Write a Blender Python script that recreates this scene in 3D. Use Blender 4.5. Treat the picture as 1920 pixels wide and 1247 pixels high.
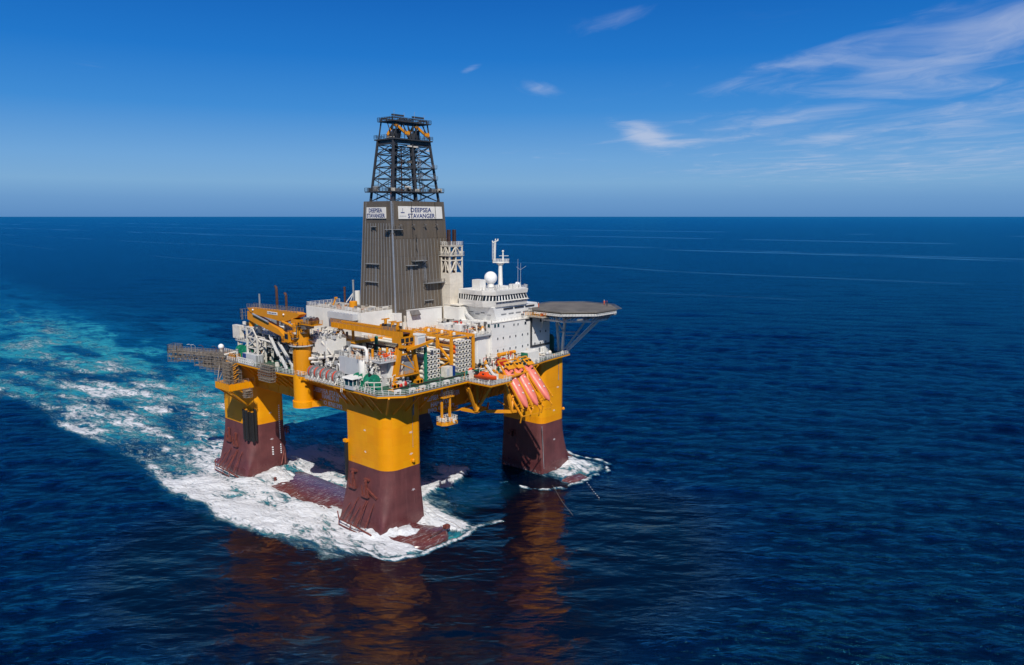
import bpy, bmesh, math, random
import numpy as np
from mathutils import Vector, Matrix
R = math.radians
random.seed(7)
for _o in list(bpy.data.objects):
    bpy.data.objects.remove(_o)
SC = bpy.context.scene
COL = SC.collection

# ---------------------------------------------------------------- camera
FPX, YAW = 1433.8, .8431
CAMP = (-126.83, -158.39, 86.7)
PITCH = math.atan((1247/2-406)/FPX)
cd = bpy.data.cameras.new('camera')
cam = bpy.data.objects.new('camera', cd)
COL.objects.link(cam)
cd.sensor_width = 36.0
cd.lens = 36.0*FPX/1920
cd.clip_start = 1.0
cd.clip_end = 600000.0
cam.location = CAMP
cam.rotation_euler = (R(90)-PITCH, 0, -YAW)
SC.camera = cam

# ---------------------------------------------------------------- light
SUN_EL = R(46.0)
SUN_HEAD = (.66, .75)                      # where the light travels, on the ground
SUN_AZ = math.atan2(-SUN_HEAD[0], -SUN_HEAD[1])   # direction of the sun, clockwise from +Y
sl = bpy.data.lights.new('sun', 'SUN')
sl.energy = 4.3
sl.angle = R(.53)
sl.color = (1.0, .955, .88)
sun = bpy.data.objects.new('sun', sl)
COL.objects.link(sun)
sdir = Vector((SUN_HEAD[0], SUN_HEAD[1], 0)).normalized()*math.cos(SUN_EL)+Vector((0, 0, -math.sin(SUN_EL)))
sun.rotation_euler = sdir.to_track_quat('-Z', 'Y').to_euler()
sun.location = (-200, -200, 250)

SC.view_settings.view_transform = 'Standard'
SC.view_settings.look = 'None'
SC.view_settings.gamma = 1.0
SC.view_settings.exposure = 0.08
SC.view_settings.use_curve_mapping = False
SC.cycles.max_bounces = 6
SC.cycles.caustics_reflective = False
SC.cycles.caustics_refractive = False

# node helper -----------------------------------------------------
class NT:
    def __init__(s, tree):
        s.t = tree; s.n = tree.nodes; s.l = tree.links
    def node(s, typ, **kw):
        nd = s.n.new(typ)
        for k, v in kw.items():
            if k == 'ins':
                for a, b in v.items():
                    if isinstance(b, bpy.types.NodeSocket): s.l.new(b, nd.inputs[a])
                    else: nd.inputs[a].default_value = b
            else: setattr(nd, k, v)
        return nd
    def m(s, op, a, b=None, c=None, clamp=False):
        nd = s.n.new('ShaderNodeMath'); nd.operation = op; nd.use_clamp = clamp
        for i, v in enumerate((a, b, c)):
            if v is None: continue
            if isinstance(v, bpy.types.NodeSocket): s.l.new(v, nd.inputs[i])
            else: nd.inputs[i].default_value = v
        return nd.outputs[0]
    def vm(s, op, a, b=None):
        nd = s.n.new('ShaderNodeVectorMath'); nd.operation = op
        for i, v in enumerate((a, b)):
            if v is None: continue
            if isinstance(v, bpy.types.NodeSocket): s.l.new(v, nd.inputs[i])
            else: nd.inputs[i].default_value = v
        return nd.outputs[0]
    def ss(s, v, a, b, lo=0., hi=1.):
        nd = s.n.new('ShaderNodeMapRange'); nd.interpolation_type = 'SMOOTHSTEP'
        s.l.new(v, nd.inputs['Value'])
        for k, x in (('From Min', a), ('From Max', b), ('To Min', lo), ('To Max', hi)):
            if isinstance(x, bpy.types.NodeSocket): s.l.new(x, nd.inputs[k])
            else: nd.inputs[k].default_value = x
        return nd.outputs['Result']
    def mix(s, f, a, b, typ='MIX'):
        nd = s.n.new('ShaderNodeMix'); nd.data_type = 'RGBA'; nd.blend_type = typ
        for i, v in ((0, f), (6, a), (7, b)):
            if isinstance(v, bpy.types.NodeSocket): s.l.new(v, nd.inputs[i])
            elif i == 0: nd.inputs[0].default_value = v
            else: nd.inputs[i].default_value = (v[0], v[1], v[2], 1)
        return nd.outputs[2]
    def noise(s, vec, scale, detail=3., rough=.55, dist=0., out=0):
        nd = s.n.new('ShaderNodeTexNoise')
        s.l.new(vec, nd.inputs['Vector'])
        nd.inputs['Scale'].default_value = scale; nd.inputs['Detail'].default_value = detail
        nd.inputs['Roughness'].default_value = rough; nd.inputs['Distortion'].default_value = dist
        return nd.outputs[out]
    def mapping(s, vec, scale=(1, 1, 1), rot=(0, 0, 0), loc=(0, 0, 0)):
        nd = s.n.new('ShaderNodeMapping'); s.l.new(vec, nd.inputs['Vector'])
        nd.inputs['Scale'].default_value = scale; nd.inputs['Rotation'].default_value = rot; nd.inputs['Location'].default_value = loc
        return nd.outputs[0]

# pixel of the 1920-wide photograph -> point on a world plane -----------------
_cp, _sp, _cy, _sy = math.cos(PITCH), math.sin(PITCH), math.cos(YAW), math.sin(YAW)
_F = Vector((_cp*_sy, _cp*_cy, -_sp)); _U = Vector((_sp*_sy, _sp*_cy, _cp)); _RT = Vector((_cy, -_sy, 0))
_C = Vector(CAMP)
def ray(px, py): return _F+_RT*((px-960)/FPX)-_U*((py-623.5)/FPX)
def at(px, py, X=None, Y=None, Z=None):
    d = ray(px, py)
    t = (X-_C.x)/d.x if X is not None else (Y-_C.y)/d.y if Y is not None else (Z-_C.z)/d.z
    return _C+d*t

# ---------------------------------------------------------------- sky
def make_world():
    w = bpy.data.worlds.new('World'); SC.world = w; w.use_nodes = True
    n = NT(w.node_tree); n.n.clear()
    out = n.node('ShaderNodeOutputWorld'); bg = n.node('ShaderNodeBackground')
    sky = n.node('ShaderNodeTexSky', sky_type='NISHITA', sun_disc=False, sun_elevation=SUN_EL, sun_rotation=SUN_AZ % (2*math.pi),
                 altitude=50., air_density=1.0, dust_density=.6, ozone_density=3.0)
    tc = n.node('ShaderNodeTexCoord')
    d = tc.outputs['Generated']
    sp = n.node('ShaderNodeSeparateXYZ', ins={0: d}); x, y, z = sp.outputs
    # polarised look: the clear air above a greyer band at the horizon, the same all round
    rp = n.node('ShaderNodeValToRGB'); n.l.new(n.m('MULTIPLY', n.m('MAXIMUM', z, 0.), 2.), rp.inputs[0])
    lin = lambda c: [((q/255+.055)/1.055)**2.4 if q > 10 else q/255/12.92 for q in c]
    ST = [(0., (84, 135, 190)), (.043, (97, 147, 198)), (.085, (116, 164, 207)), (.142, (104, 159, 211)), (.26, (54, 134, 207)), (.384, (16, 113, 197)), (.514, (0, 96, 182)), (.75, (2, 72, 150)), (1., (2, 58, 128))]
    el = rp.color_ramp.elements
    while len(el) < len(ST): el.new(.5)
    for e, (p, c) in zip(el, ST): e.position = p; e.color = (*lin(c), 1)
    sc = n.vm('SCALE', rp.outputs[0]); sc.node.inputs['Scale'].default_value = 1/.085
    base = n.mix(.95, sky.outputs[0], sc)
    zz = n.m('MAXIMUM', z, .012)
    # cirrus lies on a high plane: u across the view, v away from it
    h = n.m('DIVIDE', 1.0, zz)
    u = n.m('MULTIPLY', n.m('ADD', n.m('MULTIPLY', x, _cy), n.m('MULTIPLY', y, -_sy)), h)
    v = n.m('MULTIPLY', n.m('ADD', n.m('MULTIPLY', x, _sy), n.m('MULTIPLY', y, _cy)), h)
    cv = n.node('ShaderNodeCombineXYZ', ins={0: u, 1: v}).outputs[0]
    # wispy pattern, streaked
    wob = n.noise(n.mapping(cv, (.7, .5, 1)), 1.0, 3, .5, out=1)
    cw = n.vm('ADD', cv, n.vm('MULTIPLY', n.vm('SUBTRACT', wob, (.5, .5, .5)), (1.6, 1.2, 0)))
    w1 = n.noise(n.mapping(cw, (1.1, .55, 1), (0, 0, R(-24))), 1.5, 6, .62, .5)
    w2 = n.noise(n.mapping(cw, (.6, .22, 1), (0, 0, R(-12))), .55, 4, .5)
    # broad fields of cirrus, in (u/v, 1/v) so they sit at fixed bearings and heights
    def blob(px, py, sx, sy, amp, tilt=0.):
        dd = ray(px, py); hh = Vector((dd.x, dd.y)).length
        b0 = math.atan2(dd.dot(_RT), _F.x*dd.x/_cp+_F.y*dd.y/_cp); e0 = dd.z/dd.length
        db = n.m('SUBTRACT', bear, b0); de = n.m('SUBTRACT', z, e0)
        de2 = n.m('SUBTRACT', de, n.m('MULTIPLY', db, tilt))
        q = n.m('ADD', n.m('POWER', n.m('ABSOLUTE', n.m('DIVIDE', db, sx/FPX)), 2), n.m('POWER', n.m('ABSOLUTE', n.m('DIVIDE', de2, sy/FPX)), 2))
        return n.m('MULTIPLY', n.m('EXPONENT', n.m('MULTIPLY', q, -1)), amp)
    bear = n.m('ARCTAN2', u, v)
    B = [blob(1500, 130, 440, 150, .18, .1), blob(1450, 300, 480, 60, .18, .0), blob(1800, 80, 210, 44, .36, .22), blob(1560, 100, 130, 26, .34, .2), blob(1880, 20, 120, 40, .26, .2), blob(1160, 35, 90, 20, .34, .25),
         blob(1480, 222, 170, 16, .27, .17), blob(1570, 256, 70, 13, .36, .04), blob(1250, 262, 110, 12, .16, .0), blob(1390, 165, 60, 16, .22),
         blob(1207, 252, 40, 20, .85, -.3), blob(1320, 270, 120, 10, .14, .0), blob(1010, 165, 42, 15, .45, -.1), blob(882, 129, 24, 8, .50, .35), blob(1850, 215, 120, 20, .26, .1),
         blob(1000, 290, 60, 14, .22), blob(1650, 320, 300, 26, .20, .0), blob(170, 115, 40, 18, .16), blob(2400, 120, 420, 120, .5, .1), blob(-700, 60, 300, 60, .3, .1)]
    s = B[0]
    for b in B[1:]: s = n.m('ADD', s, b)
    back = n.m('MULTIPLY', n.ss(v, .3, -.3), .35)                     # the sky goes on behind the camera with the same thin cirrus
    s = n.m('ADD', s, back)
    pat = n.m('ADD', n.m('MULTIPLY', w1, .8), n.m('MULTIPLY', w2, .35))
    den = n.ss(n.m('ADD', n.m('SUBTRACT', pat, .74), n.m('MULTIPLY', s, .62)), -.02, .56)
    den = n.m('MULTIPLY', den, n.ss(z, .005, .06))
    den = n.m('MULTIPLY', den, n.ss(s, .02, .22))
    den = n.m('MULTIPLY', den, .78)
    col = n.mix(den, base, (5.6, 6.4, 8.3))
    n.l.new(col, bg.inputs['Color']); bg.inputs['Strength'].default_value = .085
    n.l.new(bg.outputs[0], out.inputs[0])
make_world()
# ================================================================ materials
MATS = {}
def plates(n, pos, amt):
    """tone differs a little from plate to plate: 0..1 factor around .5"""
    sp = n.node('ShaderNodeSeparateXYZ', ins={0: pos})
    v = n.node('ShaderNodeCombineXYZ', ins={0: n.m('ADD', sp.outputs[0], sp.outputs[1]), 1: sp.outputs[2]}).outputs[0]
    b = n.node('ShaderNodeTexBrick', offset=.5, ins={'Vector': v, 'Color1': (.35, .35, .35, 1), 'Color2': (.65, .65, .65, 1), 'Mortar': (.1, .1, .1, 1), 'Scale': 1.0, 'Mortar Size': .022, 'Mortar Smooth': .4, 'Brick Width': 5.6, 'Row Height': 2.45})
    return b.outputs[0]
def paint(name, col, rough=.5, plate=0., metal=0., var=.12, dirt=None, dirt_amt=0., streak=True, bump=.0, scale=.35, spec=.4):
    """painted steel with uneven colour, grime streaks and specks"""
    m = bpy.data.materials.new(name); m.use_nodes = True
    n = NT(m.node_tree); b = n.n['Principled BSDF']
    pos = n.node('ShaderNodeNewGeometry').outputs['Position']
    n1 = n.noise(pos, scale, 5, .6)
    c = n.mix(n.ss(n1, .3, .7), [x*(1-var) for x in col], [min(1, x*(1+var*.7)) for x in col])
    if plate:
        pf = plates(n, pos, plate); c = n.mix(plate, c, pf, 'OVERLAY')
    if dirt_amt > 0:
        st = n.noise(n.mapping(pos, (1.6, 1.6, .13)), 1.0, 4, .65)
        sp = n.noise(pos, 1.9, 4, .7)
        f = n.m('MAXIMUM', n.ss(st, .72-.2*dirt_amt, .86), n.ss(sp, .70-.12*dirt_amt, .82))
        c = n.mix(n.m('MULTIPLY', f, min(1, .35+dirt_amt*.6)), c, dirt or [x*.45 for x in col])
    n.l.new(c, b.inputs['Base Color'])
    r = n.ss(n.noise(pos, 1.1, 3, .6), .2, .8, rough-.1, rough+.1)
    n.l.new(r, b.inputs['Roughness'])
    b.inputs['Metallic'].default_value = metal
    b.inputs['Specular IOR Level'].default_value = spec
    if bump:
        bp = n.node('ShaderNodeBump', ins={'Strength': bump, 'Distance': .05, 'Height': n.noise(pos, 2.2, 4, .6)})
        n.l.new(bp.outputs[0], b.inputs['Normal'])
    MATS[name] = m
    return m
RUST = (.16, .055, .022)

paint('orange', (.80, .315, .001), .42, var=.07, dirt=(.42, .15, .01), dirt_amt=.26, scale=.12, plate=.26)
paint('yellow', (.72, .29, .012), .45, var=.1, dirt=(.25, .09, .015), dirt_amt=.35)
paint('crane_yellow', (.66, .255, .005), .42, var=.06, dirt=(.3, .11, .02), dirt_amt=.22)
paint('white', (.74, .72, .67), .5, var=.07, dirt=(.44, .29, .16), dirt_amt=.42)
paint('dirty_white', (.69, .645, .57), .55, var=.12, dirt=(.30, .17, .08), dirt_amt=.6, scale=.8)
paint('rust_white', (.70, .64, .54), .55, var=.1, dirt=(.34, .16, .06), dirt_amt=.75, scale=.7)
paint('wall_white', (.76, .75, .72), .48, var=.05, dirt=(.54, .42, .29), dirt_amt=.3)
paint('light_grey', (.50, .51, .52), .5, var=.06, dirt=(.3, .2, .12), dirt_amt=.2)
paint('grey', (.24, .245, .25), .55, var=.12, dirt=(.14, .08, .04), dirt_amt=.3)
paint('steel', (.22, .20, .185), .5, metal=.35, var=.2, dirt=RUST, dirt_amt=.5, scale=.9)
paint('galvanised', (.42, .43, .44), .45, metal=.5, var=.12, dirt=(.2, .12, .07), dirt_amt=.25)
paint('lattice', (.055, .056, .06), .5, metal=.2, var=.2, dirt=(.10, .05, .03), dirt_amt=.3)
paint('dark', (.02, .02, .022), .55, var=.2)
paint('rubber', (.018, .018, .02), .7, var=.3, scale=2)
paint('rusty', (.085, .034, .024), .7, var=.35, dirt=(.05, .02, .015), dirt_amt=.7, scale=1.4)
paint('stack', (.045, .02, .017), .65, var=.3, dirt=(.11, .05, .035), dirt_amt=.5, scale=1.2)
paint('scaffold', (.24, .205, .175), .6, metal=.2, var=.25, dirt=RUST, dirt_amt=.6, scale=1.5)
paint('plank', (.30, .25, .19), .8, var=.25, dirt=(.12, .08, .05), dirt_amt=.6, scale=1.5)
paint('green', (.012, .20, .115), .45, var=.12, dirt=(.03, .07, .05), dirt_amt=.4, scale=1.2)
paint('deck_green', (.018, .085, .05), .65, var=.3, dirt=(.10, .07, .04), dirt_amt=.6, scale=.7)
paint('deck_tan', (.42, .37, .30), .75, var=.2, dirt=(.18, .12, .08), dirt_amt=.6, scale=.6)
paint('red', (.52, .03, .018), .45, var=.12, dirt=(.2, .03, .02), dirt_amt=.3, scale=1.)
paint('reel_red', (.62, .06, .022), .5, var=.15, dirt=(.2, .04, .02), dirt_amt=.4, scale=1.)
paint('blue', (.008, .045, .22), .45, var=.12, dirt=(.04, .06, .1), dirt_amt=.2)
paint('bright_blue', (.02, .13, .42), .45, var=.12)
paint('boat', (.72, .19, .145), .38, var=.06, dirt=(.45, .10, .07), dirt_amt=.25, scale=.6)
paint('boat_orange', (.76, .085, .012), .38, var=.08, dirt=(.4, .08, .03), dirt_amt=.2)
paint('buoy_orange', (.76, .14, .012), .45, var=.08)
paint('wood', (.40, .20, .10), .8, var=.2, scale=1.4)
paint('riser_white', (.72, .68, .58), .5, var=.08, dirt=(.35, .22, .1), dirt_amt=.4, scale=.6)
paint('pipe_grey', (.13, .13, .135), .5, var=.2, dirt=(.3, .26, .2), dirt_amt=.5)
paint('lavender', (.34, .37, .46), .45, var=.1, dirt=(.2, .17, .15), dirt_amt=.25)
paint('letter_white', (.80, .80, .82), .5, var=.05)
paint('letter_blue', (.012, .035, .16), .5, var=.05)
paint('anchor', (.17, .045, .035), .6, var=.3, dirt=(.08, .03, .02), dirt_amt=.6, scale=1.2)
paint('skin', (.42, .24, .17), .6, var=.05)
paint('coverall', (.60, .10, .03), .75, var=.1)
paint('coverall_dark', (.03, .035, .06), .75, var=.1)
paint('radome', (.82, .82, .82), .35, var=.015)
def hull_red():
    m = bpy.data.materials.new('antifouling'); m.use_nodes = True
    n = NT(m.node_tree); b = n.n['Principled BSDF']
    pos = n.node('ShaderNodeNewGeometry').outputs['Position']
    a = n.noise(pos, .22, 5, .6); st = n.noise(n.mapping(pos, (1.3, 1.3, .08)), 1.0, 5, .65); fine = n.noise(pos, 2.2, 5, .7)
    c = n.mix(n.ss(a, .3, .7), (.092, .026, .027), (.138, .040, .039))
    c = n.mix(.22, c, plates(n, pos, 0), 'OVERLAY')
    c = n.mix(n.ss(st, .5, .8, 0, .5), c, (.20, .085, .078))
    c = n.mix(n.ss(fine, .6, .8, 0, .5), c, (.06, .02, .022))
    wz = n.node('ShaderNodeSeparateXYZ', ins={0: pos}).outputs[2]
    wash = n.m('MULTIPLY', n.ss(n.noise(n.mapping(pos, (.5, 1.9, 1), (0, 0, .5)), 1.0, 6, .7, .5), .50, .74), n.ss(wz, 1.5, .9, 0, .75))   # thin streaming water on the awash pontoon tops
    c = n.mix(wash, c, (.55, .57, .58))
    n.l.new(c, b.inputs['Base Color'])
    z = n.node('ShaderNodeSeparateXYZ', ins={0: pos}).outputs[2]
    wet = n.ss(n.m('ADD', z, n.m('MULTIPLY', n.m('SUBTRACT', a, .5), 5.)), 6.5, 2.5)   # washed by the waves near the water
    n.l.new(n.m('SUBTRACT', .62, n.m('MULTIPLY', wet, .36)), b.inputs['Roughness'])
    bp = n.node('ShaderNodeBump', ins={'Strength': .25, 'Distance': .05, 'Height': fine}); n.l.new(bp.outputs[0], b.inputs['Normal'])
    MATS['antifouling'] = m
hull_red()
def cladding():
    m = bpy.data.materials.new('cladding'); m.use_nodes = True
    n = NT(m.node_tree); b = n.n['Principled BSDF']
    g = n.node('ShaderNodeNewGeometry'); pos = g.outputs['Position']
    oi = n.node('ShaderNodeObjectInfo')
    a = n.noise(n.mapping(pos, (1, 1, .25)), .35, 6, .65); st = n.noise(n.mapping(pos, (2.2, 2.2, .06)), 1.0, 5, .6); bl = n.noise(pos, .5, 4, .6)
    c = n.mix(n.ss(a, .3, .7), (.105, .083, .060), (.145, .114, .082))
    c = n.mix(n.m('MULTIPLY', oi.outputs['Random'], .35), c, (.135, .115, .098))
    c = n.mix(n.ss(st, .58, .8, 0, .45), c, (.155, .10, .055))
    c = n.mix(n.ss(bl, .62, .75, 0, .4), c, (.10, .105, .13))
    n.l.new(c, b.inputs['Base Color']); b.inputs['Roughness'].default_value = .55; b.inputs['Metallic'].default_value = .15
    # fine corrugation of the sheet
    sp = n.node('ShaderNodeSeparateXYZ', ins={0: pos})
    wv = n.m('SINE', n.m('MULTIPLY', n.m('ADD', sp.outputs[0], sp.outputs[1]), 2*math.pi/.42))
    bp = n.node('ShaderNodeBump', ins={'Strength': .35, 'Distance': .03, 'Height': wv}); n.l.new(bp.outputs[0], b.inputs['Normal'])
    MATS['cladding'] = m
cladding()
def glass(name, col, rough=.06):
    m = bpy.data.materials.new(name); m.use_nodes = True; b = m.node_tree.nodes['Principled BSDF']
    b.inputs['Base Color'].default_value = (*col, 1); b.inputs['Roughness'].default_value = rough; b.inputs['Specular IOR Level'].default_value = .6
    MATS[name] = m
glass('window', (.015, .022, .028)); glass('window_teal', (.01, .06, .07))
def helipaint():
    m = bpy.data.materials.new('helideck_surface'); m.use_nodes = True
    n = NT(m.node_tree); b = n.n['Principled BSDF']
    pos = n.node('ShaderNodeNewGeometry').outputs['Position']
    c = n.mix(n.ss(n.noise(pos, .16, 5, .6), .3, .7), (.10, .088, .072), (.165, .146, .12))
    c = n.mix(n.ss(n.noise(pos, 1.2, 5, .7), .5, .75, 0, .6), c, (.205, .18, .145))
    n.l.new(c, b.inputs['Base Color']); b.inputs['Roughness'].default_value = .8
    MATS['helideck_surface'] = m
helipaint()

# ================================================================ mesh builder
def frame_of(d):
    d = Vector(d).normalized()
    s = Vector((0, 0, 1)) if abs(d.z) < .95 else Vector((0, 1, 0))
    a = d.cross(s).normalized(); b = a.cross(d).normalized()
    return a, b
class MB:
    def __init__(s): s.v = []; s.f = []
    def add(s, vs, fs):
        o = len(s.v); s.v += [tuple(p) for p in vs]; s.f += [tuple(i+o for i in f) for f in fs]; return s
    def hexa(s, p):   # 8 points: bottom ring 0-3 (ccw), top ring 4-7
        return s.add(p, [(3, 2, 1, 0), (4, 5, 6, 7), (0, 1, 5, 4), (1, 2, 6, 5), (2, 3, 7, 6), (3, 0, 4, 7)])
    def box(s, x0, x1, y0, y1, z0, z1):
        return s.hexa([(x0, y0, z0), (x1, y0, z0), (x1, y1, z0), (x0, y1, z0), (x0, y0, z1), (x1, y0, z1), (x1, y1, z1), (x0, y1, z1)])
    def cbox(s, c, sz, rz=0.):
        x, y, z = sz[0]/2, sz[1]/2, sz[2]/2; ca, sa = math.cos(rz), math.sin(rz)
        P = [(-x, -y, -z), (x, -y, -z), (x, y, -z), (-x, y, -z), (-x, -y, z), (x, -y, z), (x, y, z), (-x, y, z)]
        return s.hexa([(c[0]+a*ca-b*sa, c[1]+a*sa+b*ca, c[2]+q) for a, b, q in P])
    def beam(s, p, q, w, h=None):
        h = h or w; p = Vector(p); q = Vector(q)
        if (q-p).length < 1e-6: return s
        a, b = frame_of(q-p); a = a*(w/2); b = b*(h/2)
        return s.hexa([p-a-b, p+a-b, p+a+b, p-a+b, q-a-b, q+a-b, q+a+b, q-a+b])
    def tube(s, p, q, r, n=8, r2=None, caps=True):
        r2 = r if r2 is None else r2; p = Vector(p); q = Vector(q); a, b = frame_of(q-p)
        vs = [p+a*(r*math.cos(t))+b*(r*math.sin(t)) for t in [2*math.pi*i/n for i in range(n)]]
        vs += [q+a*(r2*math.cos(t))+b*(r2*math.sin(t)) for t in [2*math.pi*i/n for i in range(n)]]
        fs = [(i, (i+1) % n, n+(i+1) % n, n+i) for i in range(n)]
        if caps: fs += [tuple(range(n-1, -1, -1)), tuple(range(n, 2*n))]
        return s.add(vs, fs)
    def path(s, pts, r, n=6):
        pts = [Vector(p) for p in pts]; rings = []
        for i, p in enumerate(pts):
            d = (pts[min(i+1, len(pts)-1)]-pts[max(i-1, 0)])
            a, b = frame_of(d)
            if rings:   # keep rings aligned
                a0 = rings[-1][1]; dn = d.normalized(); a = (a0-dn*a0.dot(dn)).normalized(); b = dn.cross(a)
            rings.append(([p+a*(r*math.cos(2*math.pi*k/n))+b*(r*math.sin(2*math.pi*k/n)) for k in range(n)], a))
        vs = [v for g, _ in rings for v in g]; fs = []
        for i in range(len(pts)-1):
            for k in range(n): fs.append((i*n+k, i*n+(k+1) % n, (i+1)*n+(k+1) % n, (i+1)*n+k))
        fs += [tuple(range(n-1, -1, -1)), tuple((len(pts)-1)*n+k for k in range(n))]
        return s.add(vs, fs)
    def prism(s, poly, z0, z1):
        n = len(poly)
        vs = [(x, y, z0) for x, y in poly]+[(x, y, z1) for x, y in poly]
        return s.add(vs, [tuple(range(n-1, -1, -1)), tuple(range(n, 2*n))]+[(i, (i+1) % n, n+(i+1) % n, n+i) for i in range(n)])
    def loft(s, rings, cap=True):
        n = len(rings[0]); vs = [p for r in rings for p in r]; fs = []
        for i in range(len(rings)-1):
            for k in range(n): fs.append((i*n+k, i*n+(k+1) % n, (i+1)*n+(k+1) % n, (i+1)*n+k))
        if cap: fs += [tuple(range(n-1, -1, -1)), tuple((len(rings)-1)*n+k for k in range(n))]
        return s.add(vs, fs)
    def lathe(s, c, prof, n=16, axis='z'):
        rings = []
        for r, h in prof:
            g = []
            for k in range(n):
                t = 2*math.pi*k/n; x, y = r*math.cos(t), r*math.sin(t)
                g.append({'z': (c[0]+x, c[1]+y, c[2]+h), 'y': (c[0]+y, c[1]+h, c[2]+x), 'x': (c[0]+h, c[1]+x, c[2]+y)}[axis])
            rings.append(g)
        return s.loft(rings)
    def sphere(s, c, r, n=14, m=8):
        return s.lathe(c, [(max(.001, r*math.sin(math.pi*i/m)), -r*math.cos(math.pi*i/m)) for i in range(m+1)], n)
    def poly3(s, pts, off):   # a flat polygon given in 3-D, extruded by a vector
        pts = [Vector(p) for p in pts]; off = Vector(off); n = len(pts)
        return s.add(pts+[p+off for p in pts], [tuple(range(n-1, -1, -1)), tuple(range(n, 2*n))]+[(i, (i+1) % n, n+(i+1) % n, n+i) for i in range(n)])
    def rail(s, pts, h=1.1, step=1.6, r=.05, bars=3, closed=False):
        pts = [Vector(p) for p in pts]
        if closed: pts = pts+[pts[0]]
        for p, q in zip(pts[:-1], pts[1:]):
            L = (q-p).length; k = max(1, round(L/step))
            for j in range(1, bars+1):
                dz = Vector((0, 0, h*j/bars)); s.beam(p+dz, q+dz, r*1.6, r*1.6)
            for i in range(k+1):
                a = p+(q-p)*(i/k); s.beam(a, a+Vector((0, 0, h)), r*2, r*2)
        return s
    def ladder(s, p, q, wv, rungs=.45, r=.05):
        p = Vector(p); q = Vector(q); wv = Vector(wv)/2
        s.beam(p-wv, q-wv, r*2); s.beam(p+wv, q+wv, r*2)
        k = int((q-p).length/rungs)
        for i in range(1, k): a = p+(q-p)*(i/k); s.beam(a-wv, a+wv, r*1.4)
        return s
    def xbrace(s, a, b, c, d, r):   # panel a-b (bottom), c-d (top above a,b)
        s.beam(a, d, r); s.beam(b, c, r); return s
    def build(s, name, mat, parent=None, smooth=None, bevel=0.):
        me = bpy.data.meshes.new(name)
        off = Vector((0, 0, 0))
        p = parent
        while p is not None: off += p.location; p = p.parent
        vs = [(x-off.x, y-off.y, z-off.z) for x, y, z in s.v]
        me.from_pydata(vs, [], s.f)
        bm = bmesh.new(); bm.from_mesh(me); bmesh.ops.recalc_face_normals(bm, faces=bm.faces)
        if bevel: bmesh.ops.bevel(bm, geom=[e for e in bm.edges], offset=bevel, segments=2, affect='EDGES', profile=.6)
        if smooth is not None:
            for e in bm.edges:
                if len(e.link_faces) == 2: e.smooth = e.calc_face_angle(0) < R(smooth)
            for f in bm.faces: f.smooth = True
        bm.to_mesh(me); bm.free()
        me.materials.append(MATS[mat] if isinstance(mat, str) else mat)
        o = bpy.data.objects.new(name, me); COL.objects.link(o)
        if parent is not None: o.parent = parent
        return o
def tag(o, label=None, cat=None, group=None, kind=None):
    for k, v in (('label', label), ('category', cat), ('group', group), ('kind', kind)):
        if v: o[k] = v
    return o
def thing(name, label, cat, loc=(0, 0, 0), group=None):
    o = bpy.data.objects.new(name, None); COL.objects.link(o); o.location = loc
    o.empty_display_size = .5
    return tag(o, label, cat, group)
def copy_tree(o, parent=None, loc=None, rz=None, label=None, group=None):
    c = o.copy(); COL.objects.link(c); c.parent = parent
    if loc is not None: c.location = loc
    if rz is not None: c.rotation_euler = (0, 0, rz)
    if label: c['label'] = label
    if group: c['group'] = group
    for ch in list(o.children): copy_tree(ch, c)
    return c
def text_mesh(txt, size, name, mat, parent, origin, xdir, ydir, depth=.06, width=None, align='LEFT', bold=.016):
    """raised lettering: origin = lower left corner, xdir / ydir = unit vectors of the line and of 'up'"""
    cu = bpy.data.curves.new(name, 'FONT'); cu.body = txt; cu.size = size; cu.extrude = depth/2; cu.resolution_u = 2; cu.align_x = align
    cu.offset = size*bold
    t = bpy.data.objects.new(name, cu); COL.objects.link(t)
    dg = bpy.context.evaluated_depsgraph_get(); dg.update()
    me = bpy.data.meshes.new_from_object(t.evaluated_get(dg)); bpy.data.objects.remove(t)
    xs = [v.co.x for v in me.vertices]; k = 1.0
    x0 = min(xs) if align == 'LEFT' else 0
    if width: k = width/(max(xs)-min(xs))
    xd, yd = Vector(xdir), Vector(ydir); zd = xd.cross(yd); O = Vector(origin); p = parent
    while p is not None: O = O-p.location; p = p.parent
    for v in me.vertices:
        c = v.co.copy(); v.co = O+xd*((c.x-x0)*k)+yd*c.y+zd*c.z
    me.materials.clear(); me.materials.append(MATS[mat])
    o = bpy.data.objects.new(name, me); COL.objects.link(o); o.parent = parent
    return o
# ================================================================ sea
_rs = np.random.RandomState(11)
_tab = _rs.rand(256, 256)
def vnoise(x, y):
    xi = np.floor(x).astype(int); yi = np.floor(y).astype(int); fx = x-xi; fy = y-yi
    fx = fx*fx*fx*(fx*(fx*6-15)+10); fy = fy*fy*fy*(fy*(fy*6-15)+10)
    a = _tab[xi & 255, yi & 255]; b = _tab[(xi+1) & 255, yi & 255]; c = _tab[xi & 255, (yi+1) & 255]; d = _tab[(xi+1) & 255, (yi+1) & 255]
    return (a*(1-fx)+b*fx)*(1-fy)+(c*(1-fx)+d*fx)*fy
def fbm(x, y, o=4, g=.5):
    s = 0; a = 1; t = 0
    for i in range(o):
        s = s+a*vnoise(x*2**i+17.3*i, y*2**i+9.1*i); t += a; a *= g
    return s/t
def sstep(x, a, b):
    t = np.clip((x-a)/(b-a), 0, 1); return t*t*(3-2*t)
def seg_dist(x, y, ax, ay, bx, by):
    dx, dy = bx-ax, by-ay; t = np.clip(((x-ax)*dx+(y-ay)*dy)/(dx*dx+dy*dy), 0, 1)
    return np.hypot(x-ax-t*dx, y-ay-t*dy)
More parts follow.
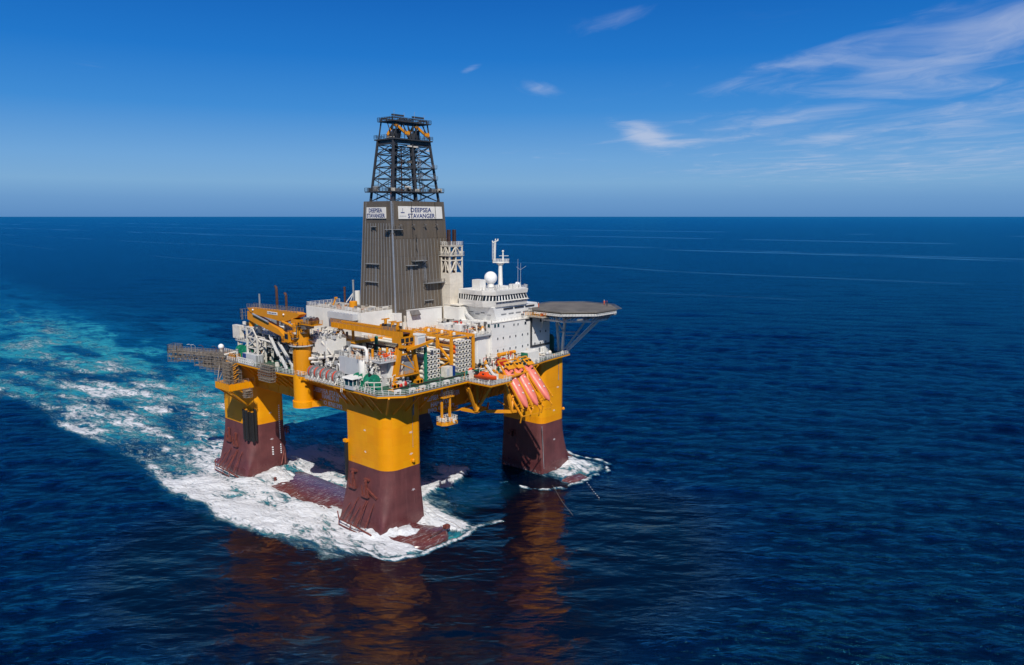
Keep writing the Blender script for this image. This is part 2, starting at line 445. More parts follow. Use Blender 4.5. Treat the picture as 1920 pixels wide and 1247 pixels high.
def rect_dist(x, y, x0, x1, y0, y1):
    dx = np.maximum(np.maximum(x0-x, x-x1), 0); dy = np.maximum(np.maximum(y0-y, y-y1), 0); return np.hypot(dx, dy)

def make_sea():
    r = [100.0]
    while r[-1] < 320000:
        q = r[-1]; r.append(q*(1+(.0030 if q < 620 else .006 if q < 2500 else .02 if q < 9000 else .06)))
    r = np.array([20., 40., 60., 80.]+r)
    fine = np.radians(np.arange(-43, 43.001, .145)); coarse = np.radians(np.arange(47, 313.1, 7.))
    th = np.concatenate([fine, coarse])+YAW
    nr, na = len(r), len(th)
    RR, TT = np.meshgrid(r, th, indexing='ij')
    x = CAMP[0]+RR*np.sin(TT); y = CAMP[1]+RR*np.cos(TT)
    sp = np.maximum(np.gradient(r)[:, None]*np.ones((1, na)), RR*np.radians(.145))
    # ---- waves
    z = np.zeros_like(x); dx = np.zeros_like(x); dy = np.zeros_like(x)
    wind = math.atan2(-.62, -.78)
    for i in range(70):
        lam = 2.6*(60/2.6)**_rs.rand(); k = 2*math.pi/lam
        a = .020*lam**.78*(.45+.55*_rs.rand())*.40
        if lam > 25: a *= .55
        ang = wind+_rs.normal(0, .5); ph = _rs.rand()*6.283
        fade = np.clip((lam/sp-3.)/3., 0, 1)
        p = k*(x*math.cos(ang)+y*math.sin(ang))+ph
        z += a*fade*np.sin(p); dx -= .8*a*fade*np.cos(p)*math.cos(ang); dy -= .8*a*fade*np.cos(p)*math.sin(ang)
    patch = .6+.8*fbm(x*.008, y*.008, 3)
    z *= patch
    # ---- pontoons and columns calm and lift the water
    pA = rect_dist(x, y, -1.5, 14, -9, 100); pC = rect_dist(x, y, 64, 80, -9, 100)
    near = np.minimum(pA, pC)
    calm = sstep(near, -1, 14)
    under = sstep(rect_dist(x, y, 6, 74, 6, 95), 30, 0)
    lee_reflect = sstep(np.hypot((x-8)/92., (y+38)/66.)+(fbm(x*.012, y*.012, 3)-.5)*.5, 1.05, .5)  # calmer water, also the zone where column reflections are tinted and strengthened
    lee_reflect = np.maximum(lee_reflect, sstep(np.hypot((x+35)/45., (y-10)/60.), 1.1, .6)); 
    calm = calm*(1-.80*lee_reflect)
    z *= (.30+.70*calm); dx *= calm; dy *= calm
    # ---- foam and aerated water
    n1 = fbm(x*.055, y*.016, 4); n2 = fbm(x*.17+40, y*.065, 4); n3 = fbm(x*.015+7, y*.007, 3); n4 = fbm(x*.45, y*.40+3, 3); n5 = fbm(x*.95+5, y*.85, 3)
    aft = np.exp(-np.maximum(y-260, 0)/520.)
    wob = (n1-.5)*26+(n2-.5)*7
    edge = sstep(x+wob*.55, -24.5, -17)                          # the clean outer side of the wake
    outer = edge*sstep(x+wob*1.6-.13*np.maximum(y-90, 0), 78, 14)
    wake = outer*sstep(y, -6, 26)*aft
    streak = sstep(n1*.62+n2*.38, .40, .66)
    f = wake*(.41+.48*streak)*(.70+.6*n3)*(.80+.20*sstep(y, 300, 120))
    # strong churn right beside and behind the near pontoon
    churn = edge*sstep(x+wob*.5, 40, 14)*sstep(y+wob*.4, -13, 4)*sstep(y, 175, 70)
    f = np.maximum(f, churn*(.34+.78*n2))
    # bow of the near pontoon
    rb = rect_dist(x, y, -2.5, 14.5, -8, 6)
    f = np.maximum(f, sstep(rb+(n2-.5)*4+(n5-.5)*3, 9.6, 4.6)*(.62+.55*n2)*sstep(x, 28, 17))
    f = np.maximum(f, .85*np.exp(-((rb-8.2+(n2-.5)*2)/1.1)**2)*sstep(x, 24, 14)*(.5+n5))
    f = np.maximum(f, .95*sstep(seg_dist(x, y, -4, 2, 6, -7)+(n4-.5)*2, 5.5, 2.))
    f = np.maximum(f, .95*sstep(seg_dist(x, y, 14, -6, 19, 10)+(n4-.5)*3, 7.0, 2.6))
    f = np.maximum(f, .62*sstep(seg_dist(x, y, 16, -13, 27, -16.5)+(n4-.5)*2, 2.6, .4)*(.4+n4))
    # between the columns, under the deck
    front = 13+.20*(x-24)+(n1-.5)*9+(n2-.5)*6
    mid = sstep(x, 12, 17)*sstep(x, 60, 48)*sstep(y-front, -1.0, 2.2)*sstep(y, 100, 60)
    f = np.maximum(f, mid*(.22+.42*n2+.85*sstep(y-front, 15, 3)*(.3+n4)))
    f = np.maximum(f, (.35+.75*n2)*sstep(rect_dist(x, y, 12, 34, 62, 84)+(n2-.5)*10, 8, 1.5))
    # far pontoon: a ring thrown off its bow
    rc = rect_dist(x, y, 63.5, 82, -4, 16)
    ring = np.exp(-((rc-10.2+(n2-.5)*4)/1.3)**2)*sstep(y-.35*(x-70), 20, 6)*sstep(n4, .25, .6)
    f = np.maximum(f, ring*(.45+.6*n5)); f = np.maximum(f, sstep(rc+(n2-.5)*6, 11.5, 4.0)*(.36+.80*n4)*sstep(x+(n2-.5)*14, 60, 72))
    f = np.maximum(f, .34*sstep(rect_dist(x, y, 62, 84, 20, 100), 8, 2)*(n2+.4))
    # scattered small caps and faint far slicks
    slick = np.zeros_like(x)
    for xs, wdt, am in ((1660., 16., 1.0), (1730., 30., .5), (1010., 9., .5), (640., 5., .28), (2650., 40., .7), (3900., 70., .6)):
        q = np.abs(x-xs-(fbm(y*.002, x*0+xs, 2)-.5)*120)
        slick = np.maximum(slick, am*np.exp(-(q/wdt)**2)*sstep(fbm(y*.0035, x*0+3+xs, 3), .36, .6))
    f = np.clip(f, 0, 1)
    aer = sstep(x+wob*.6, -27, -10)*sstep(x+wob*2-.15*np.maximum(y-90, 0), 96, 30)*sstep(y, 5, 60)*np.exp(-np.maximum(y-420, 0)/480.)
    aer = aer*np.clip(.34+1.0*sstep(.55*n1+.45*n3, .32, .58), 0, 1)
    far_aer = sstep(x+wob*3, 80, 130)*sstep(x+wob*3, 260, 150)*sstep(y, 150, 320)*np.exp(-np.maximum(y-420, 0)/300.)*sstep(n1, .38, .62)
    bow_aer = .20*sstep(rect_dist(x, y, 24, 46, 2, 12)+(n2-.5)*8, 12, 2)
    aer = np.clip(np.maximum.reduce([aer, .45*far_aer, bow_aer, .8*sstep(f, .15, .7)]), 0, 1)
    # ---- foam stands a little proud, water piles up against the columns
    z += f*(.25+.55*(n4-.35)+.35*(n5-.5)+.8*(n2-.5))*sstep(RR, 1200, 300)
    z += 1.3*np.exp(-(seg_dist(x, y, -3.5, 4, 4, -2.5)/3.2)**2)*(.2+n4+.5*n5)
    z += 1.7*np.exp(-(seg_dist(x, y, 13.5, -2, 15.5, 8)/3.6)**2)*(.2+n4+.5*n5)
    z += 1.5*np.exp(-(seg_dist(x, y, 2, 64, 12, 69)/5.0)**2)*(.5+n4)
    z += 1.3*np.exp(-(seg_dist(x, y, 80, -3, 84, 9)/3.6)**2)*(.5+n4)
    z += .9*np.exp(-((y-front-1)/2.6)**2)*mid*(.5+n2)
    z += .22*ring*(.4+n4)
    z += .8*np.exp(-((pA-2.2)/2.6)**2)*sstep(y, 8, 20)*(n2-.05)
    # water drawn down over the bare middle of the pontoons
    bareA = sstep(rect_dist(x, y, 2.2, 8.0, 26, 54)+(n2-.5)*8+(n5-.5)*3, 2.8, .2); bareB = sstep(rect_dist(x, y, 1.0, 13.0, -13.4, -10.2)+(n4-.5)*1.2, 2.0, .2)
    bareC = sstep(rect_dist(x, y, 68, 76, -11, -9)+(n2-.5)*2, 2.5, .2)
    bare = np.maximum.reduce([bareA, bareB, bareC])
    z -= 1.5*bare; f *= 1-bare*.9
    X = x+dx; Y = y+dy
    co = np.stack([X.ravel(), Y.ravel(), z.ravel()], 1)
    idx = np.arange(nr*na).reshape(nr, na); nx = np.roll(idx, -1, axis=1)
    quads = np.stack([idx[:-1], idx[1:], nx[1:], nx[:-1]], -1).reshape(-1, 4)[:, ::-1]
    # middle fan
    c0 = len(co); co = np.vstack([co, [[CAMP[0], CAMP[1], 0]]])
    me = bpy.data.meshes.new('sea')
    nq = len(quads); tri = np.stack([idx[0], nx[0], np.full(na, c0)], 1)[:, ::-1]
    tri = np.stack([np.full(na, c0), idx[0], nx[0]], 1)[:, ::-1]
    me.vertices.add(len(co)); me.vertices.foreach_set('co', co.astype(np.float32).ravel())
    loops = np.concatenate([quads.ravel(), tri.ravel()]).astype(np.int32)
    me.loops.add(len(loops)); me.loops.foreach_set('vertex_index', loops)
    st = np.concatenate([np.arange(nq)*4, nq*4+np.arange(na)*3]).astype(np.int32)
    me.polygons.add(len(st)); me.polygons.foreach_set('loop_start', st)
    me.polygons.foreach_set('loop_total', np.concatenate([np.full(nq, 4), np.full(na, 3)]).astype(np.int32))
    me.update(calc_edges=True)
    me.polygons.foreach_set('use_smooth', np.ones(len(st), bool))
    for nm, v in (('foam', f), ('aer', aer), ('lee_reflect', lee_reflect), ('slick', slick)):
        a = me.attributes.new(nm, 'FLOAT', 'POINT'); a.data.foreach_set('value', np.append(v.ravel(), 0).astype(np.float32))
    me.validate()
    # ---- material
    m = bpy.data.materials.new('sea_water'); m.use_nodes = True
    n = NT(m.node_tree); b = n.n['Principled BSDF']
    pos = n.node('ShaderNodeNewGeometry').outputs['Position']
    foam = n.node('ShaderNodeAttribute', attribute_name='foam').outputs['Fac']
    ae = n.node('ShaderNodeAttribute', attribute_name='aer').outputs['Fac']
    flat = n.mapping(pos, (1, 1, 0)); rot = n.mapping(flat, (1, 1, 1), (0, 0, YAW))     # crests lie across the wind
    lee_reflect = n.node('ShaderNodeAttribute', attribute_name='lee_reflect').outputs['Fac']
    warp = n.vm('SCALE', n.noise(n.mapping(flat, (.11, .07, 1)), 1.0, 2, .5, out=1)); warp.node.inputs['Scale'].default_value = 5.0
    wf = n.vm('ADD', flat, warp)
    lace = n.noise(n.mapping(wf, (.46, .13, 1)), 1.0, 7, .68, .6)
    lace2 = n.noise(n.mapping(wf, (1.7, .75, 1)), 1.0, 5, .72, .3)
    rid = n.m('SUBTRACT', 1., n.m('MULTIPLY', n.m('ABSOLUTE', n.m('SUBTRACT', n.noise(n.mapping(wf, (.30, .10, 1)), 1.0, 5, .62, .8), .5)), 6.0), clamp=True)   # thin bright threads
    lz = n.m('ADD', n.m('ADD', n.m('MULTIPLY', lace, .52), n.m('MULTIPLY', lace2, .33)), n.m('MULTIPLY', rid, .20))
    t0 = n.m('SUBTRACT', .86, n.m('MULTIPLY', foam, .60))
    fm = n.ss(lz, n.m('SUBTRACT', t0, .10), n.m('ADD', t0, .15))
    fm = n.m('MULTIPLY', fm, n.ss(foam, .03, .18))
    solid = n.m('MULTIPLY', n.ss(foam, .66, 1.0), .85)
    fm = n.m('MAXIMUM', fm, n.m('MULTIPLY', solid, n.ss(lz, .34, .58)))
    # the body of the water
    pn = n.noise(n.mapping(rot, (.0014, .0042, 1)), 1.0, 3, .55)
    deep = n.mix(n.ss(pn, .3, .7), (.0000, .0016, .0085), (.0001, .0036, .0140))
    aq = n.noise(n.mapping(wf, (.10, .05, 1)), 1.0, 5, .6, .6)
    aef = n.m('MULTIPLY', ae, n.ss(aq, .22, .72, .45, 1.15), clamp=True)
    body = n.mix(n.ss(aef, .0, .5), deep, (.001, .062, .125)); body = n.mix(n.ss(aef, .42, 1.0), body, (.030, .32, .35))
    fcol = n.mix(n.ss(fm, .35, .95), (.36, .60, .65), (.78, .80, .82))
    sl_ = n.node('ShaderNodeAttribute', attribute_name='slick').outputs['Fac']
    body = n.mix(n.m('MULTIPLY', sl_, .8), body, (.05, .17, .30))
    col = n.mix(fm, body, fcol)
    h1 = n.noise(n.mapping(rot, (.07, .15, 1)), 1.0, 3, .55, .3)
    h2 = n.noise(n.mapping(rot, (.26, .66, 1)), 1.0, 5, .66, .4)
    h3 = n.noise(n.mapping(rot, (.012, .026, 1)), 1.0, 3, .55, .3)
    lk = lambda k, q: n.m('MULTIPLY', n.m('SUBTRACT', 1.0, n.m('MULTIPLY', lee_reflect, q)), k)
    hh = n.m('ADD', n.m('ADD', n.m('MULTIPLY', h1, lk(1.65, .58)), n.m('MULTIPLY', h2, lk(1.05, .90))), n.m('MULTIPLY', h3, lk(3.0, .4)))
    hf = n.m('MULTIPLY', n.m('MULTIPLY', lz, fm), 1.5)
    bp = n.node('ShaderNodeBump', ins={'Strength': 1.0, 'Distance': 1.0, 'Height': n.m('ADD', hh, hf)}).outputs[0]
    n.n.remove(b)
    df = n.node('ShaderNodeBsdfDiffuse', ins={'Color': col, 'Normal': bp})
    gl = n.node('ShaderNodeBsdfGlossy', ins={'Color': n.mix(n.m('POWER', lee_reflect, 2.5), (.08, .70, 1.0), (.92, .80, .60)), 'Normal': bp, 'Roughness': n.m('SUBTRACT', .15, n.m('MULTIPLY', lee_reflect, .125))})  # reflection colour is painted: blue on open water, warm gold below the columns
    fr_ = n.node('ShaderNodeFresnel', ins={'IOR': 1.56, 'Normal': bp}).outputs[0]
    # unresolved wavelets hide the mirror-like grazing reflection; boosted by mask where the columns mirror
    ff = n.m('MULTIPLY', n.m('MINIMUM', n.m('ADD', n.m('MULTIPLY', n.m('MULTIPLY', n.m('POWER', fr_, 1.7), 2.8), n.m('SUBTRACT', 1., lee_reflect)), n.m('MULTIPLY', n.m('MULTIPLY', fr_, 1.3), lee_reflect)), .52), n.m('SUBTRACT', 1., fm))
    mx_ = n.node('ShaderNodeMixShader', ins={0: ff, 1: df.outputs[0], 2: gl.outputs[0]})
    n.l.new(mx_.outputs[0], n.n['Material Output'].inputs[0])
    me.materials.append(m)
    o = bpy.data.objects.new('sea', me); COL.objects.link(o)
    tag(o, 'dark blue rippled sea with a turquoise foaming wake', 'sea', kind='structure')
make_sea()
# ================================================================ hull: pontoons, columns, deck box
ZD = 40.4                                   # main deck
hull = thing('drilling_rig', 'orange and dark red semi-submersible drilling rig hull with four columns in the sea', 'oil rig', (36, 42, 0))
def rrect(x0, x1, y0, y1, r, n=6):
    """rounded rectangle, r = radii of the corners (x0y0, x1y0, x1y1, x0y1)"""
    out = []
    for (cx, cy, rr, a0) in ((x0+r[0], y0+r[0], r[0], 180), (x1-r[1], y0+r[1], r[1], 270), (x1-r[2], y1-r[2], r[2], 0), (x0+r[3], y1-r[3], r[3], 90)):
        for i in range(n+1):
            a = R(a0+90*i/n); out.append((cx+rr*math.cos(a), cy+rr*math.sin(a)))
    return out
WX, WY = 12.6, 18.0
COLS = {'A': (0, 0), 'B': (0, 70.8), 'C': (66, 0), 'D': (66, 70.8)}
for k, (cx, cy) in COLS.items():
    ox = -1 if cx == 0 else 1               # outboard side
    up = MB(); lo = MB()
    ra = [4.2, 1.6, 1.2, .7] if cx == 0 else [2.6, 2.4, 2.2, 1.2]
    ringf = lambda e, rr, z: [(x, y, z) for x, y in rrect(cx-(e*3.3 if ox < 0 else 0), cx+WX+(e*2.9 if ox > 0 else .25*e), cy-.55*e, cy+WY+.4*e, rr)]
    up.loft([ringf(0, ra, z) for z in (17.5, 23.5, 29.7, 39.6)], cap=True)
    lo.loft([ringf(0, ra, 17.5), ringf(.10, ra, 13.5), ringf(.28, [r_*.8 for r_ in ra], 9.5), ringf(.62, [r_*.42 for r_ in ra], 4.5), ringf(1.0, [.35]*4, .0), ringf(1.05, [.3]*4, -3)], cap=True)
    c = lo.build('column', 'antifouling', hull, smooth=40)
    tag(c, 'dark red lower half of a column flaring towards the water')
    u = up.build('column_top', 'orange', c, smooth=40)
    w = MB()                                 # weld seams and rubbing strips on the shell
    for z in (23.5, 29.7): w.loft([[(x, y, z+dz) for x, y in rrect(cx-.03, cx+WX+.03, cy-.03, cy+WY+.03, ra)] for dz in (-.05, .05)], cap=False)
    w.build('weld_seam', 'orange', c)
for (x0, x1, zp) in ((-3.1, 14.6, .75), (64, 81.4, -.25)):
    m = MB(); rg = []
    for t in [0, .05, .12, .22, .36, .55, .8, 1.1, 1.5, 2]+list(range(3, 22))+[22, 22.5, 22.9, 23.2, 23.45, 23.64, 23.78, 23.88, 23.95, 24]:                   # lofted along Y, rounded bow and stern in plan, rounded shoulder in section
        y = -13+116*(t/24)
        e = min((y+13), (103-y)); s_ = math.sqrt(max(0., 1-(1-min(1, e/8.5))**2)) if e < 8.5 else 1
        hw = (x1-x0)/2*(.27+.73*s_); c = (x0+x1)/2; zt = zp-1.0*(1-s_)
        g = []
        for a in range(0, 9):
            al = R(180-a*22.5); g.append((c+(hw-2.2)*(1 if a > 4 else -1 if a < 4 else 0)*1.0+2.2*math.cos(al), y, zt-2.2+2.2*math.sin(al)))
        g += [(c+hw, y, -8), (c-hw, y, -8)]
        rg.append(g)
    m.loft(rg)
    tag(m.build('pontoon', 'antifouling', hull, smooth=50), 'long dark red pontoon lying awash under two columns')
# deck box between the columns ------------------------------------------------
m = MB(); m.box(2.5, 76, 2.5, 86, 30.7, 39.6); m.build('deck_box', 'orange', hull)
for i in range(9): y = 20+i*6.2; MB().box(2.36, 2.5, y-.06, y+.06, 30.9, 39.4).build('stiffener', 'orange', hull)
for i in range(8): x = 15+i*6.7; MB().box(x-.06, x+.06, 2.36, 2.5, 30.9, 39.4).build('stiffener', 'orange', hull)
# deck plate with its overhanging walkways
DECK = [(-4.8, -2.6), (1.0, -7.2), (25.5, -6.4), (32, -5.2), (57, -4.5), (64, -3.0), (79.6, -1.2), (80.5, 20), (80.5, 90), (2, 90), (2, 76), (-5.0, 76), (-5.0, 56), (-4.6, 52), (-4.6, 44), (-3.2, 33), (-4.4, 20)]
m = MB(); m.prism(DECK, 39.62, ZD); m.build('main_deck', 'orange', hull)
inn = [(x+(.35 if x < 10 else -.35 if x > 70 else 0), y+(.35 if y < 10 else -.35 if y > 80 else 0)) for x, y in DECK]
m = MB(); m.prism(inn, ZD-.2, ZD+.02); m.build('deck_surface', 'deck_green', hull)
m = MB()
for a, b in zip(DECK, DECK[1:]+DECK[:1]): m.beam((a[0], a[1], ZD-.1), (b[0], b[1], ZD-.1), .14, .26)
m.build('kick_plate', 'galvanised', hull)
def bk(p, q, w, h): MB().beam(p, q, w, h).build('bracket', 'orange', hull)
# struts that carry the overhang
for y in (1.5, 5.5, 10, 14, 17): bk((0.05, y, 34.2), (-4.3, y, 39.6), .32, .45)
for x in (2.5, 7, 12): bk((x, .05, 33.6), (x, -6.6, 39.6), .32, .45)
bk((.6, .6, 33.8), (-2.6, -4.6, 39.6), .4, .5)
for i in range(11): y = 20.5+i*1.75+(6 if i > 8 else 0); bk((2.4, y, 36.3), (-3.8, y, 39.6), .3, .4)
for i in range(9): x = 15+i*4.6; bk((x, 2.4, 36.4), (x, -5.4, 39.6), .3, .4)
for y in (44, 48, 52, 56, 60, 64, 68): bk((2.4, y, 33.5), (-4.3, y, 39.6), .34, .5)
# ================================================================ helpers for repeated members
def beams(name, mat, parent, segs, w=.3, h=None):
    for s in segs:
        p, q = s[0], s[1]; ww = s[2] if len(s) > 2 else w; hh = s[3] if len(s) > 3 else (h or ww)
        MB().beam(p, q, ww, hh).build(name, mat, parent)
def tubes(name, mat, parent, segs, r=.2, n=8):
    for s in segs: MB().tube(s[0], s[1], s[2] if len(s) > 2 else r, n).build(name, mat, parent, smooth=60)
def boxes(name, mat, parent, bs):
    for b in bs: MB().box(*b).build(name, mat, parent)
def rail(parent, pts, mat='white', h=1.1, closed=False, name='railing', step=1.6, r=.045):
    return MB().rail(pts, h, step, r, 3, closed).build(name, mat, parent)

# ================================================================ derrick
derrick = thing('derrick', 'tall derrick clad in brown-grey panels with a dark open lattice top', 'derrick', (39, 36.3, ZD))
DC = (39.0, 36.4)
def dsec(z):                                   # half sizes of the clad tower at height z
    t = (z-57.3)/(91.5-57.3); return 12.15+(11.1-12.15)*t, 8.95+(6.8-8.95)*t
def dpt(face, u, z, out=0.):
    hx, hy = dsec(z); cx, cy = DC
    if face == 0: return Vector((cx-hx+2*hx*u, cy-hy-out, z))          # towards -Y
    if face == 1: return Vector((cx-hx-out, cy-hy+2*hy*u, z))          # towards -X
    if face == 2: return Vector((cx-hx+2*hx*u, cy+hy+out, z))
    return Vector((cx+hx+out, cy-hy+2*hy*u, z))
NRM = [Vector((0, -1, 0)), Vector((-1, 0, 0)), Vector((0, 1, 0)), Vector((1, 0, 0))]
zs = [47.0, 57.5, 63.0, 68.6, 74.2, 79.8, 85.4, 91.5]
for face, ns in ((0, 16), (1, 11), (2, 6), (3, 4)):
    for i in range(ns):
        for j in range(len(zs)-1):
            g = .035; e = (.0 if (i*7+j*5+face) % 4 else .025)
            u0, u1 = i/ns+g/ (24 if face in (0, 2) else 17), (i+1)/ns-g/(24 if face in (0, 2) else 17)
            z0, z1 = zs[j]+g*.6, zs[j+1]-g*.6
            pts = [dpt(face, u0, z0, .1+e), dpt(face, u1, z0, .1+e), dpt(face, u1, z1, .1+e), dpt(face, u0, z1, .1+e)]
            MB().poly3(pts, -NRM[face]*.12).build('panel', 'cladding', derrick)
m = MB(); m.loft([[dpt(0, 0, z), dpt(0, 1, z), dpt(2, 1, z), dpt(2, 0, z)] for z in (46.9, 91.4)]); m.build('panel_backing', 'dark', derrick)
for face, ns in ((0, 16), (1, 11)):             # light cover strips over the joints
    for i in range(0, ns+1):
        z1 = 84.6 if (face == 1 and 1 <= i <= 9) else (79.6 if face == 0 else 91.4)
        u = min(max(i/ns, .004), .996)
        MB().beam(dpt(face, u, 57.6, .15), dpt(face, u, z1, .15), .11 if face == 1 else .07, .1).build('joint_strip', 'galvanised', derrick)
MB().beam(dpt(0, 0, 50, .12)+Vector((-.1, 0, 0)), dpt(0, 0, 91.4, .12)+Vector((-.1, 0, 0)), .42, .3).build('corner_pipe', 'galvanised', derrick)
# name boards
def board(name, face, u0, u1, z0, z1, lab, lines, shift=0., logo=False):
    a, b = dpt(face, u0, z0, .42), dpt(face, u1, z0, .42); c, d = dpt(face, u1, z1, .42), dpt(face, u0, z1, .42)
    s = MB().poly3([a, b, c, d], -NRM[face]*.16).build(name, 'white', derrick); tag(s, lab)
    xd = (b-a).normalized(); yd = (d-a).normalized(); L, H = (b-a).length, (d-a).length
    if face == 1: xd = -xd; a = b
    for i, (t, f0, f1, k) in enumerate(lines):
        text_mesh(t, H*.50, 'lettering', 'letter_blue', s, a+xd*(L*f0)+yd*(H*k)+NRM[face]*.03, xd, yd, .05, L*(f1-f0))
    return s, a, xd, yd, L, H
board('name_board', 1, .165, .86, 86.1, 89.6, 'smaller white board lettered DEEPSEA STAVANGER in blue', [('DEEPSEA', .15, .82, .55), ('STAVANGER', .04, .95, .08)])
s, a, xd, yd, L, H = board('name_board', 0, .105, .935, 85.95, 89.9, 'long white board lettered DEEPSEA STAVANGER beside a small emblem', [('DEEPSEA', .27, .74, .54), ('STAVANGER', .205, .82, .07)])
nn = NRM[0]*.03
for (x0, x1, y0, y1) in ((.088, .094, .55, .86), (.05, .132, .46, .53)):      # emblem: a spire on a bar
    MB().poly3([a+xd*(L*x0)+yd*(H*y0), a+xd*(L*x1)+yd*(H*y0), a+xd*(L*x1)+yd*(H*y1), a+xd*(L*x0)+yd*(H*y1)], nn).build('emblem', 'letter_blue', s)
for (x0, x1) in ((.02, .055), (.06, .10), (.105, .13), (.135, .17)):
    MB().poly3([a+xd*(L*x0)+yd*(H*.16), a+xd*(L*x1)+yd*(H*.16), a+xd*(L*x1)+yd*(H*.27), a+xd*(L*x0)+yd*(H*.27)], nn).build('emblem', 'light_grey', s)
for u in (.345, .80): MB().beam(dpt(0, u, 79.6, .5), dpt(0, u, 91.3, .5), .12, .1).build('guy_wire', 'dark', derrick)
# balconies, brackets and ladders on the cladding
def balcony(face, u0, u1, z, d=1.6, rl=True, mat='grey'):
    a, b = dpt(face, u0, z, .15), dpt(face, u1, z, .15); o = NRM[face]*d
    p = MB().poly3([a, b, b+o, a+o], (0, 0, .22)).build('balcony', mat, derrick)
    if rl: rail(p, [a+Vector((0, 0, .2)), a+o+Vector((0, 0, .2)), b+o+Vector((0, 0, .2)), b+Vector((0, 0, .2))], 'steel', step=1.2)
    for q in (a, b): MB().beam(q+o*.9, q-Vector((0, 0, 1.5)), .14).build('balcony_strut', 'lattice', p)
    return p
balcony(0, .20, .38, 71.2, 1.1, False); balcony(0, .30, .52, 72.6, 2.0); balcony(0, .50, .97, 65.2, 1.9); balcony(0, .50, .64, 59.6, .7, False)
balcony(1, .80, .42, 71.6, .9, False); balcony(1, .46, .82, 65.8, .7, False); balcony(0, .0, .13, 82.6, 1.5); balcony(1, .0, .12, 82.6, 1.5); balcony(1, .52, .66, 83.4, .7, False)
for face, u, z0, z1 in ((0, .53, 65.3, 72.5), (0, .285, 57.6, 71.2), (1, .52, 65.9, 71.5), (0, .0, 83, 91)):
    a, b = dpt(face, u, z0, .4), dpt(face, u, z1, .4); sd = Vector((.6, 0, 0)) if face == 0 else Vector((0, .6, 0))
    MB().ladder(a, b, sd).build('ladder', 'galvanised', derrick)
for u in (.12, .36, .58, .80):                 # floodlight brackets under the board
    a = dpt(0, u, 84.4, .1); MB().beam(a, a+Vector((-.2, -1.0, -.2)), .16).beam(a-Vector((.6, 0, 1.2)), a+Vector((-.2, -1.0, -.2)), .1).cbox(a+Vector((-.25, -1.1, -.3)), (.5, .4, .35)).build('floodlight', 'steel', derrick)
a = dpt(0, .22, 57.2, .1); MB().poly3([a, a+Vector((3.6, 0, 0)), a+Vector((3.6, -1.6, -1.8)), a+Vector((0, -1.6, -1.8))], (0, -.1, .3)).build('door_canopy', 'steel', derrick)
for dz, du in ((3.2, .42), (0, .42)): MB().beam(dpt(0, du, 75.4+dz, .3), dpt(0, du-.05, 77.8+dz, 1.2), .15).build('davit', 'lattice', derrick)
# open lattice above
def lsec(z):
    t = (z-91.5)/(110.4-91.5); return 9.7+(7.55-9.7)*t, 5.55+(3.85-5.55)*t
def lp(ix, iy, z):                             # ix, iy in -1..1
    hx, hy = lsec(z); return Vector((DC[0]-.0+ix*hx, DC[1]-.35+iy*hy, z))
legs = [(-1, -1), (1, -1), (1, 1), (-1, 1), (0, -1), (0, 1)]
beams('lattice_leg', 'lattice', derrick, [(lp(i, j, 91.0), lp(i, j, 110.6), .62) for i, j in legs])
lv = [91.5, 94.6, 98.6, 102.2, 106.2, 109.2]
sides = [((-1, -1), (0, -1)), ((0, -1), (1, -1)), ((1, -1), (1, 1)), ((1, 1), (0, 1)), ((0, 1), (-1, 1)), ((-1, 1), (-1, -1)), ((0, -1), (0, 1))]
for (p, q) in sides:
    for k in range(len(lv)-1):
        z0, z1 = lv[k], lv[k+1]
        beams('girt', 'lattice', derrick, [(lp(*p, z1), lp(*q, z1), .30)])
        if (p, q) == sides[6]: continue
        beams('brace', 'lattice', derrick, [(lp(*p, z0), lp(*q, z1), .22), (lp(*q, z0), lp(*p, z1), .22)])
random.seed(3)
beams('guide_rail', 'lattice', derrick, [(lp(x, y, 91), lp(x*.8, y, 110), .34) for x, y in ((-.55, 0), (.45, -.1), (-.3, .3), (.62, .4), (.2, -.5))])
tubes('standpipe', 'rusty', derrick, [(lp(-.72, -.2, 91), lp(-.72, -.2, 109), .16), (lp(-.4, -.55, 91), lp(-.4, -.55, 108), .2)])
tubes('standpipe', 'galvanised', derrick, [(lp(-.95, .55, 91), lp(-.95, .55, 107), .12), (lp(.30, -.8, 91), lp(.3, -.8, 106), .12)])
def gallery(z, hx, hy, w, name='gallery', th=.35, mat='lattice'):
    cx, cy = DC[0], DC[1]-.35
    g = MB()
    g.box(cx-hx, cx+hx, cy-hy, cy-hy+w, z, z+th).box(cx-hx, cx+hx, cy+hy-w, cy+hy, z, z+th).box(cx-hx, cx-hx+w, cy-hy+w, cy+hy-w, z, z+th).box(cx+hx-w, cx+hx, cy-hy+w, cy+hy-w, z, z+th)
    o = g.build(name, mat, derrick)
    rail(o, [(cx-hx, cy-hy, z+th), (cx+hx, cy-hy, z+th), (cx+hx, cy+hy, z+th), (cx-hx, cy+hy, z+th)], 'lattice', closed=True, step=1.5, r=.05)
    return o
g = gallery(94.3, 11.0, 6.8, 2.2)
random.seed(51)
for k in range(12):
    x, y = random.uniform(-.8, .8), random.uniform(-.8, .8); MB().beam(lp(x, y, 91.2), lp(x*.85, y*.85, 109.5), .08).build('cable', 'lattice', derrick)
for k in range(18):
    z = random.choice([95, 97, 98.7, 100.5, 102.3, 104, 106.3, 107.6]); q = lp(random.uniform(-.7, .7), random.uniform(-.9, .5), z); a_ = random.uniform(.6, 2.2); MB().cbox(q, (a_, random.uniform(.5, 1.6), random.uniform(.2, .9))).build('lattice_gear', random.choice(['lattice', 'lattice', 'grey', 'steel']), derrick)
MB().ladder(lp(.35, -1.02, 94.6), lp(.3, -1.02, 109.6), (.6, 0, 0), .6, .05).build('ladder', 'galvanised', derrick)
